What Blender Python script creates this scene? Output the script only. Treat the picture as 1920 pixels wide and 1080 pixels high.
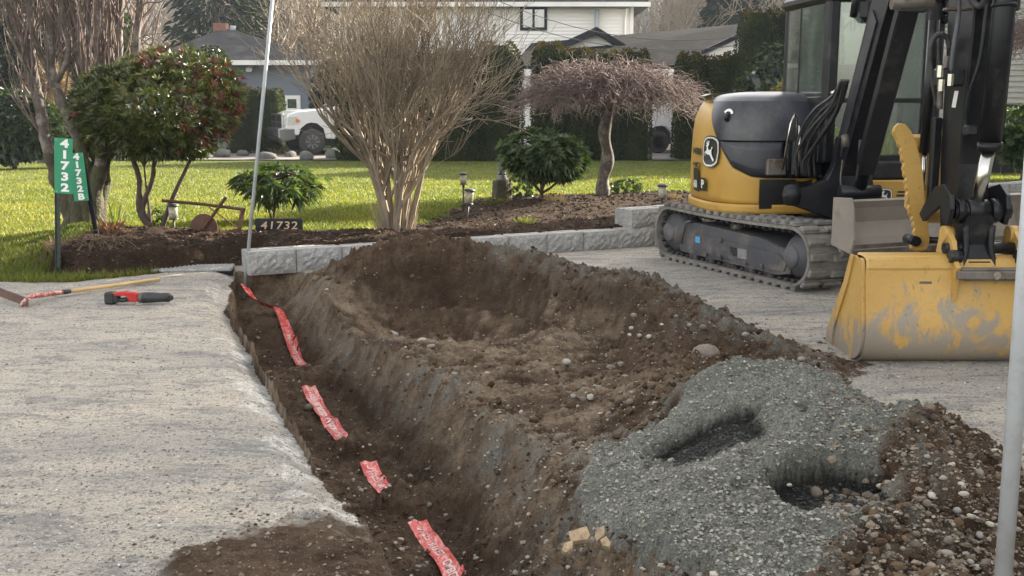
import bpy, math, random
import numpy as np
from mathutils import Vector, Matrix
random.seed(7); rng = np.random.default_rng(7)
PI = math.pi
for o in list(bpy.data.objects): bpy.data.objects.remove(o)
S = bpy.context.scene; COL = S.collection

# ---------------------------------------------------------------- camera
CAMZ = 1.55; FPX = 2000.0; PITCH = math.radians(9.65)
cam = bpy.data.cameras.new('camera'); camo = bpy.data.objects.new('camera', cam); COL.objects.link(camo)
cam.sensor_width = 36; cam.lens = 36 * FPX / 1920; cam.clip_start = .05; cam.clip_end = 3000
camo.location = (0, 0, CAMZ); camo.rotation_euler = (PI / 2 - PITCH, 0, 0); S.camera = camo
CT, ST = math.cos(PITCH), math.sin(PITCH)
def slope(py):
    dy = (540 - py) / FPX
    return (-ST + dy * CT) / (CT + dy * ST), CT + dy * ST
def G(px, py, z=0.0):
    s, vy = slope(py); Y = (z - CAMZ) / s
    return Vector(((px - 960) / FPX * Y / vy, Y, z))
def D(px, py, Y):
    s, vy = slope(py)
    return Vector(((px - 960) / FPX * Y / vy, Y, CAMZ + Y * s))

# ---------------------------------------------------------------- light
SUN_EL, SUN_AZ = math.radians(23), math.radians(53)      # azimuth clockwise from +Y
w = bpy.data.worlds.new('World'); S.world = w; w.use_nodes = True
nt = w.node_tree; sky = nt.nodes.new('ShaderNodeTexSky'); sky.sky_type = 'NISHITA'; sky.sun_disc = False
sky.sun_elevation = SUN_EL; sky.sun_rotation = SUN_AZ; sky.air_density = 1.0; sky.dust_density = 2.5; sky.ozone_density = .6
bg = nt.nodes['Background']; bg.inputs[1].default_value = .13; hsv = nt.nodes.new('ShaderNodeHueSaturation'); hsv.inputs['Saturation'].default_value = .3; nt.links.new(sky.outputs[0], hsv.inputs['Color']); wm = nt.nodes.new('ShaderNodeMix'); wm.data_type = 'RGBA'; wm.blend_type = 'MULTIPLY'; wm.inputs[0].default_value = 1; wm.inputs[7].default_value = (1.06, 1, .93, 1); nt.links.new(hsv.outputs[0], wm.inputs[6]); nt.links.new(wm.outputs[2], bg.inputs[0])
sl = bpy.data.lights.new('sun', 'SUN'); so = bpy.data.objects.new('sun', sl); COL.objects.link(so)
sl.energy = 5.0; sl.angle = math.radians(.6); sl.color = (1, .9, .74)
sd = Vector((math.sin(SUN_AZ) * math.cos(SUN_EL), math.cos(SUN_AZ) * math.cos(SUN_EL), math.sin(SUN_EL)))
so.rotation_euler = sd.to_track_quat('Z', 'Y').to_euler()
S.view_settings.view_transform = 'Standard'; S.view_settings.look = 'None'; S.view_settings.gamma = 1
S.view_settings.exposure = 2.25; S.view_settings.use_curve_mapping = False
S.cycles.max_bounces = 6; S.cycles.transparent_max_bounces = 10; S.cycles.volume_bounces = 0

# ---------------------------------------------------------------- helpers
def tag(o, label=None, cat=None, group=None, kind=None):
    if label: o['label'] = label
    if cat: o['category'] = cat
    if group: o['group'] = group
    if kind: o['kind'] = kind
    return o
def empty(name, loc=(0, 0, 0), rz=0, label=None, cat=None, group=None):
    o = bpy.data.objects.new(name, None); COL.objects.link(o); o.location = loc; o.rotation_euler = (0, 0, rz); o.empty_display_size = .1
    return tag(o, label, cat, group)
class MB:
    def __init__(s): s.v = []; s.f = []; s.n = 0; s.c = []; s.sm = []
    def add(s, v, f, col=None, smooth=False):
        v = np.asarray(v, float).reshape(-1, 3)
        if isinstance(f, np.ndarray): fl = [f + s.n]
        else:
            d = {}
            for q in f: d.setdefault(len(q), []).append(q)
            fl = [np.array(q, int) + s.n for q in d.values()]
        s.v.append(v); s.f += fl; s.n += len(v); s.sm += [smooth] * len(fl)
        s.c.append(np.ones((len(v), 4)) if col is None else np.broadcast_to(np.asarray(col, float), (len(v), 4)))
        return s
    def mesh(s, name, mat, colors=False):
        me = bpy.data.meshes.new(name)
        if s.n == 0: return me
        V = np.concatenate(s.v); lt = np.concatenate([np.full(len(f), f.shape[1]) for f in s.f])
        L = np.concatenate([f.ravel() for f in s.f]); ls = np.concatenate([[0], np.cumsum(lt)[:-1]])
        me.vertices.add(len(V)); me.vertices.foreach_set('co', V.ravel())
        me.loops.add(len(L)); me.loops.foreach_set('vertex_index', L.astype(np.int32))
        me.polygons.add(len(lt)); me.polygons.foreach_set('loop_start', ls.astype(np.int32)); me.polygons.foreach_set('loop_total', lt.astype(np.int32))
        me.polygons.foreach_set('use_smooth', np.concatenate([np.full(len(f), m) for f, m in zip(s.f, s.sm)]))
        me.update(calc_edges=True)
        if colors:
            ca = me.color_attributes.new('col', 'FLOAT_COLOR', 'POINT'); ca.data.foreach_set('color', np.concatenate(s.c).ravel())
        if mat: me.materials.append(mat)
        return me
    def build(s, name, mat, parent=None, colors=False, loc=None, **kw):
        o = bpy.data.objects.new(name, s.mesh(name, mat, colors)); COL.objects.link(o)
        if parent: o.parent = parent
        if loc is not None: o.location = loc
        return tag(o, **kw)
    # shapes
    def box(s, lo, hi, M=None, col=None):
        x0, y0, z0 = lo; x1, y1, z1 = hi
        v = [(x0, y0, z0), (x1, y0, z0), (x1, y1, z0), (x0, y1, z0), (x0, y0, z1), (x1, y0, z1), (x1, y1, z1), (x0, y1, z1)]
        if M is not None: v = [M @ Vector(p) for p in v]
        return s.add([tuple(p) for p in v], [(0, 3, 2, 1), (4, 5, 6, 7), (0, 1, 5, 4), (1, 2, 6, 5), (2, 3, 7, 6), (3, 0, 4, 7)], col)
    def bbox(s, lo, hi, b=.01, M=None):      # box with chamfered edges
        lo = np.array(lo, float); hi = np.array(hi, float); c = (lo + hi) / 2; h = (hi - lo) / 2; b = min(b, h.min() * .9)
        v = []; idx = {}
        for sx in (-1, 1):
            for sy in (-1, 1):
                for sz in (-1, 1):
                    for a in range(3):
                        p = h - b; p[a] = h[a]; idx[(sx, sy, sz, a)] = len(v); v.append(c + p * (sx, sy, sz))
        f = []
        for a in range(3):
            o1, o2 = [k for k in range(3) if k != a]
            for sg in (-1, 1):
                q = []
                for (u, w_) in ((-1, -1), (1, -1), (1, 1), (-1, 1)):
                    k = [0, 0, 0]; k[a] = sg; k[o1] = u; k[o2] = w_; q.append(idx[(*k, a)])
                if (sg > 0) != (a != 1): q = q[::-1]
                f.append(tuple(q))
            for u in (-1, 1):
                for w_ in (-1, 1):      # edge quads along axis a
                    q = []
                    for e, ax in ((-1, o1), (1, o1), (1, o2), (-1, o2)):
                        k = [0, 0, 0]; k[a] = e; k[o1] = u; k[o2] = w_; q.append(idx[(*k, ax)])
                    f.append(tuple(q))
        for sx in (-1, 1):
            for sy in (-1, 1):
                for sz in (-1, 1): f.append(tuple(idx[(sx, sy, sz, a)] for a in range(3)))
        if M is not None: v = [tuple(M @ Vector(p)) for p in v]
        return s.add(v, f)
    def tube(s, path, rad, n=8, cap=True, col=None, smooth=True):
        P = np.array([tuple(p) for p in path], float); m = len(P)
        R = np.full(m, rad, float) if np.isscalar(rad) else np.asarray(rad, float)
        T = np.gradient(P, axis=0); T /= np.linalg.norm(T, axis=1)[:, None] + 1e-12
        ref = np.array([0, 0, 1.]) if abs(T[:, 2]).mean() < .75 else np.array([1., 0, 0])
        A = np.cross(T, ref); A /= np.linalg.norm(A, axis=1)[:, None] + 1e-12; B = np.cross(T, A)
        th = np.arange(n) * 2 * PI / n
        V = P[:, None] + R[:, None, None] * (np.cos(th)[None, :, None] * A[:, None] + np.sin(th)[None, :, None] * B[:, None])
        i = np.arange(m - 1)[:, None] * n; j = np.arange(n)[None]; k = (j + 1) % n
        F = np.stack([i + j, i + k, i + n + k, i + n + j], -1).reshape(-1, 4)
        s.add(V.reshape(-1, 3), F, col, smooth)
        if cap and n > 3:
            s.f.append((np.arange(n)[::-1] + s.n - m * n)[None]); s.f.append((np.arange(n) + s.n - n)[None]); s.sm += [False, False]
        return s
    def lathe(s, prof, n=16, M=None):
        th = np.arange(n) * 2 * PI / n; prof = np.array(prof, float); m = len(prof)
        V = np.stack([prof[:, :1] * np.cos(th), prof[:, :1] * np.sin(th), np.repeat(prof[:, 1:], n, 1)], -1).reshape(-1, 3)
        i = np.arange(m - 1)[:, None] * n; j = np.arange(n)[None]; k = (j + 1) % n
        F = np.stack([i + j, i + k, i + n + k, i + n + j], -1).reshape(-1, 4)
        if M is not None: V = np.array([tuple(M @ Vector(p)) for p in V])
        s.add(V, F, None, True); s.f.append((np.arange(n)[::-1] + s.n - m * n)[None]); s.f.append((np.arange(n) + s.n - n)[None]); s.sm += [False, False]
        return s
    def prism(s, poly, t0, t1, axis=0, M=None, inset=.0):
        # poly (u,v) extruded along axis; axis 0: (u,v)->(y,z); 1: (x,z); 2: (x,y)
        def P(u, v, t): return {0: (t, u, v), 1: (u, t, v), 2: (u, v, t)}[axis]
        n = len(poly)
        if inset:
            pc = np.array(poly, float); c = pc.mean(0); d = pc - c; q = c + d * (1 - inset / (np.linalg.norm(d, axis=1)[:, None] + 1e-9))
            rings = [[P(u, v, t0) for u, v in q], [P(u, v, t0 + inset * np.sign(t1 - t0)) for u, v in poly], [P(u, v, t1 - inset * np.sign(t1 - t0)) for u, v in poly], [P(u, v, t1) for u, v in q]]
        else: rings = [[P(u, v, t0) for u, v in poly], [P(u, v, t1) for u, v in poly]]
        V = [p for r in rings for p in r]; F = []
        for r in range(len(rings) - 1):
            for i in range(n): F.append((r * n + i, r * n + (i + 1) % n, (r + 1) * n + (i + 1) % n, (r + 1) * n + i))
        F.append(tuple(range(n))[::-1]); F.append(tuple(range((len(rings) - 1) * n, len(rings) * n)))
        if M is not None: V = [tuple(M @ Vector(p)) for p in V]
        return s.add(V, F)
def fixn(o):
    import bmesh
    bm = bmesh.new(); bm.from_mesh(o.data); bmesh.ops.recalc_face_normals(bm, faces=bm.faces); bm.to_mesh(o.data); bm.free(); return o
def catmull(P, n=6):
    P = [np.array(p, float) for p in P]; Q = [2 * P[0] - P[1]] + P + [2 * P[-1] - P[-2]]; out = []
    for i in range(1, len(Q) - 2):
        for t in np.arange(n) / n:
            a, b, c, d = Q[i - 1:i + 3]
            out.append(.5 * (2 * b + (c - a) * t + (2 * a - 5 * b + 4 * c - d) * t * t + (-a + 3 * b - 3 * c + d) * t ** 3))
    return out + [P[-1]]
def copy_tree(o, parent=None):
    c = o.copy(); COL.objects.link(c); c.parent = parent
    for ch in list(o.children): copy_tree(ch, c)
    return c
def text(name, s, size, mat, parent=None, M=None, extrude=.0015, off=0.0, shear=0, sx=1, spacing=1, parts=None, linesp=1):
    cu = bpy.data.curves.new(name, 'FONT'); cu.body = s; cu.size = size; cu.extrude = extrude; cu.offset = off; cu.shear = shear
    cu.align_x = 'CENTER'; cu.align_y = 'CENTER'; cu.space_character = spacing; cu.space_line = linesp; cu.resolution_u = 3
    t = bpy.data.objects.new(name + '_tmp', cu); COL.objects.link(t)
    dg = bpy.context.evaluated_depsgraph_get(); me = bpy.data.meshes.new_from_object(t.evaluated_get(dg)); bpy.data.objects.remove(t)
    me.materials.clear(); me.materials.append(mat); me.transform(Matrix.Diagonal((sx, 1, 1, 1)))
    if M is not None: me.transform(M)
    o = bpy.data.objects.new(name, me); COL.objects.link(o)
    if parent: o.parent = parent
    return o
# numpy noise
def hsh(a, b, s): 
    h = np.sin(a * 127.1 + b * 311.7 + s * 74.7) * 43758.5453
    return h - np.floor(h)
def vn(x, y, s=0):
    xi = np.floor(x); yi = np.floor(y); fx = x - xi; fy = y - yi; fx = fx * fx * (3 - 2 * fx); fy = fy * fy * (3 - 2 * fy)
    return (hsh(xi, yi, s) * (1 - fx) + hsh(xi + 1, yi, s) * fx) * (1 - fy) + (hsh(xi, yi + 1, s) * (1 - fx) + hsh(xi + 1, yi + 1, s) * fx) * fy
def fbm(x, y, sc, oc=4, s=0, g=.5):
    t = 0; a = 1; n = 0
    for i in range(oc):
        t = t + a * (vn(x * sc + 17.3 * i, y * sc - 9.1 * i, s + i) - .5) * 2; n += a; a *= g; sc *= 2.03
    return t / n
def sst(x, a, b):
    t = np.clip((x - a) / (b - a), 0, 1); return t * t * (3 - 2 * t)
def inpoly(x, y, poly):
    r = np.zeros(np.shape(x), bool); n = len(poly)
    for i in range(n):
        x0, y0 = poly[i][:2]; x1, y1 = poly[(i + 1) % n][:2]
        c = ((y0 > y) != (y1 > y)) & (x < (x1 - x0) * (y - y0) / (y1 - y0 + 1e-12) + x0); r ^= c
    return r

# ---------------------------------------------------------------- materials
def rgb(c): return (*c, 1) if len(c) == 3 else tuple(c)
class NT:
    def __init__(s, m):
        m.use_nodes = True; s.t = m.node_tree; s.b = s.t.nodes['Principled BSDF']
        g = s.t.nodes.new('ShaderNodeNewGeometry'); s.pos = g.outputs['Position']; s.geo = g
    def N(s, t): return s.t.nodes.new(t)
    def L(s, a, b): s.t.links.new(a, b)
    def noise(s, sc, det=4, vec=None, rough=.55, dist=0):
        n = s.N('ShaderNodeTexNoise'); n.inputs['Scale'].default_value = sc; n.inputs['Detail'].default_value = det; n.inputs['Roughness'].default_value = rough; n.inputs['Distortion'].default_value = dist
        s.L(vec or s.pos, n.inputs['Vector']); return n.outputs['Fac']
    def voro(s, sc, vec=None, out='Distance', rnd=1):
        n = s.N('ShaderNodeTexVoronoi'); n.inputs['Scale'].default_value = sc; n.inputs['Randomness'].default_value = rnd; s.L(vec or s.pos, n.inputs['Vector']); return n.outputs[out]
    def ramp(s, fac, stops):
        r = s.N('ShaderNodeValToRGB'); e = r.color_ramp.elements
        while len(e) < len(stops): e.new(.5)
        for k, (p, c) in zip(e, stops): k.position = p; k.color = rgb(c) if not np.isscalar(c) else (c, c, c, 1)
        s.L(fac, r.inputs[0]); return r.outputs[0]
    def mix(s, f, a, b, mode='MIX'):
        m = s.N('ShaderNodeMix'); m.data_type = 'RGBA'; m.blend_type = mode
        for v, i in ((f, 0), (a, 6), (b, 7)):
            if hasattr(v, 'is_linked'): s.L(v, m.inputs[i])
            elif i == 0: m.inputs[0].default_value = v
            else: m.inputs[i].default_value = rgb(v)
        return m.outputs[2]
    def math(s, op, a, b=0, c=None):
        m = s.N('ShaderNodeMath'); m.operation = op
        for i, v in enumerate((a, b) if c is None else (a, b, c)):
            if hasattr(v, 'is_linked'): s.L(v, m.inputs[i])
            else: m.inputs[i].default_value = v
        return m.outputs[0]
    def mapv(s, sc, vec=None):
        m = s.N('ShaderNodeMapping'); m.inputs['Scale'].default_value = sc; s.L(vec or s.pos, m.inputs['Vector']); return m.outputs[0]
    def bump(s, h, st=.3, d=.01):
        b = s.N('ShaderNodeBump'); b.inputs['Strength'].default_value = st; b.inputs['Distance'].default_value = d; s.L(h, b.inputs['Height'])
        if s.b.inputs['Normal'].is_linked: s.L(s.b.inputs['Normal'].links[0].from_socket, b.inputs['Normal'])
        s.L(b.outputs[0], s.b.inputs['Normal'])
    def col(s, c): s.L(c, s.b.inputs['Base Color'])
    def att(s, name='col'):
        a = s.N('ShaderNodeAttribute'); a.attribute_name = name; return a
def pm(name, c1, c2=None, sc=8, rough=.7, bump=.2, bsc=60, metal=0, c3=None, sc3=3, t3=(.5, .62), bd=.006, spec=.5, coat=0):
    m = bpy.data.materials.new(name); n = NT(m); c2 = c2 or tuple(x * .7 for x in c1)
    c = n.mix(n.ramp(n.noise(sc), [(.3, 0.), (.7, 1.)]), c1, c2)
    if c3: c = n.mix(n.ramp(n.noise(sc3, 8, rough=.7), [(t3[0], 0.), (t3[1], 1.)]), c, c3)
    n.col(c); n.b.inputs['Roughness'].default_value = rough; n.b.inputs['Metallic'].default_value = metal; n.b.inputs['Specular IOR Level'].default_value = spec
    n.b.inputs['Coat Weight'].default_value = coat
    if bump: n.bump(n.noise(bsc, 5), bump, bd)
    return m
def attmat(name, rough=.85, k=1.0, bump=.5, bsc=150, spec=.3, var=.3):
    m = bpy.data.materials.new(name); n = NT(m); a = n.att()
    n.col(n.mix(var, a.outputs['Color'], n.ramp(n.noise(bsc * .5, 4), [(.3, .0), (.7, .45)]), 'SOFT_LIGHT'))
    n.b.inputs['Roughness'].default_value = rough; n.b.inputs['Specular IOR Level'].default_value = spec
    if bump: n.bump(n.noise(bsc, 4), bump, .004)
    return m
def leafmat(name, c1, c2, rough=.45, tr=.25, sc=6, spec=.5, c3=None):
    m = bpy.data.materials.new(name); n = NT(m); a = n.att()
    c = n.mix(n.ramp(n.noise(sc, 3), [(.35, 0.), (.65, 1.)]), c1, c2)
    c = n.mix(1.0, c, a.outputs['Color'], 'MULTIPLY'); n.col(c); n.b.inputs['Roughness'].default_value = rough; n.b.inputs['Specular IOR Level'].default_value = spec
    t = n.N('ShaderNodeBsdfTranslucent'); n.L(n.mix(1.0, c, (1.5, 1.6, .6, 1), 'MULTIPLY'), t.inputs[0]); mx = n.N('ShaderNodeMixShader'); mx.inputs[0].default_value = tr
    n.L(n.b.outputs[0], mx.inputs[1]); n.L(t.outputs[0], mx.inputs[2]); n.L(mx.outputs[0], n.t.nodes['Material Output'].inputs[0])
    return m
def glassmat(name, tint=(.75, .85, .8), refl=.25, dark=.2, df=(.3, .35, .33)):
    m = bpy.data.materials.new(name); n = NT(m)
    tr = n.N('ShaderNodeBsdfTransparent'); tr.inputs[0].default_value = rgb(tint); gl = n.N('ShaderNodeBsdfGlossy'); gl.inputs['Roughness'].default_value = .03
    fr = n.N('ShaderNodeFresnel'); fr.inputs[0].default_value = 1.5; mx = n.N('ShaderNodeMixShader'); n.L(n.math('ADD', fr.outputs[0], refl), mx.inputs[0])
    n.L(tr.outputs[0], mx.inputs[1]); n.L(gl.outputs[0], mx.inputs[2])
    di = n.N('ShaderNodeBsdfDiffuse'); di.inputs[0].default_value = rgb(df); m2 = n.N('ShaderNodeMixShader')
    n.L(n.ramp(n.noise(5, 6, n.mapv((1, 1, .3))), [(.35, dark * .3), (.7, dark)]), m2.inputs[0]); n.L(mx.outputs[0], m2.inputs[1]); n.L(di.outputs[0], m2.inputs[2])
    n.L(m2.outputs[0], n.t.nodes['Material Output'].inputs[0]); return m

# one material for all bare ground: colour attribute R = brown soil, G = green-grey crushed stone, B = pale dust
def groundmat():
    m = bpy.data.materials.new('bare_ground'); n = NT(m); a = n.att(); sp = n.N('ShaderNodeSeparateColor'); n.L(a.outputs['Color'], sp.inputs[0])
    flat = n.mapv((.35, 1.3, 1)); big = n.noise(1.1, 5, flat, .62); mid = n.noise(9, 6, n.mapv((.55, 1.1, 1)), .68); fine = n.noise(75, 5, None, .7); vf = n.noise(230, 3, None, .7)
    # packed gravel drive
    d = n.mix(n.ramp(big, [(.4, 0.), (.6, 1.)]), (.6, .525, .42), (.38, .35, .305))
    d = n.mix(n.ramp(mid, [(.4, 0.), (.68, .75)]), d, (.46, .44, .385)); d = n.mix(n.ramp(fine, [(.35, .75), (.55, 0.)]), d, (.15, .15, .145))
    d = n.mix(n.ramp(vf, [(.56, 0.), (.72, .8)]), d, (.55, .53, .48))
    st = n.noise(4, 8, n.mapv((.5, 1.3, 1)), .8, .6); d = n.mix(n.ramp(st, [(.5, 0.), (.6, .7)]), d, (.17, .175, .175)); d = n.mix(n.ramp(n.voro(95), [(.1, .55), (.2, 0.)]), d, (.56, .54, .49)); d = n.mix(n.ramp(n.voro(60, None, 'Color'), [(.1, .8), (.25, 0.)]), d, (.12, .12, .12)); d = n.mix(n.ramp(n.noise(16, 7, n.mapv((.5, 1.5, 1)), .8), [(.54, 0.), (.64, .6)]), d, (.14, .14, .135))
    # brown soil
    s1 = n.mix(n.ramp(n.noise(2.6, 6, None, .65), [(.35, 0.), (.65, 1.)]), (.056, .032, .018), (.155, .105, .067))
    s1 = n.mix(n.ramp(n.noise(28, 5, None, .7), [(.4, .65), (.6, 0.)]), s1, (.034, .021, .012)); s1 = n.mix(n.ramp(fine, [(.55, 0.), (.75, .6)]), s1, (.21, .165, .12))
    s1 = n.mix(n.ramp(n.voro(70), [(.12, .5), (.2, 0.)]), s1, (.27, .24, .2))
    s1 = n.mix(n.math('MULTIPLY', sp.outputs[2], n.ramp(n.noise(5, 6, None, .7), [(.35, .1), (.6, .95)])), s1, n.mix(n.ramp(n.noise(30, 5, None, .7), [(.4, 0.), (.6, 1.)]), (.2, .15, .1), (.34, .265, .185)))
    s1 = n.mix(n.ramp(n.noise(7, 6, None, .75), [(.5, 0.), (.62, .6)]), s1, (.034, .02, .011))
    # crushed stone
    g = n.mix(n.ramp(n.noise(3, 5), [(.4, 0.), (.6, 1.)]), (.16, .158, .132), (.235, .232, .2))
    g = n.mix(n.ramp(n.voro(110, None, 'Color'), [(.2, .7), (.75, 0.)]), g, (.06, .07, .065)); g = n.mix(n.ramp(vf, [(.55, 0.), (.7, .7)]), g, (.4, .41, .38))
    du = n.mix(n.ramp(n.noise(14, 6, None, .75), [(.4, 0.), (.6, 1.)]), (.45, .44, .4), (.78, .76, .7)); du = n.mix(n.ramp(n.noise(38, 5, None, .75), [(.36, .8), (.5, 0.)]), du, (.16, .17, .165))
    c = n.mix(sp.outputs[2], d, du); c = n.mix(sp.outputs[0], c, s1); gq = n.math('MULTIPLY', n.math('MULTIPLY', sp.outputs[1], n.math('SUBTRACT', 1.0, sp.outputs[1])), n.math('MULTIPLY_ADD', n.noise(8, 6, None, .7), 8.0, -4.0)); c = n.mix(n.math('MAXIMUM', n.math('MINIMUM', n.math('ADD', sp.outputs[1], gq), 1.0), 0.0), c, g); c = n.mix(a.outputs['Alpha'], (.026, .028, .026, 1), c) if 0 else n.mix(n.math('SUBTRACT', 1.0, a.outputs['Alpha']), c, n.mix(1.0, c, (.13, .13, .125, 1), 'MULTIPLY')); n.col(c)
    n.b.inputs['Roughness'].default_value = .93; n.b.inputs['Specular IOR Level'].default_value = .2
    n.bump(n.noise(24, 8, None, .72), .75, .03); n.bump(n.voro(120), .5, .008); n.bump(fine, .6, .012)
    return m
M = {}
M['ground'] = groundmat()
def lawnmat():
    m = bpy.data.materials.new('lawn_turf'); n = NT(m)
    c = n.mix(n.ramp(n.noise(1.2, 6, None, .65), [(.35, 0.), (.65, 1.)]), (.085, .112, .026), (.155, .17, .044)); c = n.mix(n.ramp(n.noise(26, 6, None, .75), [(.42, .8), (.58, 0.)]), c, (.045, .07, .015))
    c = n.mix(n.ramp(n.noise(5, 5), [(.58, 0.), (.75, .6)]), c, (.25, .22, .09)); n.col(c); n.b.inputs['Roughness'].default_value = .9; n.b.inputs['Specular IOR Level'].default_value = .1
    n.bump(n.noise(60, 6, None, .75), 1, .05); n.bump(n.noise(9, 3), .5, .08); return m
M['lawn'] = lawnmat()
def bedmat():
    m = bpy.data.materials.new('bed_soil'); n = NT(m)
    c = n.mix(n.ramp(n.noise(4, 6, None, .65), [(.35, 0.), (.65, 1.)]), (.034, .022, .015), (.074, .05, .035)); c = n.mix(n.ramp(n.noise(34, 6, None, .75), [(.4, .8), (.58, 0.)]), c, (.028, .019, .014))
    c = n.mix(n.ramp(n.noise(70, 4, None, .7), [(.6, 0.), (.75, .7)]), c, (.24, .19, .14)); n.col(c); n.b.inputs['Roughness'].default_value = .95; n.b.inputs['Specular IOR Level'].default_value = .1
    n.bump(n.noise(22, 8, None, .75), 1, .04); return m
M['bed'] = bedmat()
M['stone'] = attmat('loose_stone', .85)
M['crumb'] = attmat('soil_crumbs', .95, spec=.1)
M['bark'] = pm('pale_bark', (.13, .105, .09), (.06, .048, .04), 14, .85, .6, 50, c3=(.22, .19, .16), sc3=9)
M['bark2'] = pm('brown_bark', (.1, .07, .055), (.055, .04, .032), 20, .9, .6, 60)
M['twig'] = pm('tan_twigs', (.33, .27, .19), (.15, .115, .085), 3.5, .8, .3, 80)
M['twig2'] = pm('red_brown_twigs', (.1, .066, .058), (.2, .15, .13), 5, .8, 0)
M['twig3'] = pm('grey_twigs', (.3, .25, .2), (.16, .13, .11), .3, .9, 0)
M['leaf_p'] = leafmat('pieris_leaves', (.042, .058, .016), (.1, .112, .032), .3, .18)
M['leaf_r'] = leafmat('rhododendron_leaves', (.04, .07, .03), (.085, .115, .05), .28)
M['leaf_h'] = leafmat('hedge_foliage', (.022, .036, .01), (.05, .062, .016), .8, .15, 2, .08)
M['leaf_c'] = leafmat('conifer_foliage', (.014, .024, .012), (.026, .036, .017), .85, .1, .5, .08)
M['leaf_l'] = leafmat('laurel_leaves', (.018, .032, .012), (.05, .072, .024), .22, .15)
M['leaf_rb'] = leafmat('russet_leaves', (.16, .06, .02), (.09, .1, .03), .5)
M['grassb'] = leafmat('grass_blades', (.1, .135, .03), (.18, .195, .05), .6, .35, 1)
M['dry'] = leafmat('dry_stalks', (.3, .22, .12), (.2, .13, .08), .8, .1, 8)
M['yellow'] = pm('yellow_paint', (.5, .3, .06), (.44, .25, .045), 3, .42, .08, 30, c3=(.3, .2, .07), sc3=6, t3=(.6, .75))
M['black'] = pm('black_paint', (.006, .0065, .0085), (.012, .013, .016), 5, .38, .12, 40, c3=(.07, .064, .056), sc3=4, t3=(.55, .8), spec=.32)
M['hood'] = pm('grey_hood_plastic', (.024, .026, .034), (.034, .036, .046), 3, .33, .05, 90, c3=(.13, .125, .12), sc3=2, t3=(.5, .85))
M['hose'] = pm('hose_rubber', (.02, .02, .022), (.05, .048, .045), 20, .6, .2, 90)
M['rubber'] = pm('dusty_rubber', (.2, .186, .165), (.085, .08, .074), 9, .9, .5, 40, c3=(.25, .235, .21), sc3=5, t3=(.4, .7))
M['rubber_d'] = pm('dark_rubber', (.03, .03, .032), (.06, .056, .053), 9, .85, .3, 60)
M['chrome'] = pm('chrome_rod', (.62, .6, .55), (.5, .48, .43), 8, .22, 0, metal=1)
M['steel'] = pm('worn_steel', (.2, .18, .155), (.12, .105, .09), 7, .6, .3, 40, .5, c3=(.09, .06, .04), sc3=5)
M['frame'] = pm('track_frame_paint', (.05, .053, .062), (.075, .075, .08), 4, .6, .2, 30, c3=(.16, .14, .12), sc3=5, t3=(.5, .7))
M['blade'] = pm('blade_steel', (.27, .235, .2), (.2, .175, .15), 3, .6, .15, 30, c3=(.13, .1, .08), sc3=4, t3=(.55, .75))
M['white'] = pm('white_paint', (.75, .74, .71), (.66, .65, .62), 2, .5, 0)
M['decal_w'] = pm('white_decal', (.8, .8, .78), (.76, .76, .74), 3, .4, 0)
M['decal_k'] = pm('black_decal', (.012, .012, .012), (.02, .02, .02), 3, .4, 0)
M['green_sign'] = pm('green_sign_sheet', (.012, .25, .125), (.015, .22, .11), 5, .35, 0)
M['post'] = pm('green_metal_post', (.05, .065, .055), (.03, .04, .035), 20, .6, .2)
M['pole'] = pm('grey_pvc', (.52, .54, .56), (.42, .43, .45), 3, .35, .05, 40, c3=(.36, .35, .33), sc3=12, t3=(.5, .75))
M['pole2'] = pm('galvanised_pole', (.42, .45, .47), (.3, .32, .34), 5, .4, .05, 40)
M['glass'] = glassmat('cab_glass', (.8, .9, .85), .14, .14, (.5, .56, .52))
M['hglass'] = glassmat('window_glass', (.3, .35, .38), .3, .3, (.15, .17, .18))
M['concrete'] = pm('concrete_block', (.34, .34, .33), (.25, .25, .245), 16, .92, .8, 110, c3=(.45, .45, .43), sc3=40, bd=.012)
M['conc_top'] = pm('concrete_cap', (.5, .49, .46), (.4, .39, .37), 12, .9, .4, 90)
M['siding_w'] = pm('white_siding', (.82, .8, .76), (.76, .74, .7), .8, .6, 0)
M['siding_g'] = pm('grey_siding', (.3, .3, .28), (.25, .25, .235), .8, .65, 0)
M['stucco'] = pm('blue_grey_stucco', (.17, .19, .22), (.15, .168, .2), 1.2, .9, .3, 40)
M['shingle'] = pm('asphalt_shingles', (.02, .0195, .02), (.012, .012, .013), 5, 1, .5, 30, c3=(.034, .033, .031), sc3=1.2, t3=(.5, .7), spec=.05)
M['trimd'] = pm('dark_trim', (.012, .013, .018), (.018, .02, .026), 2, .6, 0, spec=.15)
M['wood'] = pm('ash_handle', (.62, .43, .2), (.5, .33, .14), 6, .5, .1, 60)
M['rust'] = pm('rusty_iron', (.13, .06, .035), (.07, .04, .03), 18, .85, .4, 80)
M['red'] = pm('red_plastic', (.5, .02, .02), (.4, .015, .015), 8, .4, 0)
M['redwhite'] = pm('chipped_red_ferrule', (.42, .07, .05), (.3, .05, .04), 8, .6, .1, 60, c3=(.6, .55, .5), sc3=30, t3=(.5, .56))
M['kplastic'] = pm('black_plastic', (.02, .02, .022), (.035, .035, .037), 10, .5, .1, 80)
M['rock'] = pm('grey_boulder', (.12, .12, .115), (.06, .06, .058), 6, .9, .7, 25, c3=(.09, .11, .06), sc3=4)
M['statue'] = pm('grey_cast_stone', (.24, .24, .23), (.15, .15, .145), 14, .9, .4, 50)
M['stump'] = pm('mossy_stump', (.09, .075, .05), (.05, .045, .03), 14, .95, .9, 40, c3=(.07, .09, .03), sc3=10, bd=.02)
M['truckw'] = pm('white_car_paint', (.72, .72, .72), (.68, .68, .69), 1, .22, 0, coat=.6)
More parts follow.
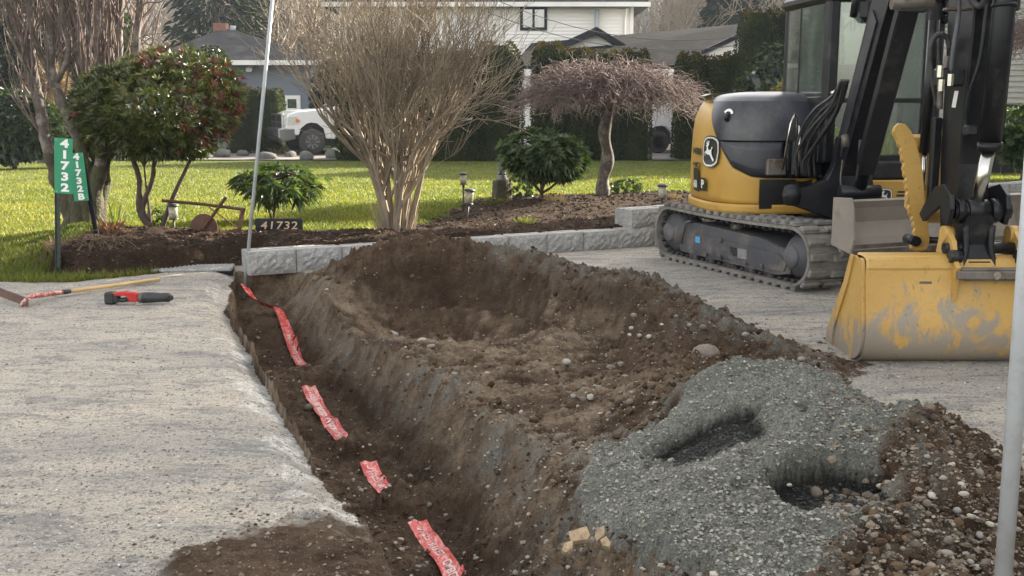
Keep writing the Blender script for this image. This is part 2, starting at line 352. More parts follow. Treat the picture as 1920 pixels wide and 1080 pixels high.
M['chrome2'] = pm('car_chrome', (.45, .46, .48), (.35, .36, .38), 3, .3, 0, metal=1)
M['brick'] = pm('brick_red', (.25, .12, .08), (.18, .09, .06), 9, .9, .2)
M['asph'] = pm('far_drive_gravel', (.17, .155, .14), (.13, .12, .105), 3, .95, .4, 30)
def tapemat():
    m = bpy.data.materials.new('red_warning_tape'); n = NT(m); a = n.att()
    # soil smears and glossy film
    c = n.mix(n.ramp(n.noise(45, 6, n.mapv((1, .35, 1)), .7), [(.48, 0.), (.62, .8)]), (.6, .03, .02), (.78, .4, .35)); c = n.mix(n.ramp(n.noise(30, 5, None, .75), [(.55, 0.), (.68, .7)]), c, (.12, .03, .02)); n.col(c)
    n.b.inputs['Roughness'].default_value = .3; n.bump(n.noise(50, 3, n.mapv((3, 1, 1))), .5, .01); n.b.inputs['Coat Weight'].default_value = .3
    return m
M['tape'] = tapemat()
def bucketmat():
    m = bpy.data.materials.new('worn_yellow_bucket'); n = NT(m); tc = n.N('ShaderNodeTexCoord'); ob = tc.outputs['Object']
    c = n.mix(n.ramp(n.noise(2.5, 4), [(.3, 0.), (.7, 1.)]), (.52, .32, .085), (.46, .27, .06))
    sx = n.N('ShaderNodeSeparateXYZ'); n.L(n.pos, sx.inputs[0])
    low = n.math('MULTIPLY_ADD', sx.outputs[2], -2.2, 1.0)      # the shell is rubbed bare low down
    nz = n.noise(5, 7, n.mapv((1, 1, .6)), .7, .6); f = n.math('ADD', n.math('MULTIPLY', low, .3), n.math('MULTIPLY_ADD', nz, 1.5, -.2))
    c = n.mix(n.ramp(f, [(.66, 0.), (.78, .9)]), c, (.25, .225, .19))
    scr = n.noise(13, 9, n.mapv((.8, 1, 2.2)), .85, 2.5); c = n.mix(n.ramp(scr, [(.57, 0.), (.6, .85), (.64, .2), (.72, .8)]), c, (.22, .2, .175))
    c = n.mix(n.ramp(n.noise(16, 6, n.mapv((1, 1, .5)), .75, 2), [(.6, 0.), (.66, .7)]), c, (.09, .055, .03)); n.col(c)
    n.b.inputs['Roughness'].default_value = .5; n.bump(scr, .2, .006); return m
M['bucket'] = bucketmat()

M['amber'] = pm('amber_lens', (.7, .2, .05), (.6, .15, .03), 20, .3, 0)
M['headl'] = pm('headlight_lens', (.65, .65, .62), (.4, .4, .38), 12, .12, 0, coat=.5)
M['wire'] = pm('wire_insulation', (.05, .05, .05), (.08, .08, .075), 5, .8, 0)
M['shingle2'] = pm('weathered_shingles', (.065, .063, .064), (.042, .041, .043), 3, 1, .4, 30, c3=(.09, .087, .082), sc3=1.5, spec=.05)
# ---------------------------------------------------------------- ground shape
YL = [2.0, 3.0, 3.97, 4.6, 5.65, 8.4, 10.0, 10.5]; XL = [.25, -.17, -.56, -.86, -1.27, -2.25, -2.62, -2.72]
YR = [2.0, 3.5, 4.5, 5.04, 5.48, 6.31, 7.3, 8.77, 10.3]; XR = [1.0, .5, .13, -.02, -.24, -.52, -.96, -1.6, -2.05]
WA = [G(468, 514, 0), G(1200, 463, 0)]; WB = Vector((8.2, 16.4, 0)); WC = Vector((25, 21, 0))
WX = [WA[0].x, WA[1].x, WB.x, WC.x]; WY = [WA[0].y, WA[1].y, WB.y, WC.y]
BX = [-12, -4.6, -3.8, -3.25, -2.9, -2.45]; BY = [10.6, 9.85, 9.7, 10.05, 10.5, 10.62]
CP = []
def cp(px, py, Y): p = D(px, py, Y); CP.append((p.x, p.y, p.z))
def cz(px, py, z): p = G(px, py, z); CP.append((p.x, p.y, z))
ridge = [(590, 517, 9.75), (650, 488, 9.7), (720, 461, 9.6), (765, 451, 9.55), (840, 455, 9.45), (900, 457, 9.3), (960, 474, 9.1), (1030, 488, 8.85), (1090, 508, 8.4), (1150, 514, 8.05), (1190, 519, 7.9), (1240, 541, 7.5), (1290, 572, 7.1), (1340, 602, 6.8), (1390, 628, 6.55), (1440, 649, 6.4), (1500, 672, 6.15), (1590, 712, 5.85)]
for r in ridge:
    p = D(*r); CP.append((p.x, p.y, p.z + .02)); CP.append((p.x + .3, p.y + .36, max(0, p.z * .2))); CP.append((p.x + .5, p.y + .6, 0))
for c in [(800, 500, 9.0), (880, 503, 8.95), (960, 506, 8.8), (1030, 520, 8.5), (700, 520, 9.1), (1100, 560, 7.7), (1160, 585, 7.35), (1230, 620, 6.9)]: cp(*c)
for c in [(760, 570, -.1), (860, 582, -.12), (950, 592, -.12), (1010, 605, -.08), (640, 570, -.05), (730, 640, -.06), (850, 640, -.07), (950, 660, -.08), (1040, 650, -.02), (800, 690, -.07), (900, 740, -.07), (1000, 720, -.08), (1080, 705, -.05), (1140, 720, 0), (960, 800, -.05), (1060, 800, -.04), (1010, 860, -.03), (1110, 860, .02),
          (1180, 700, .02), (1240, 735, .06), (1180, 800, .03), (1300, 690, .1), (1340, 660, .12)]: cz(*c)
heap = [(1310, 705, 5.15), (1370, 684, 5.05), (1450, 690, 5.0), (1500, 700, 4.95), (1560, 717, 4.9), (1620, 750, 4.65), (1690, 783, 4.4), (1735, 781, 4.35), (1790, 800, 4.25), (1840, 838, 4.05), (1890, 878, 3.95), (1960, 930, 3.8), (2080, 1010, 3.6)]
for r in heap:
    cp(*r); p = D(*r); CP.append((p.x + .2, p.y + .3, max(0, p.z * .2))); CP.append((p.x + .4, p.y + .5, 0))
for c in [(1240, 765, .1), (1200, 860, .07), (1120, 940, .02), (1080, 1010, -.02), (1180, 1000, .05), (1250, 950, .11), (1350, 900, .17), (1380, 800, .25), (1500, 800, .27), (1400, 1000, .14), (1600, 850, .24), (1600, 1000, .19), (1700, 900, .22), (1750, 960, .2), (1800, 900, .2), (1300, 1070, .06), (1500, 1070, .12), (1800, 1070, .13), (1900, 1000, .14)]: cz(*c)
CP += [(.9, 2.6, 0), (1.5, 2.5, .02), (.3, 2.6, -.02), (2.2, 2.8, .02), (2.6, 3.4, 0), (3, 4.2, 0), (3, 5, 0), (3, 6, 0), (2.6, 7, 0), (2.2, 8.2, 0), (1.6, 9.3, 0), (.6, 10.4, 0), (-.6, 10.5, 0), (-1.8, 10.2, -.03), (.35, 3.3, -.03), (.28, 3.9, -.02), (-1.75, 9.5, -.02), (-1.45, 8.6, -.02), (-.85, 7.2, -.04), (-.4, 6.2, -.04), (0, 5.1, -.03),
       (4, 8, 0), (4, 4, 0), (3.5, 2.5, 0), (3, 10, 0), (-2.5, 8, -.02), (-1.5, 5, -.02), (-1, 3, -.02)]
CPa = np.array(CP)
def tps(d2): return np.where(d2 > 0, .5 * d2 * np.log(np.maximum(d2, 1e-12)), 0)
_n = len(CPa); _K = tps((CPa[:, None, 0] - CPa[None, :, 0]) ** 2 + (CPa[:, None, 1] - CPa[None, :, 1]) ** 2) + np.eye(_n) * 6e-4
_P = np.c_[np.ones(_n), CPa[:, :2]]; _A = np.block([[_K, _P], [_P.T, np.zeros((3, 3))]])
_W = np.linalg.solve(_A, np.r_[CPa[:, 2], 0, 0, 0])
def rbf(x, y):
    out = _W[_n] + _W[_n + 1] * x + _W[_n + 2] * y
    for i in range(_n): out = out + _W[i] * tps((x - CPa[i, 0]) ** 2 + (y - CPa[i, 1]) ** 2)
    return out
LIP1 = [D(u, v, q) for u, v, q in [(690, 512, 9.25), (760, 503, 9.15), (830, 502, 9.05), (900, 506, 8.95), (960, 508, 8.85), (1015, 518, 8.6), (1035, 540, 8.3), (1020, 580, 8.0)]]
LIP2 = [D(u, v, q) for u, v, q in [(1050, 560, 8.05), (1100, 548, 7.9), (1160, 558, 7.65), (1210, 580, 7.3), (1240, 610, 7.0), (1225, 650, 6.75), (1262, 690, 6.4), (1240, 740, 6.1)]]
LIP1 = [(p.x, p.y) for p in LIP1]; LIP2 = [(p.x, p.y) for p in LIP2]
CUT1 = LIP1 + [(p.x, p.y) for p in [G(1000, 640, 0), G(860, 640, 0), G(700, 600, 0), G(600, 560, 0)]]; CUT2 = LIP2 + [(p.x, p.y) for p in [G(1150, 800, 0), G(1020, 780, 0), G(960, 680, 0), G(1010, 610, 0)]]
def segopen(x, y, poly):
    d = np.full(np.shape(x), 9.0)
    for (x0, y0), (x1, y1) in zip(poly, poly[1:]):
        dx, dy = x1 - x0, y1 - y0; t = np.clip(((x - x0) * dx + (y - y0) * dy) / (dx * dx + dy * dy), 0, 1); d = np.minimum(d, np.hypot(x - x0 - t * dx, y - y0 - t * dy))
    return d
DISPOLY = [(-3, 2.0), (2.6, 2.0)] + [(D(*r).x + .42, D(*r).y + .5) for r in heap[::-1][:-3]] + [(D(*r).x + .42, D(*r).y + .5) for r in ridge[::-1][:-4]] + [(-.6, 10.3), (-2.2, 10.15), (-3, 10)]
def segd(x, y, poly):
    d = np.full(np.shape(x), 9.0)
    for (x0, y0), (x1, y1) in zip(poly, poly[1:] + poly[:1]):
        dx, dy = x1 - x0, y1 - y0; t = np.clip(((x - x0) * dx + (y - y0) * dy) / (dx * dx + dy * dy), 0, 1)
        d = np.minimum(d, np.hypot(x - x0 - t * dx, y - y0 - t * dy))
    return d
H1, H2 = G(1335, 832, .15), G(1556, 945, .1)
BEDP = [G(x, y, z) for x, y, z in [(40, 510, .1), (110, 476, .2), (200, 447, .2), (300, 437, .2), (480, 436, .22), (600, 432, .22), (700, 430, .22), (800, 414, .24), (850, 389, .28), (920, 368, .28), (1000, 357, .28), (1130, 354, .28), (1300, 366, .28), (1500, 362, .28)]]
BEDP = [(p.x, p.y) for p in BEDP] + [(6.5, 16.9), (8.5, 17.6), (25, 22), (25, 18), (8, 14), (3, 11), (-3, 9), (-4.6, 9.6)]
SOIL2 = [(p.x, p.y) for p in [G(x, y, 0) for x, y in [(290, 1100), (350, 1040), (450, 1005), (560, 975), (640, 962), (700, 958), (760, 1010), (860, 1140), (700, 1250), (100, 1300)]]]
PAD = [G(300, 512, 0), G(335, 500, 0), G(440, 494, 0), G(458, 508, 0), G(400, 517, 0)]
def H(x, y, full=False):
    x = np.asarray(x, float); y = np.asarray(y, float); z = np.zeros(x.shape); n1 = fbm(x, y, 3, 4, 1); n2 = fbm(x, y, 14, 4, 5); n3 = fbm(x, y, 45, 3, 9)
    xl = np.interp(y, YL, XL) + .035 * n1 + .012 * n2 - .03; xr = np.interp(y, YR, XR) + .07 * n1 + .03 * n2
    inw = y < 10.35
    dis = sst(segd(x, y, DISPOLY) * np.where(inpoly(x, y, DISPOLY), 1, -1) + .08 * n1, -.02, .25) * (x > xl)
    near = (y < 10.9) & (x < 3.6) & (x > -3.2)
    r = np.zeros(x.shape); r[near] = rbf(x[near], y[near])
    z = r * dis
    for lip, cutp, zl_, sl_, fl_ in ((LIP1, CUT1, .22, 2.3, -.12), (LIP2, CUT2, .22, 1.3, -.05)):
        dl = segopen(x, y, lip) + .05 * n1 + .025 * n2; ins = inpoly(x, y, cutp); zc = np.maximum(zl_ - sl_ * np.maximum(dl, 0) - .03 * np.abs(n2), fl_)
        wq = sst(segopen(x, y, cutp[len(lip) - 1:] + cutp[:1]), 0, .35) * ins; z = z + wq * (np.minimum(z, np.maximum(zc, np.minimum(z, fl_))) - z)
        z = np.where(~inpoly(x, y, CUT1) & ~inpoly(x, y, CUT2) & (dl < .5), np.maximum(z, (zl_ - .03 + .03 * n1) * (1 - sst(dl, .05, .45)) * dis * sst(r, .05, .15)), z)
    sl = sst(xl - x, 0, .22); slab = (x <= xl) & inw
    z = np.where(slab, -.075 * (1 - sl) ** 1.5, z) + .004 * n1 + .0025 * n2
    rough = dis * (1 + .8 * sst(z, .02, .2))
    gm = sst(rbf_g(x, y) + .12 * n1 + .06 * n2, -.03, .05) * dis
    z = z + rough * (1 - gm) * (.03 * n1 + .032 * n2 + .02 * n3) + rough * gm * (.03 * n1 + .02 * n2 + .01 * n3)
    cl = np.maximum(vn(x * 16, y * 16, 21) - .62, 0) * sst(z, .0, .12) * (1 - gm) * dis; z = z + .13 * cl
    # scooped hollows in the stone heap
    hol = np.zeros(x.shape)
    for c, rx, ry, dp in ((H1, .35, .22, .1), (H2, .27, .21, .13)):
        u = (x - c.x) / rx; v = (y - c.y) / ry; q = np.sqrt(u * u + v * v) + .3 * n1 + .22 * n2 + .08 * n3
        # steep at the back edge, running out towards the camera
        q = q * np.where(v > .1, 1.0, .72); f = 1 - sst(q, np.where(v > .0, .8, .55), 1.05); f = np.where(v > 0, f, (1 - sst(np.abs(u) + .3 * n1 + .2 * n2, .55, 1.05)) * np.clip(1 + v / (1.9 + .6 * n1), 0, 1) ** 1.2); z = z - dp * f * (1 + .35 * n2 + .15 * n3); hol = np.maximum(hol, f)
    # trench
    fl = -.5 + .2 * sst(y, 8.9, 9.9) + .03 * n1 + .03 * n2 + .012 * n3
    for px, py, a, rr in ((600, 700, .1, .34), (672, 842, .13, .26), (765, 935, .15, .25), (520, 690, .04, .3)):
        g = G(px, py, -.45); fl = fl + a * np.exp(-((x - g.x) ** 2 + ((y - g.y) / .75) ** 2) / rr ** 2 * 2) * (1 + .5 * n2)
    tw = x - (xl + .0); te = xr - x
    fa = sst(tw, 0, .05); tb = np.clip((te + .03) / (.27 + .3 * (1 - sst(y, 3.7, 5.2)) + .12 * n1), 0, 1); fb = np.clip(tb * (1.25 - .25 * tb) + (.13 * n2 + .08 * n3) * (tb > 0.02) * (tb < .98), 0, 1)
    k = np.where((tw > 0) & (te > -.03) & inw, fa * fb, 0) * (1 - sst(y, 9.98, 10.16))
    z = z * (1 - k) + fl * k
    z = z + .02 * np.exp(-(te / .06) ** 2) * (n2) * inw
    # foreground soil left
    s2 = sst(-segd(x, y, SOIL2) * np.where(inpoly(x, y, SOIL2), -1, 1) + .1 * n1 + .06 * n2 + .03 * n3, -.04, .12) * (x < xl + .02)
    z = z + s2 * (.015 + .03 * np.maximum(n1, -.3) + .02 * n2 + .01 * n3)
    # bank and bed behind the wall
    yw = np.where(x > WX[0], np.interp(x, WX, WY), 0); yb = np.interp(x, BX, BY) + .08 * n1 + .04 * n2
    wall = x > WX[0]
    top = .21 - .19 * sst(y, 13, 30) + .01 * n1
    mound = .11 * np.exp(-((x - .8) / 2.3) ** 2 - ((y - 14.3) / 1.6) ** 2) + .1 * sst(x, 1.3, 2.6) * (1 - sst(y, 18, 26))
    lump = .05 * np.exp(-((y - 11.15) / .35) ** 2) * (x > -4.6) * (x < -.2) + .12 * np.exp(-((x + 4.3) / .6) ** 2 - ((y - 10.7) / .6) ** 2)
    bed = inpoly(x, y, BEDP); bedf = bed * 1.0
    beh = np.where(wall, sst(y, yw + .12, yw + .2), np.where(x > -4.3, sst(y, yb, yb + .12 + .1 * (x > -4.2)), sst(y, yb - .3, yb + 1.2)))
    zt = top + mound + lump + bedf * (.03 * n1 + .025 * n2 + .012 * n3) - .035 * sst(-segd(x, y, BEDP) * np.where(bed, -1, 1), -.1, .05) * 0
    zt = np.where(y < 10.9, zt + .02 * n1, zt)
    z = z * (1 - beh) + zt * beh
    z = np.where((y > 29), np.minimum(z, .03), z)
    if not full: return z
    R = np.zeros(x.shape); Gc = np.zeros(x.shape); B = np.zeros(x.shape)
    R = np.maximum(R, sst(dis * 1.2 + .5 * n2 + .3 * n3 - .25 * (y > 9.9), .35, .6) * (1 - .6 * gm)); R = np.maximum(R, k > .03); R = np.maximum(R, inw * (x > xl - .012 + .01 * n3) * (y < 10) * (x < xr)); R = np.maximum(R, s2)
    R = R * (1 - .0 * hol); Gc = gm * (k < .1) * (1 - .35 * hol)
    dry = sst(n1 + .4 * n2, .12, .5) * dis * (1 - k)
    B = sst(.5 * n1 + .6 * n2 + .3 * n3 + (.45 + .8 * n1) * np.exp(-((xl - x - .07) / .2) ** 2), .45, 1.0) * slab * (1 - s2)
    edge = np.exp(-((x - xr + .03) / .16) ** 2) * inw * sst(n2 + .5 * n1, -.15, .4); Gc = np.maximum(Gc, edge * .5)
    RP = [(D(*r).x, D(*r).y) for r in ridge[6:]]; cr = np.exp(-(segopen(x, y, RP) / .22) ** 2) * sst(n2 + .6 * n1, -.25, .3) * dis * .6; Gc = np.maximum(Gc, cr * (1 - gm) * (k < .05))
    Gc = np.maximum(Gc, .7 * sst(.35 - rbf_g(x, y) * -1, .0, .3) * 0)
    sg = np.exp(-(np.minimum(rbf_g(x, y), 0) / .22) ** 2) * dis * sst(n2 + .3 * n1, -.3, .3) * .55; Gc = np.maximum(Gc, np.where(gm < .5, sg, 0) * (k < .9))
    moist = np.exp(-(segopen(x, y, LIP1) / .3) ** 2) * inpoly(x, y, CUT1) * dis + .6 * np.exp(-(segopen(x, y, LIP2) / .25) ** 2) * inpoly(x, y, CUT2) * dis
    dryb = (1 - np.clip(moist, 0, 1)) * sst(n1 + .7 * n2 + .2, -.05, .5) * (1 - sst(z, .06, .14)) * dis * (k < .03) * (1 - gm)
    B = np.maximum(B, dryb * .85); B = np.maximum(B, (k >= .03) * .6 * sst(z, -.42, -.25))
    reg = np.zeros(x.shape, int)                         # 0 drive
    reg[(beh > .5) & bed] = 4; reg[(beh > .5) & ~bed] = 3
    reg[(beh > .0) & (beh <= .5) & (x > -4.35)] = 4; reg[(x > -4.35) & (x < WX[0]) & (y > yb - .1) & (y < yb + .4)] = 4; reg[(beh > .0) & (x <= -4.35)] = 3
    reg[(beh <= .02) & (y > np.interp(x, [-12, -4.9, -3.9, -3.2], [10.1, 9.45, 9.42, 10.1]) + .06 * n1 + .05 * n2) & (x < -3.2)] = 3
    reg[(k > .02)] = 5; m = (dis > .5) & (k <= .02); reg[m & (gm <= .5)] = 1; reg[m & (gm > .5)] = 2; reg[(s2 > .4) & (k <= .02)] = 6
    return z, reg, np.stack([np.clip(R, 0, 1), np.clip(Gc, 0, 1), np.clip(B, 0, 1), 1 - np.clip(sst(hol + .15 * n2, .4, .85) * 1.1 * dis + .35 * moist, 0, 1)], -1)  # alpha darkens the colour inside the hollows and along the fresh cuts
GPOLY = [(p.x, p.y) for p in [G(1220, 790, .1), G(1300, 715, .2), D(1370, 680, 5.25), D(1500, 690, 5.2), D(1600, 730, 5.0), D(1680, 775, 4.6), G(1660, 860, .25), G(1640, 970, .2), G(1560, 1030, .16), G(1520, 1100, .1), G(1450, 1250, .1), G(900, 1180, 0), G(985, 1040, 0), G(1060, 930, 0), G(1130, 850, .02)]]
def rbf_g(x, y): return segd(x, y, GPOLY) * np.where(inpoly(x, y, GPOLY), 1, -1)
def h1(x, y): return float(H(np.array([x]), np.array([y]))[0])

ys = [2.3]
while ys[-1] < 12.6: ys.append(ys[-1] + max(.0105, ys[-1] * .0024))
ys = np.array(ys); xs = np.r_[np.arange(-6.5, -2.4, .05), np.arange(-2.4, -.25, .0165), np.arange(-.25, .12, .0065), np.arange(.12, .5, .0125), np.arange(.5, 1.15, .0085), np.arange(1.15, 3.2, .0125), np.arange(3.2, 5.2, .019), np.arange(5.2, 8, .06), 8.0]
U, Y = np.meshgrid(xs, ys); X = U + np.interp(Y, YL, XL) * sst(U, -6.5, -.5) * (1 - sst(U, 1.4, 8.0));      # columns follow the trench
Z, REG, CC = H(X, Y, True); nx, ny = len(xs), len(ys)
V = np.stack([X, Y, Z], -1).reshape(-1, 3); CCf = CC.reshape(-1, 4)
ii = (np.arange(ny - 1)[:, None] * nx + np.arange(nx - 1)[None]).ravel(); Q = np.stack([ii, ii + 1, ii + nx + 1, ii + nx], -1); QR = REG.ravel()[ii]
def region(ids, name, mat, **kw):
    q = Q[np.isin(QR, ids)]; u, inv = np.unique(q, return_inverse=True)
    return MB().add(V[u], inv.reshape(-1, 4), CCf[u], True).build(name, mat, colors=True, **kw)
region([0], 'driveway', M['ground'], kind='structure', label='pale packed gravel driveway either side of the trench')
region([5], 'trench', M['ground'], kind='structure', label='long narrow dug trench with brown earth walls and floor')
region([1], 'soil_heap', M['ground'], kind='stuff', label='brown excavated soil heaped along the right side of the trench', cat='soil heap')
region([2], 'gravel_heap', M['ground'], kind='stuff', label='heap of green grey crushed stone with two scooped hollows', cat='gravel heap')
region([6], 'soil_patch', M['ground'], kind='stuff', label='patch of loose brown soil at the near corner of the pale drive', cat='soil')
region([4], 'garden_bed', M['bed'], kind='structure', label='dark bare planting bed behind the low block wall')
region([3], 'lawn', M['lawn'], kind='structure', label='sunlit mown lawn behind the garden bed')
# farther ground, coarser
xs2 = np.arange(-22, 26, .11); ys2 = np.r_[np.arange(ys[-1], 20, .09), np.arange(20, 31, .2)]
X2, Y2 = np.meshgrid(xs2, ys2); Z2, R2, C2 = H(X2, Y2, True); V2 = np.stack([X2, Y2, Z2], -1).reshape(-1, 3); n2x = len(xs2)
i2 = (np.arange(len(ys2) - 1)[:, None] * n2x + np.arange(n2x - 1)[None]).ravel(); Qb = np.stack([i2, i2 + 1, i2 + n2x + 1, i2 + n2x], -1); Rb = R2.ravel()[i2]
for ids, nm, mt, lb in (([3], 'lawn', M['lawn'], 'mown lawn stretching back to the hedges'), ([4], 'garden_bed', M['bed'], 'dark soil of the bed around the small trees'), ([0, 1, 2, 5, 6], 'driveway', M['ground'], 'gravel driveway behind the excavator')):
    q = Qb[np.isin(Rb, ids)]
    if len(q):
        u, inv = np.unique(q, return_inverse=True); MB().add(V2[u], inv.reshape(-1, 4), C2.reshape(-1, 4)[u], True).build(nm, mt, colors=True, kind='structure', label=lb)
mb = MB()
for a, b in (((-900, -60), (-6.48, 12.5)), ((7.98, -60), (900, 12.5)), ((-6.5, -60), (8, 2.32)), ((-900, 12.5), (-21.9, 30.9)), ((25.8, 12.5), (900, 30.9)), ((-900, 30.9), (900, 1600))):
    mb.add([(a[0], a[1], -.03), (b[0], a[1], -.03), (b[0], b[1], -.03), (a[0], b[1], -.03)], [(0, 1, 2, 3)])
mb.build('ground', M['lawn'], kind='structure', label='grassy ground running out to the hills')
MB().add([(-40, 31.2, .035), (30, 31.2, .035), (30, 39, .035), (-40, 39, .035)], [(0, 1, 2, 3)]).build('road', M['asph'], kind='structure', label='pale gravel lane beyond the lawn where the pickup is parked')

# ---------------------------------------------------------------- scattered grains
ICO = np.array([(0, 0, 1)] + [(math.cos(i * PI * .4) * .894, math.sin(i * PI * .4) * .894, .447) for i in range(5)] + [(math.cos(i * PI * .4 + PI / 5) * .894, math.sin(i * PI * .4 + PI / 5) * .894, -.447) for i in range(5)] + [(0, 0, -1)])
ICF = np.array([(0, 1 + i, 1 + (i + 1) % 5) for i in range(5)] + [(1 + i, 6 + i, 1 + (i + 1) % 5) for i in range(5)] + [(1 + (i + 1) % 5, 6 + i, 6 + (i + 1) % 5) for i in range(5)] + [(11, 6 + (i + 1) % 5, 6 + i) for i in range(5)])
OCT = np.array([(1, 0, 0), (0, 1, 0), (-1, 0, 0), (0, -1, 0), (0, 0, 1), (0, 0, -1.)]); OCF = np.array([(0, 1, 4), (1, 2, 4), (2, 3, 4), (3, 0, 4), (1, 0, 5), (2, 1, 5), (3, 2, 5), (0, 3, 5)])
def grains(pos, size, cols, ico=False, flat=.6, jit=.3, smooth=False):
    n = len(pos); B, F = (ICO, ICF) if ico else (OCT, OCF); k = len(B)
    v = np.repeat(B[None], n, 0) * (1 + rng.uniform(-jit, jit, (n, k, 1))) * np.stack([rng.uniform(.75, 1.3, n), rng.uniform(.6, 1, n), rng.uniform(flat * .7, flat * 1.3, n)], -1)[:, None]
    a = rng.uniform(0, 2 * PI, n); t = rng.normal(0, .4, n); ca, sa, ct, st_ = np.cos(a), np.sin(a), np.cos(t), np.sin(t)
    x, y, z = v[..., 0], v[..., 1], v[..., 2]; y, z = y * ct[:, None] - z * st_[:, None], y * st_[:, None] + z * ct[:, None]; x, y = x * ca[:, None] - y * sa[:, None], x * sa[:, None] + y * ca[:, None]
    v = np.stack([x, y, z], -1) * size[:, None, None] + pos[:, None]
    F = (F[None] + (np.arange(n) * k)[:, None, None]).reshape(-1, 3); c = np.repeat(cols[:, None], k, 1).reshape(-1, 4)
    return MB().add(v.reshape(-1, 3), F, c, smooth)
def sample(n, y0, y1, x0, x1, ids, pw=2.0):
    # denser towards the near side, within an area; keeps those whose region matches
    u = rng.uniform(0, 1, n); y = 1 / (1 / y0 - u * (1 / y0 - 1 / y1)) if pw == 2 else rng.uniform(y0, y1, n)
    x = rng.uniform(x0, x1, n) if pw != 2 else rng.uniform(-.62, .62, n) * y
    m = (x > x0) & (x < x1); x, y = x[m], y[m]; z, r, c = H(x, y, True); m = np.isin(r, ids); return x[m], y[m], z[m], c[m]
def colz(n, a, b, v=.35):
    t = rng.uniform(0, 1, n)[:, None]; c = (np.array(a) * (1 - t) + np.array(b) * t) * rng.uniform(1 - v, 1 + v, n)[:, None]
    return np.c_[np.clip(c, 0, .8), np.ones(n)]
def scatter(name, n, box, ids, s0, s1, ca, cb, mat, ico=False, pw=2, flat=.6, sink=.1, powr=2.5, filt=None, smooth=False, **kw):
    x, y, z, c = sample(n, *box, ids, pw)
    if filt is not None: m = filt(x, y, z, c); x, y, z = x[m], y[m], z[m]
    k = len(x); s = s0 + (s1 - s0) * rng.uniform(0, 1, k) ** powr
    return grains(np.c_[x, y, z + s * (flat * .5 - sink)], s, colz(k, ca, cb), ico, flat, smooth=smooth).build(name, M[mat], colors=True, kind='stuff', cat='gravel', **kw)
scatter('crushed_stone', 105000, (2.9, 5.6, -.3, 2.4), [2], .0022, .012, (.13, .13, .105), (.36, .35, .3), 'stone', label='loose green grey stone chips over the gravel heap', filt=lambda x, y, z, c: c[:, 3] > rng.uniform(.5, 1, len(x)))
scatter('soil_pebbles', 42000, (2.9, 10.4, -2.3, 3), [1], .003, .014, (.12, .09, .065), (.38, .34, .28), 'stone', powr=3, label='small pebbles mixed into the brown soil heap')
scatter('soil_clods', 34000, (2.9, 10.4, -2.3, 3), [1], .004, .026, (.06, .038, .022), (.15, .105, .068), 'crumb', True, powr=4, flat=.75, label='crumbled brown clods on the soil heap', filt=lambda x, y, z, c: ((z > .03) | (rng.uniform(0, 1, len(x)) < .35)) & ((x < .25 * y) | (rng.uniform(0, 1, len(x)) < .4)))
scatter('heap_stones', 6000, (2.9, 4.7, 1.0, 2.6), [1, 2], .007, .024, (.1, .075, .052), (.26, .215, .165), 'stone', True, flat=.55, powr=3, label='rounded stones on the brown end of the heap', filt=lambda x, y, z, c: x > .28 * y + .1)
scatter('trench_crumbs', 16000, (3.2, 10.2, -2.8, 1), [5], .004, .02, (.06, .042, .03), (.14, .105, .075), 'crumb', powr=3, flat=.7, label='loose crumbs on the trench floor and walls')
scatter('trench_pebbles', 9000, (3.2, 10.2, -2.8, 1), [5], .004, .018, (.2, .18, .15), (.42, .38, .33), 'stone', True, powr=3, label='small pale pebbles in the trench')
scatter('drive_grit', 42000, (2.9, 11.8, -5.5, 7), [0], .002, .009, (.15, .15, .145), (.55, .53, .49), 'stone', powr=3, label='fine grit loose on the packed gravel drive')
scatter('patch_pebbles', 7000, (2.6, 4.2, -1.4, .2), [6], .003, .014, (.1, .075, .052), (.32, .28, .23), 'stone', powr=3, label='crumbs and pebbles on the near soil patch')
scatter('patch_dust', 6000, (2.9, 4.6, -2.4, -.3), [0], .003, .012, (.08, .058, .04), (.2, .165, .125), 'crumb', powr=3, label='crumbs of soil thrown over the near corner of the drive', filt=lambda x, y, z, c: segd(x, y, SOIL2) < .5 * rng.uniform(0, 1, len(x)) ** 2)
scatter('spill_stones', 9000, (3.4, 8.6, .4, 3.2), [0], .004, .018, (.12, .095, .07), (.42, .39, .34), 'stone', powr=3, label='stones and crumbs spilled off the far side of the heap', filt=lambda x, y, z, c: (segd(x, y, DISPOLY) < .6 * rng.uniform(0, 1, len(x)) ** 2))
scatter('bed_crumbs', 30000, (9.4, 17.5, -4.7, 6.5), [4], .007, .03, (.045, .03, .022), (.12, .085, .06), 'crumb', pw=1, powr=2.5, flat=.6, label='coarse dark crumbs over the planting bed')
scatter('bed_chips', 4000, (9.4, 17.5, -4.7, 6.5), [4], .006, .02, (.2, .15, .1), (.4, .33, .24), 'stone', pw=1, powr=2, flat=.3, label='pale wood chips and bits in the planting bed')

scatter('hollow_chips', 60000, (3.3, 5, .5, 1.7), [2], .003, .013, (.02, .022, .02), (.07, .075, .07), 'stone', powr=2, label='dark stone chips inside the two hollows', filt=lambda x, y, z, c: c[:, 3] < .75)
scatter('brown_gravel', 40000, (2.9, 4.9, .9, 2.6), [1], .003, .012, (.1, .075, .055), (.3, .26, .2), 'stone', powr=2, label='small brown gravel between the stones of the near heap', filt=lambda x, y, z, c: x > .24 * y)
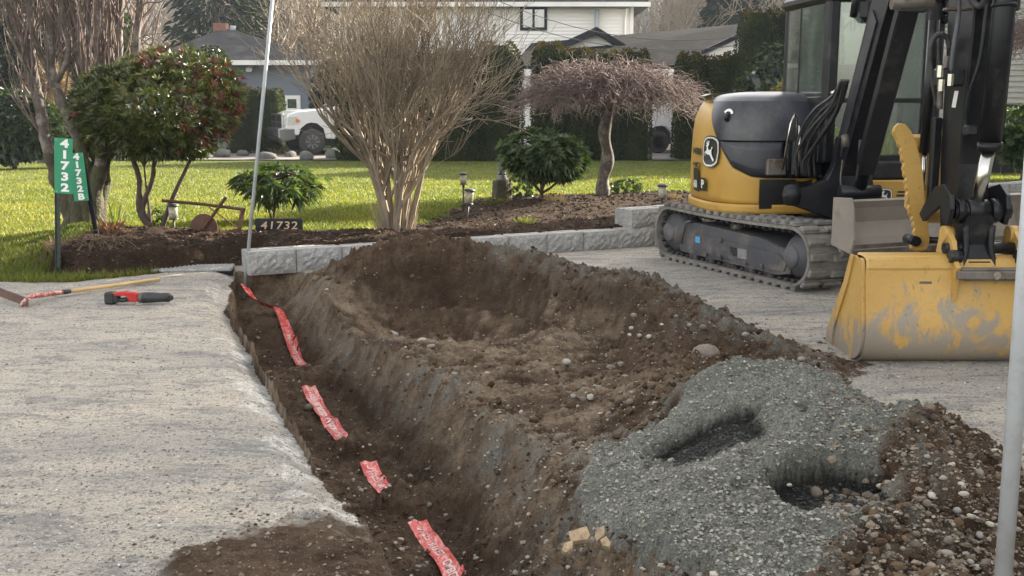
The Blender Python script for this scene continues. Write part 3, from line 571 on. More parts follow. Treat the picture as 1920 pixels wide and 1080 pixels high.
# ---------------------------------------------------------------- single stones
def stone_mesh(seed, flat=.6):
    import bmesh
    bm = bmesh.new(); bmesh.ops.create_icosphere(bm, subdivisions=2, radius=1); r = random.Random(seed); o = Vector((r.uniform(0, 50),) * 3)
    from mathutils import noise
    for v in bm.verts:
        d = v.co.copy(); v.co = d * (1 + .22 * noise.noise(d * 1.1 + o) + .08 * noise.noise(d * 3 + o)); v.co.z *= flat; v.co.y *= r.uniform(.7, .71)
    for f in bm.faces: f.smooth = True
    me = bpy.data.meshes.new('stone'); bm.to_mesh(me); bm.free(); return me
def pebmat(name, a, b): return pm(name, a, b, 25, .85, .3, 120, c3=tuple(x * 1.4 for x in a), sc3=40, t3=(.55, .7))
SM = [stone_mesh(i, .5 + .05 * (i % 4)) for i in range(6)]
for me, (a, b) in zip(SM, [((.3, .28, .24), (.2, .18, .15)), ((.2, .17, .14), (.14, .11, .085)), ((.36, .34, .3), (.26, .24, .21)), ((.17, .14, .11), (.11, .085, .065)), ((.24, .23, .21), (.17, .16, .15)), ((.42, .38, .31), (.3, .27, .22))]): me.materials.append(pebmat('pebble', a, b))
def put_stone(px, py, wpx, z, me, label, group=None, yaw=None, name='stone'):
    g = G(px, py, z)
    for _ in range(6): g = G(px, py, h1(g.x, g.y))
    s = wpx / 2 * g.y / FPX
    o = bpy.data.objects.new(name, me); COL.objects.link(o); o.scale = (s, s, s); o.location = (g.x, g.y, g.z + s * .25); o.rotation_euler = (rng.uniform(-.2, .2), rng.uniform(-.2, .2), rng.uniform(0, 6) if yaw is None else yaw)
    return tag(o, label, 'stone', group)
put_stone(733, 633, 31, -.05, SM[2], 'oval grey cobble lying alone on the cut bench beside the trench', yaw=0)
put_stone(791, 640, 19, -.05, SM[5], 'small pale stone just right of the oval grey cobble', yaw=0)
put_stone(808, 651, 17, -.05, SM[0], 'pale stone below the small one beside the oval cobble', yaw=.3)
put_stone(1050, 826, 34, 0, SM[3], 'dark brown stone at the edge of the bench by the gravel', yaw=.6)
put_stone(1145, 854, 15, 0, SM[5], 'cream pebble on the slope between bench and gravel heap')
put_stone(978, 774, 15, 0, SM[5], 'cream pebble alone in the middle of the bench')
put_stone(853, 703, 16, 0, SM[4], 'round grey stone near the lip of the trench')
put_stone(913, 702, 14, 0, SM[2], 'pale round pebble on the bench')
put_stone(479, 637, 20, -.5, SM[4], 'grey stone on the trench floor beside the upper red tape')
put_stone(588, 648, 18, -.5, SM[1], 'brown stone at the foot of the trench wall')
put_stone(580, 767, 24, -.48, SM[3], 'dark flat stone on the trench floor left of the second tape')
put_stone(893, 1048, 13, -.48, SM[5], 'white pebble on the trench floor beside the lowest tape')
put_stone(613, 544, 10, 0, SM[5], 'white pebble on the far lip of the trench')
put_stone(1160, 534, 15, .2, SM[5], 'yellow cream stone on the far crest of the soil heap')
put_stone(1225, 563, 24, .2, SM[2], 'light grey stone on the crest of the soil heap')
put_stone(1503, 676, 22, 0, SM[0], 'larger rounded stone at the far foot of the heap')
put_stone(1462, 675, 16, 0, SM[5], 'cream stone at the toe of the soil heap')
put_stone(1470, 687, 15, 0, SM[2], 'pale stone beside the cream stone at the heap toe')
put_stone(1398, 629, 18, .1, SM[4], 'grey stone lying beyond the ridge of soil')
put_stone(1080, 510, 44, .2, SM[4], 'broad grey rock set in the far crest of the soil', yaw=0, name='rock')
put_stone(1325, 668, 58, .12, SM[1], 'broad brown clod like rock on the near end of the ridge', yaw=.2, name='rock')
put_stone(1530, 928, 36, .05, SM[3], 'blocky grey stone inside the larger dark hollow', name='rock')
put_stone(1586, 1040, 30, .15, SM[3], 'dark rounded stone low on the brown end of the heap', name='rock')
put_stone(575, 973, 18, 0, SM[3], 'dark clod on the edge of the pale drive')
for a in range(100):     # the rest of the larger stones, alike
    if a < 55: px, py, wp = rng.uniform(1640, 1910), rng.uniform(850, 1075), rng.uniform(13, 26)
    elif a < 75: px, py, wp = rng.uniform(1150, 1330), rng.uniform(540, 640), rng.uniform(9, 18)
    elif a < 88: px, py, wp = rng.uniform(1060, 1200), rng.uniform(680, 780), rng.uniform(9, 22)
    else: px, py, wp = rng.uniform(1180, 1560), rng.uniform(900, 1070), rng.uniform(9, 16)
    put_stone(px, py, wp, .15, SM[int(rng.integers(0, 6))], 'loose rounded stone lying among others on the heap', 'loose stones on the heaps')
# four broken tan slabs
def chip(px, py, pts, label):
    g = G(px, py, .02)
    for _ in range(6): g = G(px, py, h1(g.x, g.y))
    sc = g.y / FPX; pl = [(u * sc, -v * sc * 1.7) for u, v in pts]
    o = MB().prism(pl, -.008, .012, 2, inset=.002).build('broken_slab', M['tan'], label=label, cat='stone'); o.location = (g.x, g.y, g.z + .014); o.rotation_euler = (.45, -.15, 0); fixn(o)
M['tan'] = pm('tan_stone', (.4, .3, .185), (.26, .19, .115), 22, .9, .6, 60, c3=(.2, .15, .1), sc3=35, t3=(.5, .6))
chip(1086, 1014, [(-20, -8), (18, -12), (22, 2), (16, 8), (-18, 8)], 'largest tan slab fragment on the gravel')
chip(1064, 1036, [(-12, 4), (-4, -7), (13, -8), (9, 4), (-4, 9)], 'small tan fragment below the largest one')
chip(1125, 1012, [(-11, 2), (-2, -10), (12, -12), (9, 2), (-8, 10)], 'upright tan fragment beside the largest one')
chip(1135, 1026, [(-9, -4), (4, -8), (10, 2), (6, 9), (-6, 6)], 'lowest right tan fragment on the gravel')

# ---------------------------------------------------------------- grass blades
def blades(x, y, z, h0, h1_, wd, mat, name, label):
    n = len(x); a = rng.uniform(0, 2 * PI, n); hh = rng.uniform(h0, h1_, n); ln = rng.normal(0, .45, (n, 2)) * hh[:, None]
    p = np.c_[x, y, z - .004]; sd_ = np.c_[np.cos(a), np.sin(a), np.zeros(n)] * wd
    v = np.stack([p - sd_, p + sd_, p + np.c_[ln, hh]], 1).reshape(-1, 3); g = rng.uniform(.6, 1.3, n)
    return MB().add(v, np.arange(3 * n).reshape(-1, 3), np.repeat(np.c_[g * rng.uniform(.9, 1.3, n), g, g * .8, np.ones(n)], 3, 0)).build(name, M[mat], colors=True, kind='stuff', cat='grass', label=label)
x, y, z, c = sample(330000, 9.3, 30, -15, 14, [3]); blades(x, y, z, .02, .05, .009, 'grassb', 'grass', 'short grass blades across the sunlit lawn')
x = rng.uniform(-6, -3.1, 9000); y = rng.uniform(9.3, 10.4, 9000); z, r, c = H(x, y, True); m = r == 3; blades(x[m], y[m], z[m], .04, .1, .005, 'grassb', 'grass', 'rougher grass fringe along the edge of the drive')
# ---------------------------------------------------------------- block retaining wall
def block_mesh(L_, Hh, Dp, seed):
    nx_, nz_ = 13, 7; r = np.random.default_rng(seed); mb = MB()
    u, v = np.meshgrid(np.linspace(0, 1, nx_), np.linspace(0, 1, nz_)); e = np.minimum(np.minimum(u, 1 - u) * 6, np.minimum(v, 1 - v) * 4).clip(0, 1)
    y = -(.022 * e + e * r.uniform(-.012, .014, u.shape)); x = u * L_ + (r.uniform(-.004, .004, u.shape)) * e; z = v * Hh
    i = (np.arange(nz_ - 1)[:, None] * nx_ + np.arange(nx_ - 1)[None]).ravel(); mb.add(np.stack([x, y, z], -1).reshape(-1, 3), np.stack([i, i + 1, i + nx_ + 1, i + nx_], -1))
    mb.add([(0, 0, 0), (L_, 0, 0), (L_, 0, Hh), (0, 0, Hh), (0, Dp, 0), (L_, Dp, 0), (L_, Dp, Hh), (0, Dp, Hh)], [(3, 2, 6, 7), (0, 3, 7, 4), (1, 5, 6, 2), (4, 7, 6, 5)])
    return mb.mesh('block', M['concrete'])
BM = [block_mesh(.447, .22, .3, i) for i in range(4)]
for me in BM: me.materials[0] = M['concrete']
cap_me = MB().bbox((.02, .03, 0), (.43, .07, .006), .002).bbox((.02, .15, 0), (.43, .19, .006), .002).mesh('rim', M['conc_top'])
def wall_run(p0, p1, ztop, name, label, rows=1, skip=None, t0=0):
    d = (p1 - p0); L_ = Vector((d.x, d.y)).length; an = math.atan2(d.y, d.x)
    root = empty(name, (p0.x, p0.y, 0), an, label, 'wall')
    k = 0
    for r_ in range(rows):
        s = -.0 - (.22 * (r_ % 2))
        while s < L_:
            o = bpy.data.objects.new('block', BM[k % 4]); COL.objects.link(o); o.parent = root; o.location = (s, rng.uniform(-.004, .004), ztop - .222 * (r_ + 1) + rng.uniform(-.003, .003)); k += 1
            if r_ == 0:
                c = bpy.data.objects.new('rim', cap_me); COL.objects.link(c); c.parent = o; c.location = (0, 0, .22)
            s += .455
    return root
wall_run(WA[0], WA[1], .205, 'retaining_wall', 'low wall of grey split faced concrete blocks in front of the planting bed')
wall_run(WA[1] + Vector((-.1, -.02, 0)), WB, .42, 'retaining_wall', 'taller grey block wall running back behind the excavator', 2)
MB().bbox((0, 0, 0), (.75, .3, .03), .008).build('paving_slab', M['concrete'], label='ribbed concrete slab half buried beside the trench end', cat='slab', loc=(-3.42, 9.97, -.002)).rotation_euler = (0, 0, .16)
sl_ = bpy.data.objects['paving_slab']; mb = MB()
for i in range(17): mb.bbox((.05 + i * .038, .03, .03), (.066 + i * .038, .27, .036), .002)
mb.build('rib', M['concrete'], sl_, kind='stuff')

# ---------------------------------------------------------------- plants
def quads_leaves(mb, P, Dn, Up, L_, W_, col, droop=.0):
    # folded leaf: two triangles-pairs; P base (N,3) Dn direction Up normal-ish
    Dn = Dn / (np.linalg.norm(Dn, axis=1)[:, None] + 1e-9); Sd = np.cross(Dn, Up); Sd /= np.linalg.norm(Sd, axis=1)[:, None] + 1e-9; Nn = np.cross(Sd, Dn)
    n = len(P); L_ = np.broadcast_to(L_, n)[:, None]; W_ = np.broadcast_to(W_, n)[:, None]
    tip = P + Dn * L_ - np.array([0, 0, 1.]) * L_ * droop; mid = P + Dn * L_ * .5 - np.array([0, 0, 1.]) * L_ * droop * .2
    v = np.stack([P, mid + Sd * W_ + Nn * W_ * .3, tip, mid - Sd * W_ + Nn * W_ * .3, ], 1).reshape(-1, 3)
    i = np.arange(n)[:, None] * 4; F = np.concatenate([i + [[0, 1, 2]], i + [[0, 2, 3]]])
    mb.add(v, F, np.repeat(col, 4, 0))
def rnd_dirs(n):
    v = rng.normal(0, 1, (n, 3)); return v / np.linalg.norm(v, axis=1)[:, None]
def tint(n, lo=.65, hi=1.3, c=(1, 1, 1)):
    g = rng.uniform(lo, hi, n)[:, None]; return np.c_[g * np.array(c)[None] * rng.uniform(.92, 1.08, (n, 3)), np.ones(n)]
def rosettes(mb, P, Nrm, k, L_, W_, droop=.15, spread=.9, redf=None, lo=.6, hi=1.35):
    n = len(P); Nrm = Nrm / np.linalg.norm(Nrm, axis=1)[:, None]; A = np.cross(Nrm, rnd_dirs(n)); A /= np.linalg.norm(A, axis=1)[:, None]; B = np.cross(Nrm, A); base = tint(n, lo, hi)
    if redf is not None: base[redf] = np.c_[rng.uniform(1.2, 2.1, redf.sum()), rng.uniform(.3, .6, redf.sum()), rng.uniform(.9, 1.6, redf.sum()), np.ones(redf.sum())]
    for j in range(k):
        a = 2 * PI * j / k + rng.uniform(-.3, .3, n); sp = spread * rng.uniform(.7, 1.3, n)
        d = Nrm + (A * np.cos(a)[:, None] + B * np.sin(a)[:, None]) * sp[:, None]
        c = base.copy(); c[:, :3] *= rng.uniform(.8, 1.2, n)[:, None]
        quads_leaves(mb, P, d, Nrm, L_ * rng.uniform(.75, 1.2, n), W_ * rng.uniform(.8, 1.2, n), c, droop)
def blob_points(n, R, c=(0, 0, 0), shell=.5, lumps=5, seed=0, amp=.18):
    d = rnd_dirs(n); r = rng.uniform(shell ** 3, 1, n) ** (1 / 3)
    lum = np.ones(n); q = np.random.default_rng(seed)
    for _ in range(lumps): 
        k = q.normal(0, 1, 3); k /= np.linalg.norm(k); lum += amp * np.maximum((d @ k - .6) / .4, 0) * (1 if q.uniform() < .6 else -1)
    return d * (r * lum)[:, None] * np.array(R)[None] + np.array(c)[None], d
def grow(mb, p, d, L_, r, depth, tip_r=.002, segs=5, wob=.12, up=.0, fork=(2, 3), spread=.5, ratio=.72, sides=(7, 5, 4, 3, 3, 3), pts=None, lv=0, zmax=99, shape=None):
    path = [np.array(p, float)]; d = np.array(d, float); d /= np.linalg.norm(d)
    for i in range(segs):
        d = d + rng.normal(0, wob, 3) * .5 + np.array([0, 0, up]); d /= np.linalg.norm(d); path.append(path[-1] + d * L_ / segs)
        if path[-1][2] > zmax or (shape is not None and not shape(path[-1])): break
    m = len(path); rr = np.linspace(r, max(r * .62, tip_r) if depth > 0 else tip_r, m)
    mb.tube(path, rr, sides[min(lv, len(sides) - 1)], cap=False)
    if depth <= 0 or m < segs: 
        if pts is not None: pts.append(path[-1])
        return
    for k in range(rng.integers(fork[0], fork[1] + 1)):
        t = rng.uniform(.45, 1) if k else 1.0; i = min(int(t * (m - 1)), m - 1)
        e = d + rng.normal(0, spread, 3); e /= np.linalg.norm(e)
        grow(mb, path[i], e, L_ * ratio * rng.uniform(.75, 1.15), rr[i] * rng.uniform(.6, .8), depth - 1, tip_r, segs, wob, up, fork, spread, ratio, sides, pts, lv + 1, zmax, shape)

# big fan shaped bare shrub
rng = np.random.default_rng(21)
base = G(742, 436, .21); base.z = h1(base.x, base.y) - .03
root = empty('bare_shrub', base, 0, 'large bare many stemmed shrub fanning out from one base in the planting bed', 'shrub')
mb = MB(); mt = MB()
def fanshape(p): return (abs(p[0] + .03 * p[2]) * ((1.1 + .45 * max(0, min(1, 1.7 - p[2]))) if p[0] < 0 else .97) < 999 if False else .1 + 1.3 * min(1, max(.05, p[2]) / 1.9) ** 1.25) and (p[2] < 3.3) and abs(p[1]) < 1.2
for i in range(19):
    a = rng.uniform(0, 2 * PI); q = rng.uniform(.1, 1) ** .6
    p0 = np.array([math.cos(a) * .17 * q, math.sin(a) * .11 * q, 0]); d0 = np.array([math.cos(a) * .35 * q, math.sin(a) * .28 * q, 1])
    L0 = rng.uniform(.6, 1.05); r0 = rng.uniform(.022, .042); path = [p0]; d = d0 / np.linalg.norm(d0)
    for s_ in range(6): d = d + rng.normal(0, .05, 3) + np.array([d0[0] * .05, d0[1] * .04, 0]); d /= np.linalg.norm(d); path.append(path[-1] + d * L0 / 6)
    rr = np.linspace(r0 * 1.15, r0 * .75, 7); mb.tube(path, rr, 7, cap=False)
    for k in range(rng.integers(4, 7)):
        j = rng.integers(3, 7) if k else 6; e = d + rng.normal(0, .3, 3) * [1.25, 1, .3]; e[2] = abs(e[2])
        grow(mt, path[j], e, rng.uniform(.55, .85), rr[j] * rng.uniform(.55, .8), 4, .003, 5, .17, .06, (2, 3), .33, .8, (5, 4, 3, 3, 3), None, 0, 3.3, fanshape)
for i in range(60):
    a = rng.uniform(0, 2 * PI); q = rng.uniform(.8, 1.3); grow(mb, (math.cos(a) * .17 * q, math.sin(a) * .13 * q, .0), (math.cos(a) * .25, math.sin(a) * .2, 1), rng.uniform(.1, .45), rng.uniform(.003, .007), 0)
mb.build('trunk', M['bark_t'] if 'bark_t' in M else M['twig'], root); mt.build('crown', M['twig'], root, kind='stuff')

# multi-stemmed tree on the left: pale thick stems
Yt = 11.3; tb = D(160, 452, Yt); tz = h1(tb.x, tb.y) - .05; tb.z = tz
root = empty('coppiced_tree', tb, 0, 'bare multi stemmed tree with pale lenticelled bark behind the green number signs', 'tree')
mb = MB(); mt = MB()
def px_path(pts): 
    out = []
    for x_, y_, *r_ in pts: q = D(x_, y_, Yt + (r_[0] if r_ else 0)); out.append((q.x - tb.x, q.y - tb.y, q.z - tz))
    return catmull(out, 5)
stems = [([(152, 470), (132, 395), (112, 345), (98, 305), (84, 255), (76, 205), (66, 160), (55, 104), (40, 60), (18, 10), (0, -60)], .062, .05),
         ([(158, 470), (160, 400), (160, 330), (152, 277), (138, 240), (120, 200), (104, 160), (96, 130), (94, 78), (94, 26), (92, -60), (90, -160)], .068, .04),
         ([(166, 470), (172, 400), (182, 340), (190, 290), (186, 240), (170, 190, .1), (156, 130, .1), (146, 78, .1), (140, 26, .1), (124, -50, .1)], .066, .05),
         ([(164, 470), (168, 380), (172, 300, .1), (178, 220, .1), (182, 150, .1), (186, 100, .1), (187, 50, .1), (182, 0, .1), (180, -100, .1)], .06, .046),
         ([(172, 470), (186, 380, .1), (196, 310, .15), (205, 240, .2), (215, 170, .2), (222, 110, .2), (224, 50, .2), (226, -30, .2)], .052, .034),
         ([(215, 170, .2), (238, 118, .15), (254, 100, .1), (258, 52, .1), (263, 0, .1), (268, -90, .1)], .036, .03),
         ([(100, 152), (74, 100), (62, 60), (50, 0), (44, -80)], .03, .02), ([(156, 130, .1), (170, 80, .1), (165, 20, .1), (168, -60, .1)], .034, .024),
         ([(104, 160), (128, 100, -.1), (118, 40, -.1), (108, -60, -.1)], .03, .02), ([(200, 260, .2), (208, 180, .25), (204, 90, .25), (208, 0, .25), (206, -80, .25)], .032, .024), ([(70, 180), (50, 130, -.1), (30, 90, -.1), (16, 40, -.1), (10, -40, -.1)], .022, .014)]
for pts, r0, r1 in stems:
    P_ = px_path(pts); n_ = len(P_); rr = np.linspace(r0, r1, n_) * (1 + .09 * np.sin(np.arange(n_) * 1.7) + rng.uniform(-.05, .08, n_)); mb.tube(P_, rr, 10, cap=False)
    for j in range(int(n_ * .35), n_):
        for _ in range(1 if rng.uniform() < .6 else 0):
            e = np.array([rng.normal(0, .5), rng.normal(0, .4), .9]); grow(mt, P_[j], e, rng.uniform(.5, .9), rng.uniform(.007, .013), 2, .0025, 5, .1, .12, (1, 3), .22, .8, (5, 4, 3), None, 0)
for i in range(55):     # upright one-year shoots
    x_ = rng.uniform(30, 262); y_ = rng.uniform(60, 170); q = D(x_, y_, Yt + rng.uniform(-.2, .3)); grow(mt, (q.x - tb.x, q.y - tb.y, q.z - tz), (rng.normal(0, .12), rng.normal(0, .12), 1), rng.uniform(.7, 1.3), rng.uniform(.004, .008), 1, .002, 6, .07, .05, (1, 2), .15, .8, (4, 3), None)
for x0_, y0_, c_ in ((262, 70, [(262, 70), (285, 82), (300, 20), (310, 0)]), (255, 20, [(252, 22), (275, 5), (302, 3), (318, -20)])):
    mt.tube(px_path(c_), .008, 5, cap=False)
mb.build('trunk', M['bark'], root); mt.build('crown', M['twig2'], root, kind='stuff')
tr = bpy.data.materials.new('x'); 
mb = MB()
for pts, r0, r1 in stems[:5]:
    P_ = px_path(pts); k_ = int(len(P_) * .36); q_ = np.arange(k_); mb.tube(P_[:k_], np.linspace(.125, .06, k_) * (1 + .18 * np.sin(q_ * 1.3 + r0 * 90)) , 12, cap=False)
for i in range(7): a = i * .9; mb.tube(catmull([(math.cos(a) * .05, math.sin(a) * .05, .4), (math.cos(a) * .12, math.sin(a) * .1, .15), (math.cos(a) * .24, math.sin(a) * .18, -.02)], 4), np.linspace(.1, .05, 9), 9, cap=False)
mb.build('root_flare', M['stump'], root)
# rooty clump and iris stubs at its foot
mb = MB()
for i in range(420):
    a = rng.uniform(-1, 1); x0 = tb.x + .36 + a * .4; y0 = rng.uniform(10.05, 10.5); z0 = h1(x0, y0) + .01
    d = np.array([rng.normal(0, .8), rng.normal(-.4, .5), rng.uniform(-.2, .8)]); path = [np.array([x0, y0, z0])]; L0 = rng.uniform(.1, .34)
    for _ in range(5): d = d + np.array([0, 0, -.45]) + rng.normal(0, .3, 3); d /= np.linalg.norm(d); path.append(path[-1] + d * L0 / 5); path[-1][2] = max(path[-1][2], .01)
    mb.tube(path, rng.uniform(.0015, .004), 3, cap=False)
mb.build('root_clump', pm('dry_roots', (.2, .14, .09), (.1, .07, .05), 12, .9, 0), kind='stuff', label='tangled dry roots hanging over the dug bank below the bare tree', cat='roots')
def stalks(px, py, z, n, L0, spread, mat, name, label, cat, wd=.006, droop=.3, group=None, tn=(1, 1, 1)):
    g = G(px, py, z); 
    for _ in range(4): g = G(px, py, h1(g.x, g.y))
    mb = MB(); a = rng.uniform(0, 2 * PI, n); r_ = rng.uniform(0, spread * .3, n); P = np.c_[np.cos(a) * r_, np.sin(a) * r_, np.zeros(n)]
    d = np.c_[np.cos(a) * rng.uniform(.1, .8, n), np.sin(a) * rng.uniform(.1, .8, n), np.ones(n)]; quads_leaves(mb, P, d, rnd_dirs(n), rng.uniform(.4, 1, n) * L0, wd, tint(n, .6, 1.4, tn), droop)
    return mb.build(name, M[mat], colors=True, loc=(g.x, g.y, h1(g.x, g.y) - .01), label=label, cat=cat, group=group)
stalks(125, 452, .2, 70, .3, .5, 'dry', 'dead_plant', 'clump of withered flower stalks left of the bare tree foot', 'plant')
stalks(205, 442, .2, 0 + 60, .26, .4, 'dry', 'dead_plant', 'reddish withered clump right of the bare tree foot', 'plant', tn=(.75, .5, .42))
stalks(215, 430, .2, 9, .42, .2, 'grassb', 'iris_leaves', 'upright green iris leaf between the signs and the round shrub', 'plant', .012, 0)
stalks(985, 418, .25, 90, .16, .35, 'grassb', 'grass_tuft', 'low green tuft alone in the middle of the planting bed', 'grass', .004, .3)
stalks(930, 382, .28, 120, .15, .6, 'grassb', 'grass_tuft', 'green weeds in front of the mossy stump', 'grass', .004, .3)
stalks(1042, 385, .28, 60, .2, .4, 'dry', 'dead_plant', 'pale dry stalks under the round rhododendron', 'plant', .004, .2)
stalks(1262, 372, .28, 120, .17, .5, 'dry', 'dead_plant', 'low dry plant beside the lantern near the excavator', 'plant', .004, .2)

def crown_shrub(name, base, trunkpts, C_, R_, nros, k, L_, W_, mat, label, cat='shrub', redfn=None, droop=.15, shell=.55, inner=True, stems_r=.03, seed=1, amp=.2, spread=.9):
    root = empty(name, base, 0, label, cat); mb = MB()
    for pts, r0 in trunkpts: P_ = catmull([(q[0] - base[0], q[1] - base[1], q[2] - base[2]) for q in pts], 4); mb.tube(P_, np.linspace(r0, r0 * .55, len(P_)), 8, cap=False)
    c = np.array(C_) - np.array(base)
    for i in range(26):
        d = rnd_dirs(1)[0]; d[2] = abs(d[2]); st_ = trunkpts[i % len(trunkpts)][0][-1]; s0 = np.array(st_) - np.array(base); e = c + d * np.array(R_) * .8
        P_ = catmull([s0, (s0 + e) / 2 + rng.normal(0, .03, 3), e], 3); mb.tube(P_, np.linspace(.011, .003, len(P_)), 4, cap=False)
    mb.build('trunk', M['bark2'], root); ml = MB()
    P, d = blob_points(nros, R_, c, shell, 7, seed, amp); P[:, 2] = np.maximum(P[:, 2], c[2] - R_[2] * .8)
    nrm = d + np.array([0, 0, .5]) + rng.normal(0, .3, d.shape); red = None
    if redfn is not None: red = redfn(P - c, d)
    rosettes(ml, P, nrm, k, L_, W_, droop, spread, red); ml.build('crown', M[mat], root, colors=True, kind='stuff')
    return root
Yp = 11.3; b = D(285, 440, Yp); b.z = h1(b.x, b.y) - .03
crown_shrub('pieris_shrub', b, [([b, D(262, 395, Yp), D(262, 340, Yp), D(250, 300, Yp), D(235, 250, Yp)], .04), ([b, D(268, 390, Yp), D(285, 340, Yp), D(292, 290, Yp), D(310, 240, Yp)], .034), ([D(284, 430, Yp), D(278, 380, Yp), D(274, 350, Yp), D(270, 310, Yp)], .016), ([D(305, 425, Yp + .1), D(322, 375, Yp), D(345, 325, Yp), D(362, 290, Yp)], .028)],
            D(293, 205, Yp), (.84, .78, .56), 2300, 9, .095, .0095, 'leaf_p', 'rounded evergreen shrub with red young tips and twisted brown trunks',
            redfn=lambda q, d: (rng.uniform(0, 1, len(q)) < np.clip(.02 + .32 * ((q[:, 0] > .45) & (q[:, 2] > -.35)) * 1.0 + .3 * ((q[:, 2] > .38) & (q[:, 0] > -.05) & (q[:, 0] < .35)), 0, .75)) & (np.linalg.norm(q / [.89, .8, .6], axis=1) > .78), seed=3, amp=.32)
Yr = 12.6; b = D(512, 408, Yr); b.z = h1(b.x, b.y) - .03
crown_shrub('rhododendron', b, [([b, D(516, 385, Yr), D(522, 360, Yr), D(532, 330, Yr)], .014), ([b, D(500, 385, Yr), D(485, 360, Yr), D(478, 335, Yr)], .012)], D(522, 343, Yr), (.5, .4, .2), 130, 9, .15, .017, 'leaf_r', 'small open rhododendron with long drooping leaves above the black house sign', droop=.45, shell=.3, seed=5, spread=1.1)
Yr = 14.4; b = D(1018, 380, Yr); b.z = h1(b.x, b.y) - .03
crown_shrub('rhododendron', b, [([b, D(1015, 360, Yr), D(1020, 345, Yr), D(1040, 325, Yr)], .03), ([D(1016, 362, Yr), D(1000, 345, Yr), D(985, 330, Yr)], .022), ([D(1016, 362, Yr), D(1035, 350, Yr), D(1060, 325, Yr)], .02)], D(1024, 296, Yr), (.56, .5, .33), 460, 8, .12, .018, 'leaf_r', 'compact round rhododendron on a short trunk right of the stone figure', droop=.22, shell=.5, seed=6, spread=1.1)
def tuft_shrub(px, py, z, R_, n, k, L_, W_, mat, name, label, cat='shrub', droop=.2, group=None):
    g = G(px, py, z); g.z = h1(g.x, g.y); mb = MB(); P, d = blob_points(n, R_, (0, 0, R_[2] * .8), .2); P[:, 2] = np.maximum(P[:, 2], .02)
    rosettes(mb, P, d + [0, 0, .6], k, L_, W_, droop); return mb.build(name, M[mat], colors=True, loc=g, label=label, cat=cat, group=group)
tuft_shrub(1172, 358, .28, (.28, .2, .12), 110, 7, .07, .014, 'leaf_r', 'low_shrub', 'low spreading green plant right of the weeping maple trunk')
tuft_shrub(295, 432, .22, (.1, .1, .12), 60, 6, .045, .01, 'leaf_r', 'low_shrub', 'small leafy seedling at the foot of the red tipped shrub')
tuft_shrub(978, 368, .28, (.2, .15, .18), 90, 6, .06, .012, 'leaf_r', 'low_shrub', 'green fern like plant between stump and round rhododendron')

def weeping(px, py, z, Yq, cx, cy, rx, rz, n, label, name='weeping_maple', below=.0, trunkpts=None):
    b = D(px, py, Yq); b.z = h1(b.x, b.y) - .03; root = empty(name, b, 0, label, 'tree'); mb = MB()
    P_ = catmull([(q.x - b.x, q.y - b.y, q.z - b.z) for q in trunkpts], 5); n_ = len(P_); mb.tube(P_, np.linspace(.1, .07, n_) * (1 + .12 * np.sin(np.arange(n_) * .9)), 10, cap=False)
    P2 = [np.array(p) + (.05 * math.sin(i * .5), .03, 0) for i, p in enumerate(P_)]; mb.tube(P2, np.linspace(.05, .045, n_), 8, cap=False); mb.build('trunk', M['bark'], root)
    c = D(cx, cy, Yq); c = np.array([c.x - b.x, c.y - b.y, c.z - b.z]); top = np.array(P_[-1]); mt = MB()
    for i in range(n):
        a = rng.uniform(0, 2 * PI); q = rng.uniform(.05, 1) ** .5; R1 = rx * q
        hz = rz * (1 - (q * .95) ** 2.2) + rng.normal(0, .03)
        e = c + np.array([math.cos(a) * R1, math.sin(a) * R1 * .8, hz]); m1 = c + np.array([math.cos(a) * R1 * .45, math.sin(a) * R1 * .36, rz * .75 * rng.uniform(.6, 1.05)]) + rng.normal(0, .06, 3)
        s0 = top + rng.normal(0, .04, 3) if i % 3 else m1
        pth = catmull([s0, m1, e], 4) if i % 3 else [m1, (m1 + e) / 2 + [0, 0, .05], e]
        if i % 4 == 0: mt.tube(pth, np.linspace(.02, .004, len(pth)), 4, cap=False)
        for _ in range(9):
            j = rng.integers(len(pth) // 2, len(pth)); p = np.array(pth[j]) + rng.normal(0, .07, 3); d = np.array([math.cos(a) + rng.normal(0, .9), math.sin(a) + rng.normal(0, .9), rng.normal(.1, .45)]); d /= np.linalg.norm(d); pp = [p]; L0 = rng.uniform(.12, .38)
            for _k in range(5): d = d + rng.normal(0, .3, 3) + [0, 0, -.16]; d /= np.linalg.norm(d); pp.append(pp[-1] + d * L0 / 5)
            mt.tube(pp, np.linspace(.0055, .002, 6), 3, cap=False)
    mt.build('crown', M['twig2'], root, kind='stuff')
Yw = 15.6
weeping(1130, 360, .3, Yw, 1140, 212, 1.42, .66, 620, 'umbrella shaped weeping maple with a dense tangle of bare purple brown twigs', trunkpts=[D(1130, 366, Yw), D(1131, 335, Yw), D(1140, 295, Yw), D(1133, 250, Yw), D(1142, 205, Yw), D(1140, 170, Yw)])
weeping(2010, 330, .35, 17.5, 2000, 120, 1.5, .8, 380, 'second weeping maple half cut off by the right edge of the view', trunkpts=[D(2010, 345, 17.5), D(2004, 290, 17.5), D(2012, 220, 17.5), D(2005, 130, 17.5)])

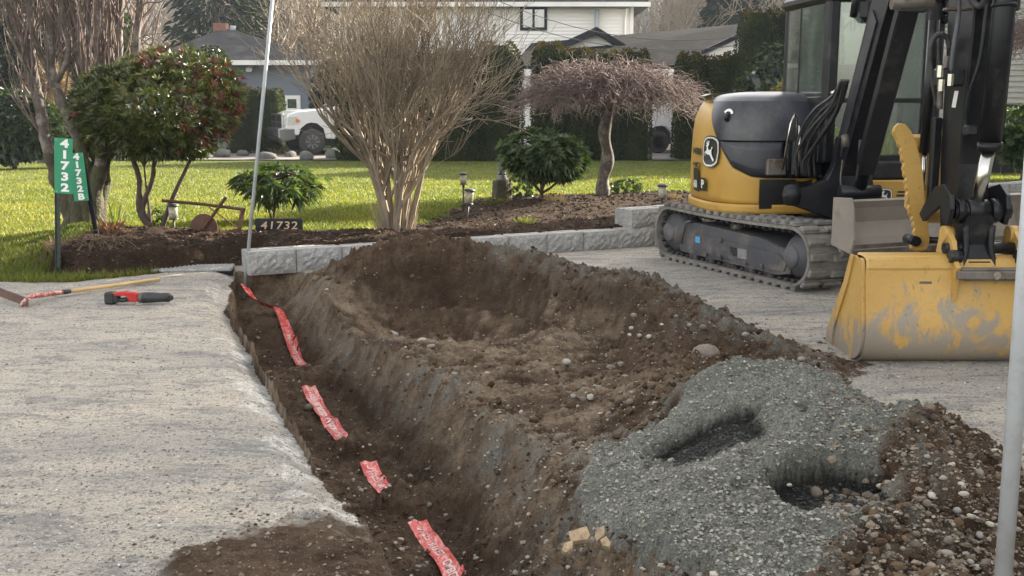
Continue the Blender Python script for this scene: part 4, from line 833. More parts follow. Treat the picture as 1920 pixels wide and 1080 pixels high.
# ---------------------------------------------------------------- hedges and evergreens
def hedge_col(cx, cy, z0, rx, ry, h, n, mat='leaf_h', box=.0, L_=.09, W_=.02, seed=0, name='hedge', label='', cat='hedge', group=None, core=True, taper=.25, parent=None, up=.8):
    q = np.random.default_rng(seed + 3); mb = MB(); t = rng.uniform(0, 1, n) ** .9; a = rng.uniform(0, 2 * PI, n)
    pw = 2 / (1 + box * 3); cs, sn = np.cos(a), np.sin(a); ex = np.sign(cs) * np.abs(cs) ** pw; ey = np.sign(sn) * np.abs(sn) ** pw
    pr = np.sqrt(np.clip(1 - ((t - .25).clip(0) / .78) ** (9 if box else 2.4), 0, 1)) * (1 - taper * .3 * t) ; rr = pr * (1 + .1 * fbm(a * 2, t * 7, 1.3, 3, seed)) * rng.uniform(.9, 1.02, n)
    P = np.c_[ex * rx * rr, ey * ry * rr, t * h]; d = np.c_[ex, ey, np.full(n, up)] + rng.normal(0, .45, (n, 3))
    g = tint(n, .55, 1.3); tp = t > .93; g[tp, 0] *= 1.6
    quads_leaves(mb, P, d, rnd_dirs(n), L_ * rng.uniform(.6, 1.4, n), W_, g, .0)
    th = np.linspace(0, 2 * PI, 17)[:-1]; zz = np.linspace(0, 1, 11); V_ = []
    for z_ in zz:
        p_ = math.sqrt(max(0, 1 - (max(0, z_ - .25) / .78) ** (9 if box else 2.4))) * (1 - taper * .3 * z_) * .86
        for u in th: c_, s_ = math.cos(u), math.sin(u); V_.append((math.copysign(abs(c_) ** pw, c_) * rx * p_, math.copysign(abs(s_) ** pw, s_) * ry * p_, z_ * h * .97))
    F_ = [(i * 16 + j, i * 16 + (j + 1) % 16, (i + 1) * 16 + (j + 1) % 16, (i + 1) * 16 + j) for i in range(10) for j in range(16)] + [tuple(range(160, 176))]
    mb.add(V_, F_, (.45, .45, .45, 1)); o = mb.build(name, M[mat], parent, colors=True, loc=(cx, cy, z0)); 
    return tag(o, label, cat, group) if label else o
def hedge_px(x0, x1, ytop, ybase, Yq, ncol, name, label, mat='leaf_h', box=0, n=6500, seed=0, ry=.6, group=None, top=None):
    p0, p1 = D(x0, ybase, Yq), D(x1, ybase, Yq); zt = D(960, ytop, Yq).z; zb = 0; wd = (p1.x - p0.x) / ncol
    root = empty(name, ((p0.x + p1.x) / 2, Yq, zb), 0, label, 'hedge', group)
    for i in range(ncol):
        hedge_col((i + .5 - ncol / 2) * wd, rng.uniform(-.1, .1), 0, wd * .62, ry, (zt - zb) * (rng.uniform(.93, 1.03) if top is None else top[i]), n, mat, box, seed=seed + i, name='bush', parent=root, L_=.075, W_=.02)
    return root
hedge_px(640, 812, 95, 292, 31.5, 3, 'hedge', 'tall clipped cedar hedge seen through the big bare shrub', seed=10, box=.6)
hedge_px(812, 972, 80, 292, 31, 2, 'hedge', 'tall dark cedar hedge right beside the big bare shrub', seed=20, box=.5, n=6500)
hedge_px(1002, 1212, 88, 290, 31.5, 4, 'hedge', 'tall dark cedar hedge behind the weeping maple', seed=30, box=.6, top=[1.04, .99, .97, .98])
hedge_px(1266, 1392, 98, 285, 32, 3, 'hedge', 'tall dark cedar hedge right of the white van wheel', seed=40, box=.6)
hedge_px(1380, 1560, 8, 285, 34, 3, 'hedge', 'very tall clipped dark hedge behind the holly bush', seed=50, box=.6, ry=1)
hedge_px(436, 532, 168, 272, 36, 3, 'hedge', 'square clipped box hedge in front of the blue grey house', seed=60, box=1, n=3000)
def round_shrub(px0, px1, ytop, ybase, Yq, mat, name, label, n=3800, L_=.09, W_=.025, k=5, seed=0, cat='shrub', z0=0, depth=.8):
    a, b_ = D(px0, ybase, Yq), D(px1, ybase, Yq); zt = D(960, ytop, Yq).z; zb = max(z0, a.z); rx = (b_.x - a.x) / 2; rz = (zt - zb) / 2
    root = empty(name, ((a.x + b_.x) / 2, Yq, z0), 0, label, cat); ml = MB(); P, d = blob_points(n // k, (rx, rx * depth, rz), (0, 0, zb - z0 + rz), .8, 8, seed, .12)
    rosettes(ml, P, d + [0, 0, .3] + rng.normal(0, .3, d.shape), k, L_, W_, .15); v = ICO * np.array([rx, rx * depth, rz]) * .8 + [0, 0, zb - z0 + rz]
    ml.add(v, ICF, (.3, .3, .3, 1)); ml.build('crown', M[mat], root, colors=True, kind='stuff'); MB().tube([(0, 0, 0), (.02, 0, (zb - z0) + rz * .6)], .06, 7).build('trunk', M['bark2'], root); return root
round_shrub(1372, 1500, 78, 290, 27, 'leaf_l', 'holly_bush', 'glossy dark holly bush left of the excavator cab', 5200, .11, .035, seed=2)
round_shrub(1425, 1500, 150, 300, 22, 'leaf_rb', 'russet_shrub', 'orange and green shrub low beside the excavator cab', 2200, .08, .02, seed=3)
round_shrub(368, 434, 88, 170, 37, 'leaf_l', 'clipped_bush', 'dark upright bush against the corner of the blue grey house', 2600, .12, .04, seed=4)
round_shrub(-60, 112, 172, 300, 26, 'leaf_l', 'laurel_hedge', 'dark glossy laurel hedge at the left edge behind the lawn', 9000, .17, .045, seed=5, cat='hedge', depth=.6)
round_shrub(112, 200, 215, 300, 27, 'leaf_l', 'laurel_bush', 'smaller laurel bush glimpsed between the bare stems', 3000, .15, .04, seed=6)
round_shrub(-160, 66, -80, 190, 34, 'leaf_c', 'evergreen_tree', 'tall evergreen at the left edge behind the laurel hedge', 8000, .22, .06, seed=7, cat='tree', z0=0)
round_shrub(66, 250, -30, 200, 42, 'leaf_h', 'evergreen_tree', 'yellow green evergreen seen behind the bare stems', 6000, .22, .06, seed=8, cat='tree')
round_shrub(1850, 1990, 200, 318, 19.5, 'leaf_r', 'broadleaf_shrub', 'leafy evergreen bush at the right edge beyond the bucket cylinder', 4200, .12, .022, 7, seed=9)
round_shrub(585, 660, 140, 250, 40, 'leaf_c', 'dark_shrub', 'dark shrub just behind the cab of the white pickup', 2200, .15, .04, seed=11)
round_shrub(330, 384, 200, 275, 33, 'leaf_rb', 'russet_shrub', 'russet leaved shrub beside the clipped hedge', 1200, .09, .02, seed=12)
round_shrub(0, 120, 110, 190, 38, 'dry', 'dry_grass_bank', 'pale dry pampas like growth above the laurel hedge', 3500, .4, .015, seed=13, cat='plant')
# rockery along the lane
for i, (px, py, wp) in enumerate([(12, 305, 34), (48, 307, 46), (86, 309, 38), (380, 300, 44), (418, 298, 50), (455, 296, 36), (500, 302, 48), (545, 298, 34), (575, 303, 46), (625, 300, 50), (665, 298, 44), (690, 303, 36), (150, 306, 40), (1480, 300, 40), (330, 303, 40), (720, 301, 40)]):
    me = SM[i % 6]; 
    if i < 6: me = me.copy(); me.materials.clear(); me.materials.append(M['rock']); SM.append(me)
    put_stone(px, py - 3, wp * .85, .02, SM[6 + i % 6], 'grey boulder in the row edging the lawn by the lane', 'boulders edging the lawn', name='boulder')
for i, (px, s_) in enumerate([(524, .45), (556, .3), (606, .33), (575, .25), (490, .25), (636, .28)]):
    stalks(px, 288, .03, 130, s_ * .9, .9, ['dry', 'dry', 'grassb', 'dry', 'dry', 'grassb'][i], 'grass_tuft', ['largest pale ornamental grass tuft in front of the pickup bumper', 'brown dry tuft right of the large grass tuft', 'green tuft before the pickup wheel', 'small dry tuft before the wheel arch', 'dry tuft left of the large grass tuft', 'small green tuft behind the big bare shrub'][i], 'grass', .012, .3)

# ---------------------------------------------------------------- distant trees and hills
def bare_tree(seed, h, spread=.45):
    mb = MB(); mt = MB(); mb.tube([(0, 0, 0), (.1, 0, h * .2), (0, .1, h * .4)], [h * .022, h * .018, h * .012], 7, cap=False)
    for i in range(11): 
        a = rng.uniform(0, 2 * PI); z_ = rng.uniform(.14, .4) * h
        grow(mt, (0, .05, z_), (math.cos(a), math.sin(a), rng.uniform(.7, 1.8)), h * .24, h * .008, 4, h * .0013, 4, .2, .08, (2, 3), spread, .74, (4, 3, 3, 3))
    return mb, mt
protos = []
for k in range(3): mb, mt = bare_tree(k, 12); protos.append((mb.mesh('trunk', M['twig3']), mt.mesh('crown', M['twig3'])))
def place_tree(px, Yq, h, k, label, group):
    p = D(px, 200, Yq); r_ = empty('bare_tree', (p.x, Yq, -.1), rng.uniform(0, 6), label, 'tree', group); r_.scale = (h / 12,) * 3
    for nm, me in zip(('trunk', 'crown'), protos[k]): o = bpy.data.objects.new(nm, me); COL.objects.link(o); o.parent = r_; 
    return r_
for i, (px, Yq, h) in enumerate([(255, 75, 14), (285, 90, 13), (315, 80, 11), (350, 70, 10), (385, 85, 13), (425, 62, 12), (470, 66, 14), (505, 60, 14), (545, 70, 15), (590, 68, 15), (640, 75, 15), (700, 72, 15), (230, 64, 13), (1200, 70, 14), (1235, 64, 13), (1270, 78, 14), (1300, 70, 15), (1340, 66, 14), (1375, 80, 16), (1415, 74, 15), (1450, 66, 14), (1500, 78, 15), (120, 70, 14), (170, 80, 15), (1560, 72, 15), (1620, 80, 16)]):
    place_tree(px, Yq, h, i % 3, 'bare leafless tree standing beyond the houses', 'bare trees beyond the houses')
def conifer(px, Yq, h, r0, label, seed, group=None):
    p = D(px, 200, Yq); root = empty('conifer', (p.x, Yq, -.1), 0, label, 'tree', group); MB().tube([(0, 0, 0), (0, 0, h * .95)], [h * .02, .02], 7).build('trunk', M['bark2'], root); ml = MB()
    n = 5200; t = rng.uniform(.06, 1, n); a = rng.uniform(0, 2 * PI, n); tier = np.abs(np.sin(t * 34 + np.sin(a * 3) * .8)); rr = r0 * (1 - t) ** .8 * (.55 + .45 * tier) * rng.uniform(.5, 1.05, n)
    P = np.c_[np.cos(a) * rr, np.sin(a) * rr, t * h]; quads_leaves(ml, P, np.c_[np.cos(a), np.sin(a), rng.normal(-.25, .3, n)], rnd_dirs(n), .5 * rng.uniform(.5, 1.3, n), .1, tint(n, .5, 1.4), .25)
    ml.build('crown', M['leaf_c'], root, colors=True, kind='stuff'); return root
conifer(415, 58, 13.5, 4.0, 'broad dark conifer directly behind the blue grey house roof', 1)
conifer(470, 64, 12, 3.4, 'dark conifer right of the broad one behind the house roof', 2)
conifer(1352, 64, 10.5, 2.6, 'dark conifer above the right end of the garage roof', 3)
conifer(1440, 66, 17, 4, 'tall conifer rising behind the very tall hedge', 4)
conifer(1255, 84, 11, 2.4, 'narrow green conifer among the bare trees over the garage', 5)
conifer(1325, 90, 12, 2.6, 'slender conifer right of the narrow green one', 6)
conifer(30, 48, 16, 4, 'tall conifer at the far left edge', 7)
def hillmesh(x0, x1, y0, y1, hf, nx_=120, ny_=60):
    xx, yy = np.meshgrid(np.linspace(x0, x1, nx_), np.linspace(y0, y1, ny_)); zz = hf(xx, yy); i = (np.arange(ny_ - 1)[:, None] * nx_ + np.arange(nx_ - 1)[None]).ravel()
    return MB().add(np.stack([xx, yy, zz], -1).reshape(-1, 3), np.stack([i, i + 1, i + nx_ + 1, i + nx_], -1), None, True)
hf = lambda x, y: -1 + 66 * sst(y, 150, 560) * (1 + .25 * fbm(x, y, .004, 4, 3)) + 6 * fbm(x, y, .02, 3, 8)
hm = pm('forested_slope', (.035, .045, .02), (.07, .055, .035), .05, .95, .6, .4, bd=1.5, c3=(.02, .035, .015), sc3=.03)
hillmesh(-620, 620, 140, 700, hf).build('hills', hm, kind='structure', label='steep wooded hillside closing the view behind the houses')
n = 9000; x = rng.uniform(-330, 330, n); y = rng.uniform(155, 560, n); z = hf(x, y); hh = rng.uniform(6, 13, n); dec = fbm(x, y, .012, 3, 2) + rng.normal(0, .2, n) > .05
mb = MB(); th = np.arange(6) * PI / 3
V_ = [np.stack([x, y, z + hh], -1)[:, None]]
for zf, rf in ((.12, .3), (.5, .22)):
    a = th[None] + rng.uniform(0, 1, (n, 1)); rad = (hh * rf * np.where(dec, 1.25, .8))[:, None] * rng.uniform(.6, 1.2, (n, 6)); V_.append(np.stack([x[:, None] + np.cos(a) * rad, y[:, None] + np.sin(a) * rad, np.repeat((z + hh * np.where(dec, zf + .15, zf))[:, None], 6, 1)], -1))
Vv = np.concatenate(V_, 1); F = np.array([(0, 7 + i, 7 + (i + 1) % 6) for i in range(6)] + [(7 + i, 1 + i, 1 + (i + 1) % 6) for i in range(6)] + [(7 + i, 1 + (i + 1) % 6, 7 + (i + 1) % 6) for i in range(6)])
cc = np.where(dec[:, None], [[3.2, 1.9, 2.4, 1]], [[1, 1, 1, 1]]) * rng.uniform(.6, 1.3, (n, 1)); cc[:, 3] = 1
mb.add(Vv.reshape(-1, 3), (F[None] + (np.arange(n) * 13)[:, None, None]).reshape(-1, 3), np.repeat(cc, 13, 0)); mb.build('forest', M['leaf_c'], colors=True, kind='stuff', label='far off mixed forest covering the hillside', cat='forest')

# ---------------------------------------------------------------- houses
def siding(parent, x0, x1, z0, z1, y, pitch, mat, holes=(), axis=0):
    mb = MB(); z_ = z0
    while z_ < z1:
        h_ = min(pitch, z1 - z_); segs = [(x0, x1)]
        for hx0, hx1, hz0, hz1 in holes:
            if z_ + h_ > hz0 and z_ < hz1: segs = [s for a_, b_ in segs for s in ((a_, min(b_, hx0)), (max(a_, hx1), b_)) if s[1] > s[0] + .01]
        for a_, b_ in segs:
            v = [(a_, y - .05, z_), (b_, y - .05, z_), (b_, y - .006, z_ + h_), (a_, y - .006, z_ + h_), (a_, y, z_), (b_, y, z_)]
            if axis: v = [(-(q[1]) + 2 * y if 0 else q[1], q[0], q[2]) for q in v]
            mb.add(v, [(0, 1, 2, 3), (4, 5, 1, 0)])
        z_ += pitch
    return mb.build('siding', M[mat], parent, kind='stuff')
def window(parent, x0, x1, z0, z1, y, fm='trimd', mull=1, fw=.12, gl='hglass'):
    mb = MB()
    for a, b_ in (((x0, z0), (x1, z0 + fw)), ((x0, z1 - fw), (x1, z1)), ((x0, z0 + fw), (x0 + fw, z1 - fw)), ((x1 - fw, z0 + fw), (x1, z1 - fw))): mb.box((a[0], y - .06, a[1]), (b_[0], y + .02, b_[1]))
    for i in range(mull): xm = x0 + (x1 - x0) * (i + 1) / (mull + 1); mb.box((xm - fw * .4, y - .05, z0 + fw), (xm + fw * .4, y + .02, z1 - fw))
    f = mb.build('window', M[fm], parent); MB().box((x0 + fw * .5, y - .01, z0 + fw * .5), (x1 - fw * .5, y - .002, z1 - fw * .5)).build('pane', M[gl], f)
    MB().box((x0 + fw, y + .05, z0 + fw), (x1 - fw, y + .06, z1 - fw)).build('blind', M['blind'], f); return f
M['blind'] = pm('dim_interior', (.1, .1, .1), (.06, .065, .07), 2, .9, 0)
def house_box(root, x0, x1, y0, y1, z1, mat):
    return MB().box((x0, y0, -.2), (x1, y1, z1)).build('wall', M[mat], root)
# white two storey house
Yh = 45; a, b = D(640, 200, Yh), D(1183, 200, Yh); ez = D(960, 14, Yh).z
root = empty('white_house', (0, 0, 0), 0, 'two storey house in white horizontal siding with one dark framed window in view', 'house')
house_box(root, a.x, b.x, Yh, Yh + 8, ez, 'siding_w'); wp0, wp1 = D(975, 57, Yh), D(1026, 12, Yh)
siding(root, a.x, b.x, 0, ez, Yh, .14, 'siding_w', [(wp0.x, wp1.x, wp0.z, wp1.z)]); window(root, wp0.x, wp1.x, wp0.z, wp1.z, Yh - .02)
mb = MB().prism([(Yh - .6, ez), (Yh + 8.6, ez), (Yh + 4, ez + 2.3)], a.x - .6, b.x + .62); mb.build('roof', M['shingle'], root); MB().box((a.x - .6, Yh - .68, ez - .02), (b.x + .65, Yh - .6, ez + .16)).build('gutter', M['white'], root)
MB().box((b.x - .1, Yh - .08, 0), (b.x + .03, Yh - .03, ez)).build('corner_board', M['white'], root); q = D(1118, 50, Yh)
MB().tube([(q.x, Yh - .25, q.z - 1.4), (q.x, Yh - .25, q.z + .65)], .1, 10).build('vent_pipe', M['pole2'], root); q = D(1180, 60, Yh)
MB().tube([(q.x - .15, Yh - .35, ez - .05), (q.x - .2, Yh - .12, ez - .45), (q.x - .2, Yh - .12, .3)], .05, 6).build('downpipe', M['white'], root)
# gabled entrance wing
Yg = 41; ap = D(1117, 64, Yg); l = D(955, 138, Yg); r = D(1200, 118, Yg)
root = empty('entrance_wing', (0, 0, 0), 0, 'low white gabled wing with dark fascia in front of the white house', 'house')
poly = [(l.x, l.z), (ap.x, ap.z), (r.x, r.z), (r.x, -.2), (l.x, -.2)]; fixn(MB().prism(poly, Yg, Yg + 3.8, 1).build('wall', M['siding_w'], root))
siding(root, l.x, r.x, 0, min(l.z, r.z) - .05, Yg - .001, .14, 'siding_w')
t_ = .24; fixn(MB().prism([(l.x - .3, l.z - .15), (ap.x, ap.z), (ap.x, ap.z + t_), (l.x - .3, l.z + t_ - .12)], Yg - .45, Yg + 3.9, 1).build('roof', M['trimd'], root)); fixn(MB().prism([(ap.x, ap.z), (r.x + .3, r.z - .15), (r.x + .3, r.z + t_ - .12), (ap.x, ap.z + t_)], Yg - .45, Yg + 3.9, 1).build('roof', M['shingle'], root))
q0, q1 = D(982, 240, Yg), D(998, 150, Yg); mb = MB().box((q0.x, Yg - .08, 0), (q1.x, Yg - .04, q1.z)); mb.build('door', M['white'], root); window(root, q1.x + .2, q1.x + 1.0, 1, 2.0, Yg - .04, 'white')
# garage with long roof
Yq = 38; root = empty('garage', (0, 0, 0), 0, 'garage with a long dark shingle roof and cream gable end', 'garage')
e0, e1 = D(1120, 124, Yq), D(1340, 122, Yq); r0, r1 = D(1185, 76, Yq + 5.5), D(1383, 44, Yq + 5.5); gx = D(1392, 120, Yq).x
mb = MB().add([(e0.x - 3, Yq, e0.z), (gx - .6, Yq - .1, e1.z), (D(1400, 40, Yq + 5.5).x, Yq + 5.5, r1.z), (r0.x - 4, Yq + 5.5, r0.z - .1), (e0.x - 3, Yq, e0.z - .12), (gx - .6, Yq - .1, e1.z - .12), (D(1400, 40, Yq + 5.5).x, Yq + 5.5, r1.z - .12), (r0.x - 4, Yq + 5.5, r0.z - .22)], [(0, 1, 2, 3), (7, 6, 5, 4), (0, 4, 5, 1), (1, 5, 6, 2), (2, 6, 7, 3), (3, 7, 4, 0)]); mb.build('roof', M['shingle'], root)
MB().box((e0.x - 3, Yq + .3, -.2), (gx - .5, Yq + 5.3, e1.z - .13)).build('wall', M['siding_w'], root); MB().box((e0.x - 3, Yq - .1, e1.z - .38), (gx - .7, Yq + .0, e1.z - .14)).build('fascia', M['white'], root)
q = [D(1318, 98, Yq + .6), D(1400, 60, Yq + .6)]; fixn(MB().prism([(q[0].x, q[0].z - .1), (q[1].x + .3, q[1].z + .1), (q[1].x + .3, 0), (q[0].x, 0)], Yq - .6, Yq - .3, 1).build('gable', M['siding_w'], root)); fixn(MB().prism([(q[0].x - .2, q[0].z - .12), (q[1].x + .4, q[1].z + .12), (q[1].x + .4, q[1].z + .3), (q[0].x - .2, q[0].z + .02)], Yq - .8, Yq - .2, 1).build('barge_board', M['trimd'], root))
# blue-grey bungalow
Yb = 42; e = D(310, 114, Yb); f_ = D(600, 114, Yb); ap = D(412, 55, Yb + 4); ap2 = D(436, 55, Yb + 4); w0, w1 = D(330, 200, Yb + .6), D(585, 200, Yb + .6)
root = empty('bungalow', (0, 0, 0), 0, 'single storey blue grey stucco house with hipped shingle roof', 'house')
MB().box((w0.x, Yb + .6, -.2), (w1.x, Yb + 8, e.z)).build('wall', M['stucco'], root)
v = [(e.x - 1, Yb, e.z), (f_.x, Yb, e.z), (f_.x, Yb + 9, e.z), (e.x - 1, Yb + 9, e.z), (ap.x, ap.y, ap.z), (ap2.x, ap2.y, ap.z)]; MB().add(v, [(0, 1, 5, 4), (1, 2, 5), (2, 3, 4, 5), (3, 0, 4), (3, 2, 1, 0)]).build('roof', M['shingle2'], root)
MB().box((e.x - 1.05, Yb - .08, e.z - .16), (f_.x + .05, Yb - .01, e.z + .02)).build('gutter', M['white'], root); q = D(412, 52, Yb + 3.8); MB().box((q.x - .28, Yb + 3.8, ap.z - .5), (q.x + .25, Yb + 4.3, ap.z + .25)).build('chimney', M['brick'], root)
MB().tube([(ap2.x, Yb + 4, ap.z - .1), (ap2.x + .02, Yb + 4, ap.z + .15)], .12, 8).build('vent', M['pole2'], root)
q = D(470, 127, Yb + .6); sl2 = MB().bbox((q.x - .08, Yb + .5, q.z - .06), (q.x + .08, Yb + .59, q.z + .06), .01).build('security_light', M['white'], root)
for s_ in (-1, 1): MB().lathe([(.03, 0), (.06, .08), (.09, .2), (.085, .205)], 12, Matrix.Translation((q.x + s_ * .1, Yb + .45, q.z)) @ Matrix.Rotation(s_ * .6, 4, 'Y') @ Matrix.Rotation(2.2, 4, 'X')).build('lamp', M['white'], sl2)
q0, q1 = D(533, 200, Yb + .6), D(563, 179, Yb + .6); window(root, q0.x, q1.x, q0.z - .2, q1.z, Yb + .58, 'siding_w', 0, .14, 'hglass')
# grey house on the right, and an unseen house added to cast shade across the drive
Yg2 = 30; a = D(1700, 200, Yg2); root = empty('grey_house', (0, 0, 0), 0, 'grey sided house with a white framed window behind the excavator arm', 'house')
q0, q1 = D(1716, 36, Yg2), D(1769, -40, Yg2); eh = 6.2; house_box(root, a.x, a.x + 12, Yg2, Yg2 + 8, eh, 'siding_g'); siding(root, a.x, a.x + 12, 0, eh, Yg2 - .001, .15, 'siding_g', [(q0.x, q1.x, q0.z, q1.z)]); window(root, q0.x, q1.x, q0.z, q1.z, Yg2 - .03, 'white', 0, .1)
s0, s1 = D(1700, 50, Yg2), D(1830, 38, Yg2); MB().box((a.x - .02, Yg2 - .08, s0.z), (a.x + 3.2, Yg2 - .03, s1.z + .02)).build('band', M['siding_g2'] if 'siding_g2' in M else M['stucco'], root)
MB().box((a.x - .06, Yg2 - .06, 0), (a.x + .08, Yg2 - .029, eh)).build('corner_board', M['stucco'], root); fixn(MB().prism([(Yg2 - .5, eh), (Yg2 + 8.5, eh), (Yg2 + 4, eh + 2)], a.x - .4, a.x + 12.4).build('roof', M['shingle'], root))
for i, xx in enumerate((3.6, 4.4, 5.6, 6.4)): MB().box((a.x + xx, Yg2 - .4, 0), (a.x + xx + .16, Yg2 - .24, 5.4)).build('porch_post', M['trimd'], root)
mb = MB(); fr = empty('wooden_fence', (0, 0, 0), 0, 'dark board fence behind the leafy bush at the right edge', 'fence')
p_ = MB().bbox((0, 0, 0), (.14, .025, 1.5), .004).mesh('board', M['trimd'])
for i in range(46): o = bpy.data.objects.new('board', p_); COL.objects.link(o); o.parent = fr; o.location = (9.4 + i * .15, 23.2 + .02 * (i % 2), .1)
MB().box((9.4, 23.28, .4), (16.3, 23.33, .5)).box((9.4, 23.28, 1.3), (16.3, 23.33, 1.4)).build('rail', M['trimd'], fr)
root = empty('added_shade_house', (11.2, -2, 0), 0, 'unseen house added out of view to shade the drive', 'house')
MB().box((0, 0, -.2), (9, 22.3, 8.4)).build('wall', M['siding_g'], root); fixn(MB().prism([(-.6, 8.4), (9.6, 8.4), (4.5, 10.6)], -.5, 22.8, 1).build('roof', M['shingle'], root))
for i in range(4):
    f = MB().box((-.05, 2 + i * 5.2, 1.2), (.0, 3.6 + i * 5.2, 2.5)).box((-.05, 2 + i * 5.2, 4.2), (.0, 3.6 + i * 5.2, 5.4)).build('window', M['white'], root); MB().box((-.07, 2.1 + i * 5.2, 1.3), (-.052, 3.5 + i * 5.2, 2.4)).box((-.07, 2.1 + i * 5.2, 4.3), (-.052, 3.5 + i * 5.2, 5.3)).build('pane', M['hglass'], f)
# overhead wires
for (x0_, y0_), (x1_, y1_), lb in (((900, -14), (1480, 50), 'upper overhead wire crossing in front of the white house'), ((880, 8), (1480, 66), 'lower overhead wire crossing in front of the garage roof')):
    a, b = D(x0_, y0_, 36), D(x1_, y1_, 36); P_ = [a + (b - a) * t - Vector((0, 0, .9 * 4 * t * (1 - t))) for t in np.linspace(-.4, 1.4, 24)]; MB().tube(P_, .012, 4).build('overhead_wire', M['wire'], label=lb, cat='wire')
# air
hz = bpy.data.materials.new('air'); hz.use_nodes = True; t = hz.node_tree; t.nodes.remove(t.nodes['Principled BSDF']); v = t.nodes.new('ShaderNodeVolumePrincipled'); v.inputs['Density'].default_value = .00042; v.inputs['Color'].default_value = (.72, .82, 1, 1); v.inputs['Anisotropy'].default_value = .2
t.links.new(v.outputs[0], t.nodes['Material Output'].inputs['Volume'])
MB().box((-950, -70, -2), (950, 1650, 96)).build('haze', hz, kind='stuff', label='thin bluish haze over the valley')
# ---------------------------------------------------------------- excavator
EX = empty('excavator', (2.9, 10.3, 0), 0, 'yellow and black compact excavator with rubber tracks parked on the gravel drive, wide bucket lowered', 'excavator')
def sub(name, rz, loc=(0, 0, 0)):      # local frames under the machine are plain matrices, parts hang straight on the machine
    return Matrix.Translation(loc) @ Matrix.Rotation(rz, 4, 'Z')
YAW_T = math.atan2(-.922, .387); YAW_U = math.atan2(-.993, .12)
MT_ = sub('t', YAW_T); MU = sub('u', YAW_U, (-.05, 0, 0)); MW = Matrix.Translation((-2.9, -10.3, 0))      # MW: world coordinates
def part(mb, name, mat, Mx=None, parent=None, **kw):
    me = mb.mesh(name, M[mat] if isinstance(mat, str) else mat)
    o = bpy.data.objects.new(name, me); COL.objects.link(o); o.parent = parent or EX
    if Mx is not None: me.transform(Mx)
    return tag(fixn(o), **kw)
# tracks
R_ = .26; Lc = 1.0; TW = .4
def track_path(n):      # closed outline, counted by length; x forward z up
    per = 4 * Lc + 2 * PI * R_; out = []
    for i in range(n):
        s = (i / n) * per
        if s < 2 * Lc: x_, z_, a = -Lc + s, 0, 0
        elif s < 2 * Lc + PI * R_: a = (s - 2 * Lc) / R_; x_, z_ = Lc + R_ * math.sin(a), R_ - R_ * math.cos(a)
        elif s < 4 * Lc + PI * R_: x_, z_, a = Lc - (s - 2 * Lc - PI * R_), 2 * R_, PI; z_ -= .0 + .018 * math.sin((s - 2 * Lc - PI * R_) / (2 * Lc) * PI)
        else: a = PI + (s - 4 * Lc - PI * R_) / R_; x_, z_ = -Lc + R_ * math.sin(a), R_ - R_ * math.cos(a)
        out.append((x_, z_ + .03, a))
    return out
lug = MB(); lug.bbox((-.034, -.205, -.042), (.03, -.03, .0), .01); lug.bbox((-.05, .03, -.042), (.014, .205, .0), .01); lug.bbox((-.042, -.2, -.016), (.045, .2, 0), .006)
lug_me = lug.mesh('tread_lug', M['rubber'])
inn_me = MB().bbox((-.02, -.035, 0), (.02, .035, .045), .008).mesh('drive_lug', M['rubber_d'])
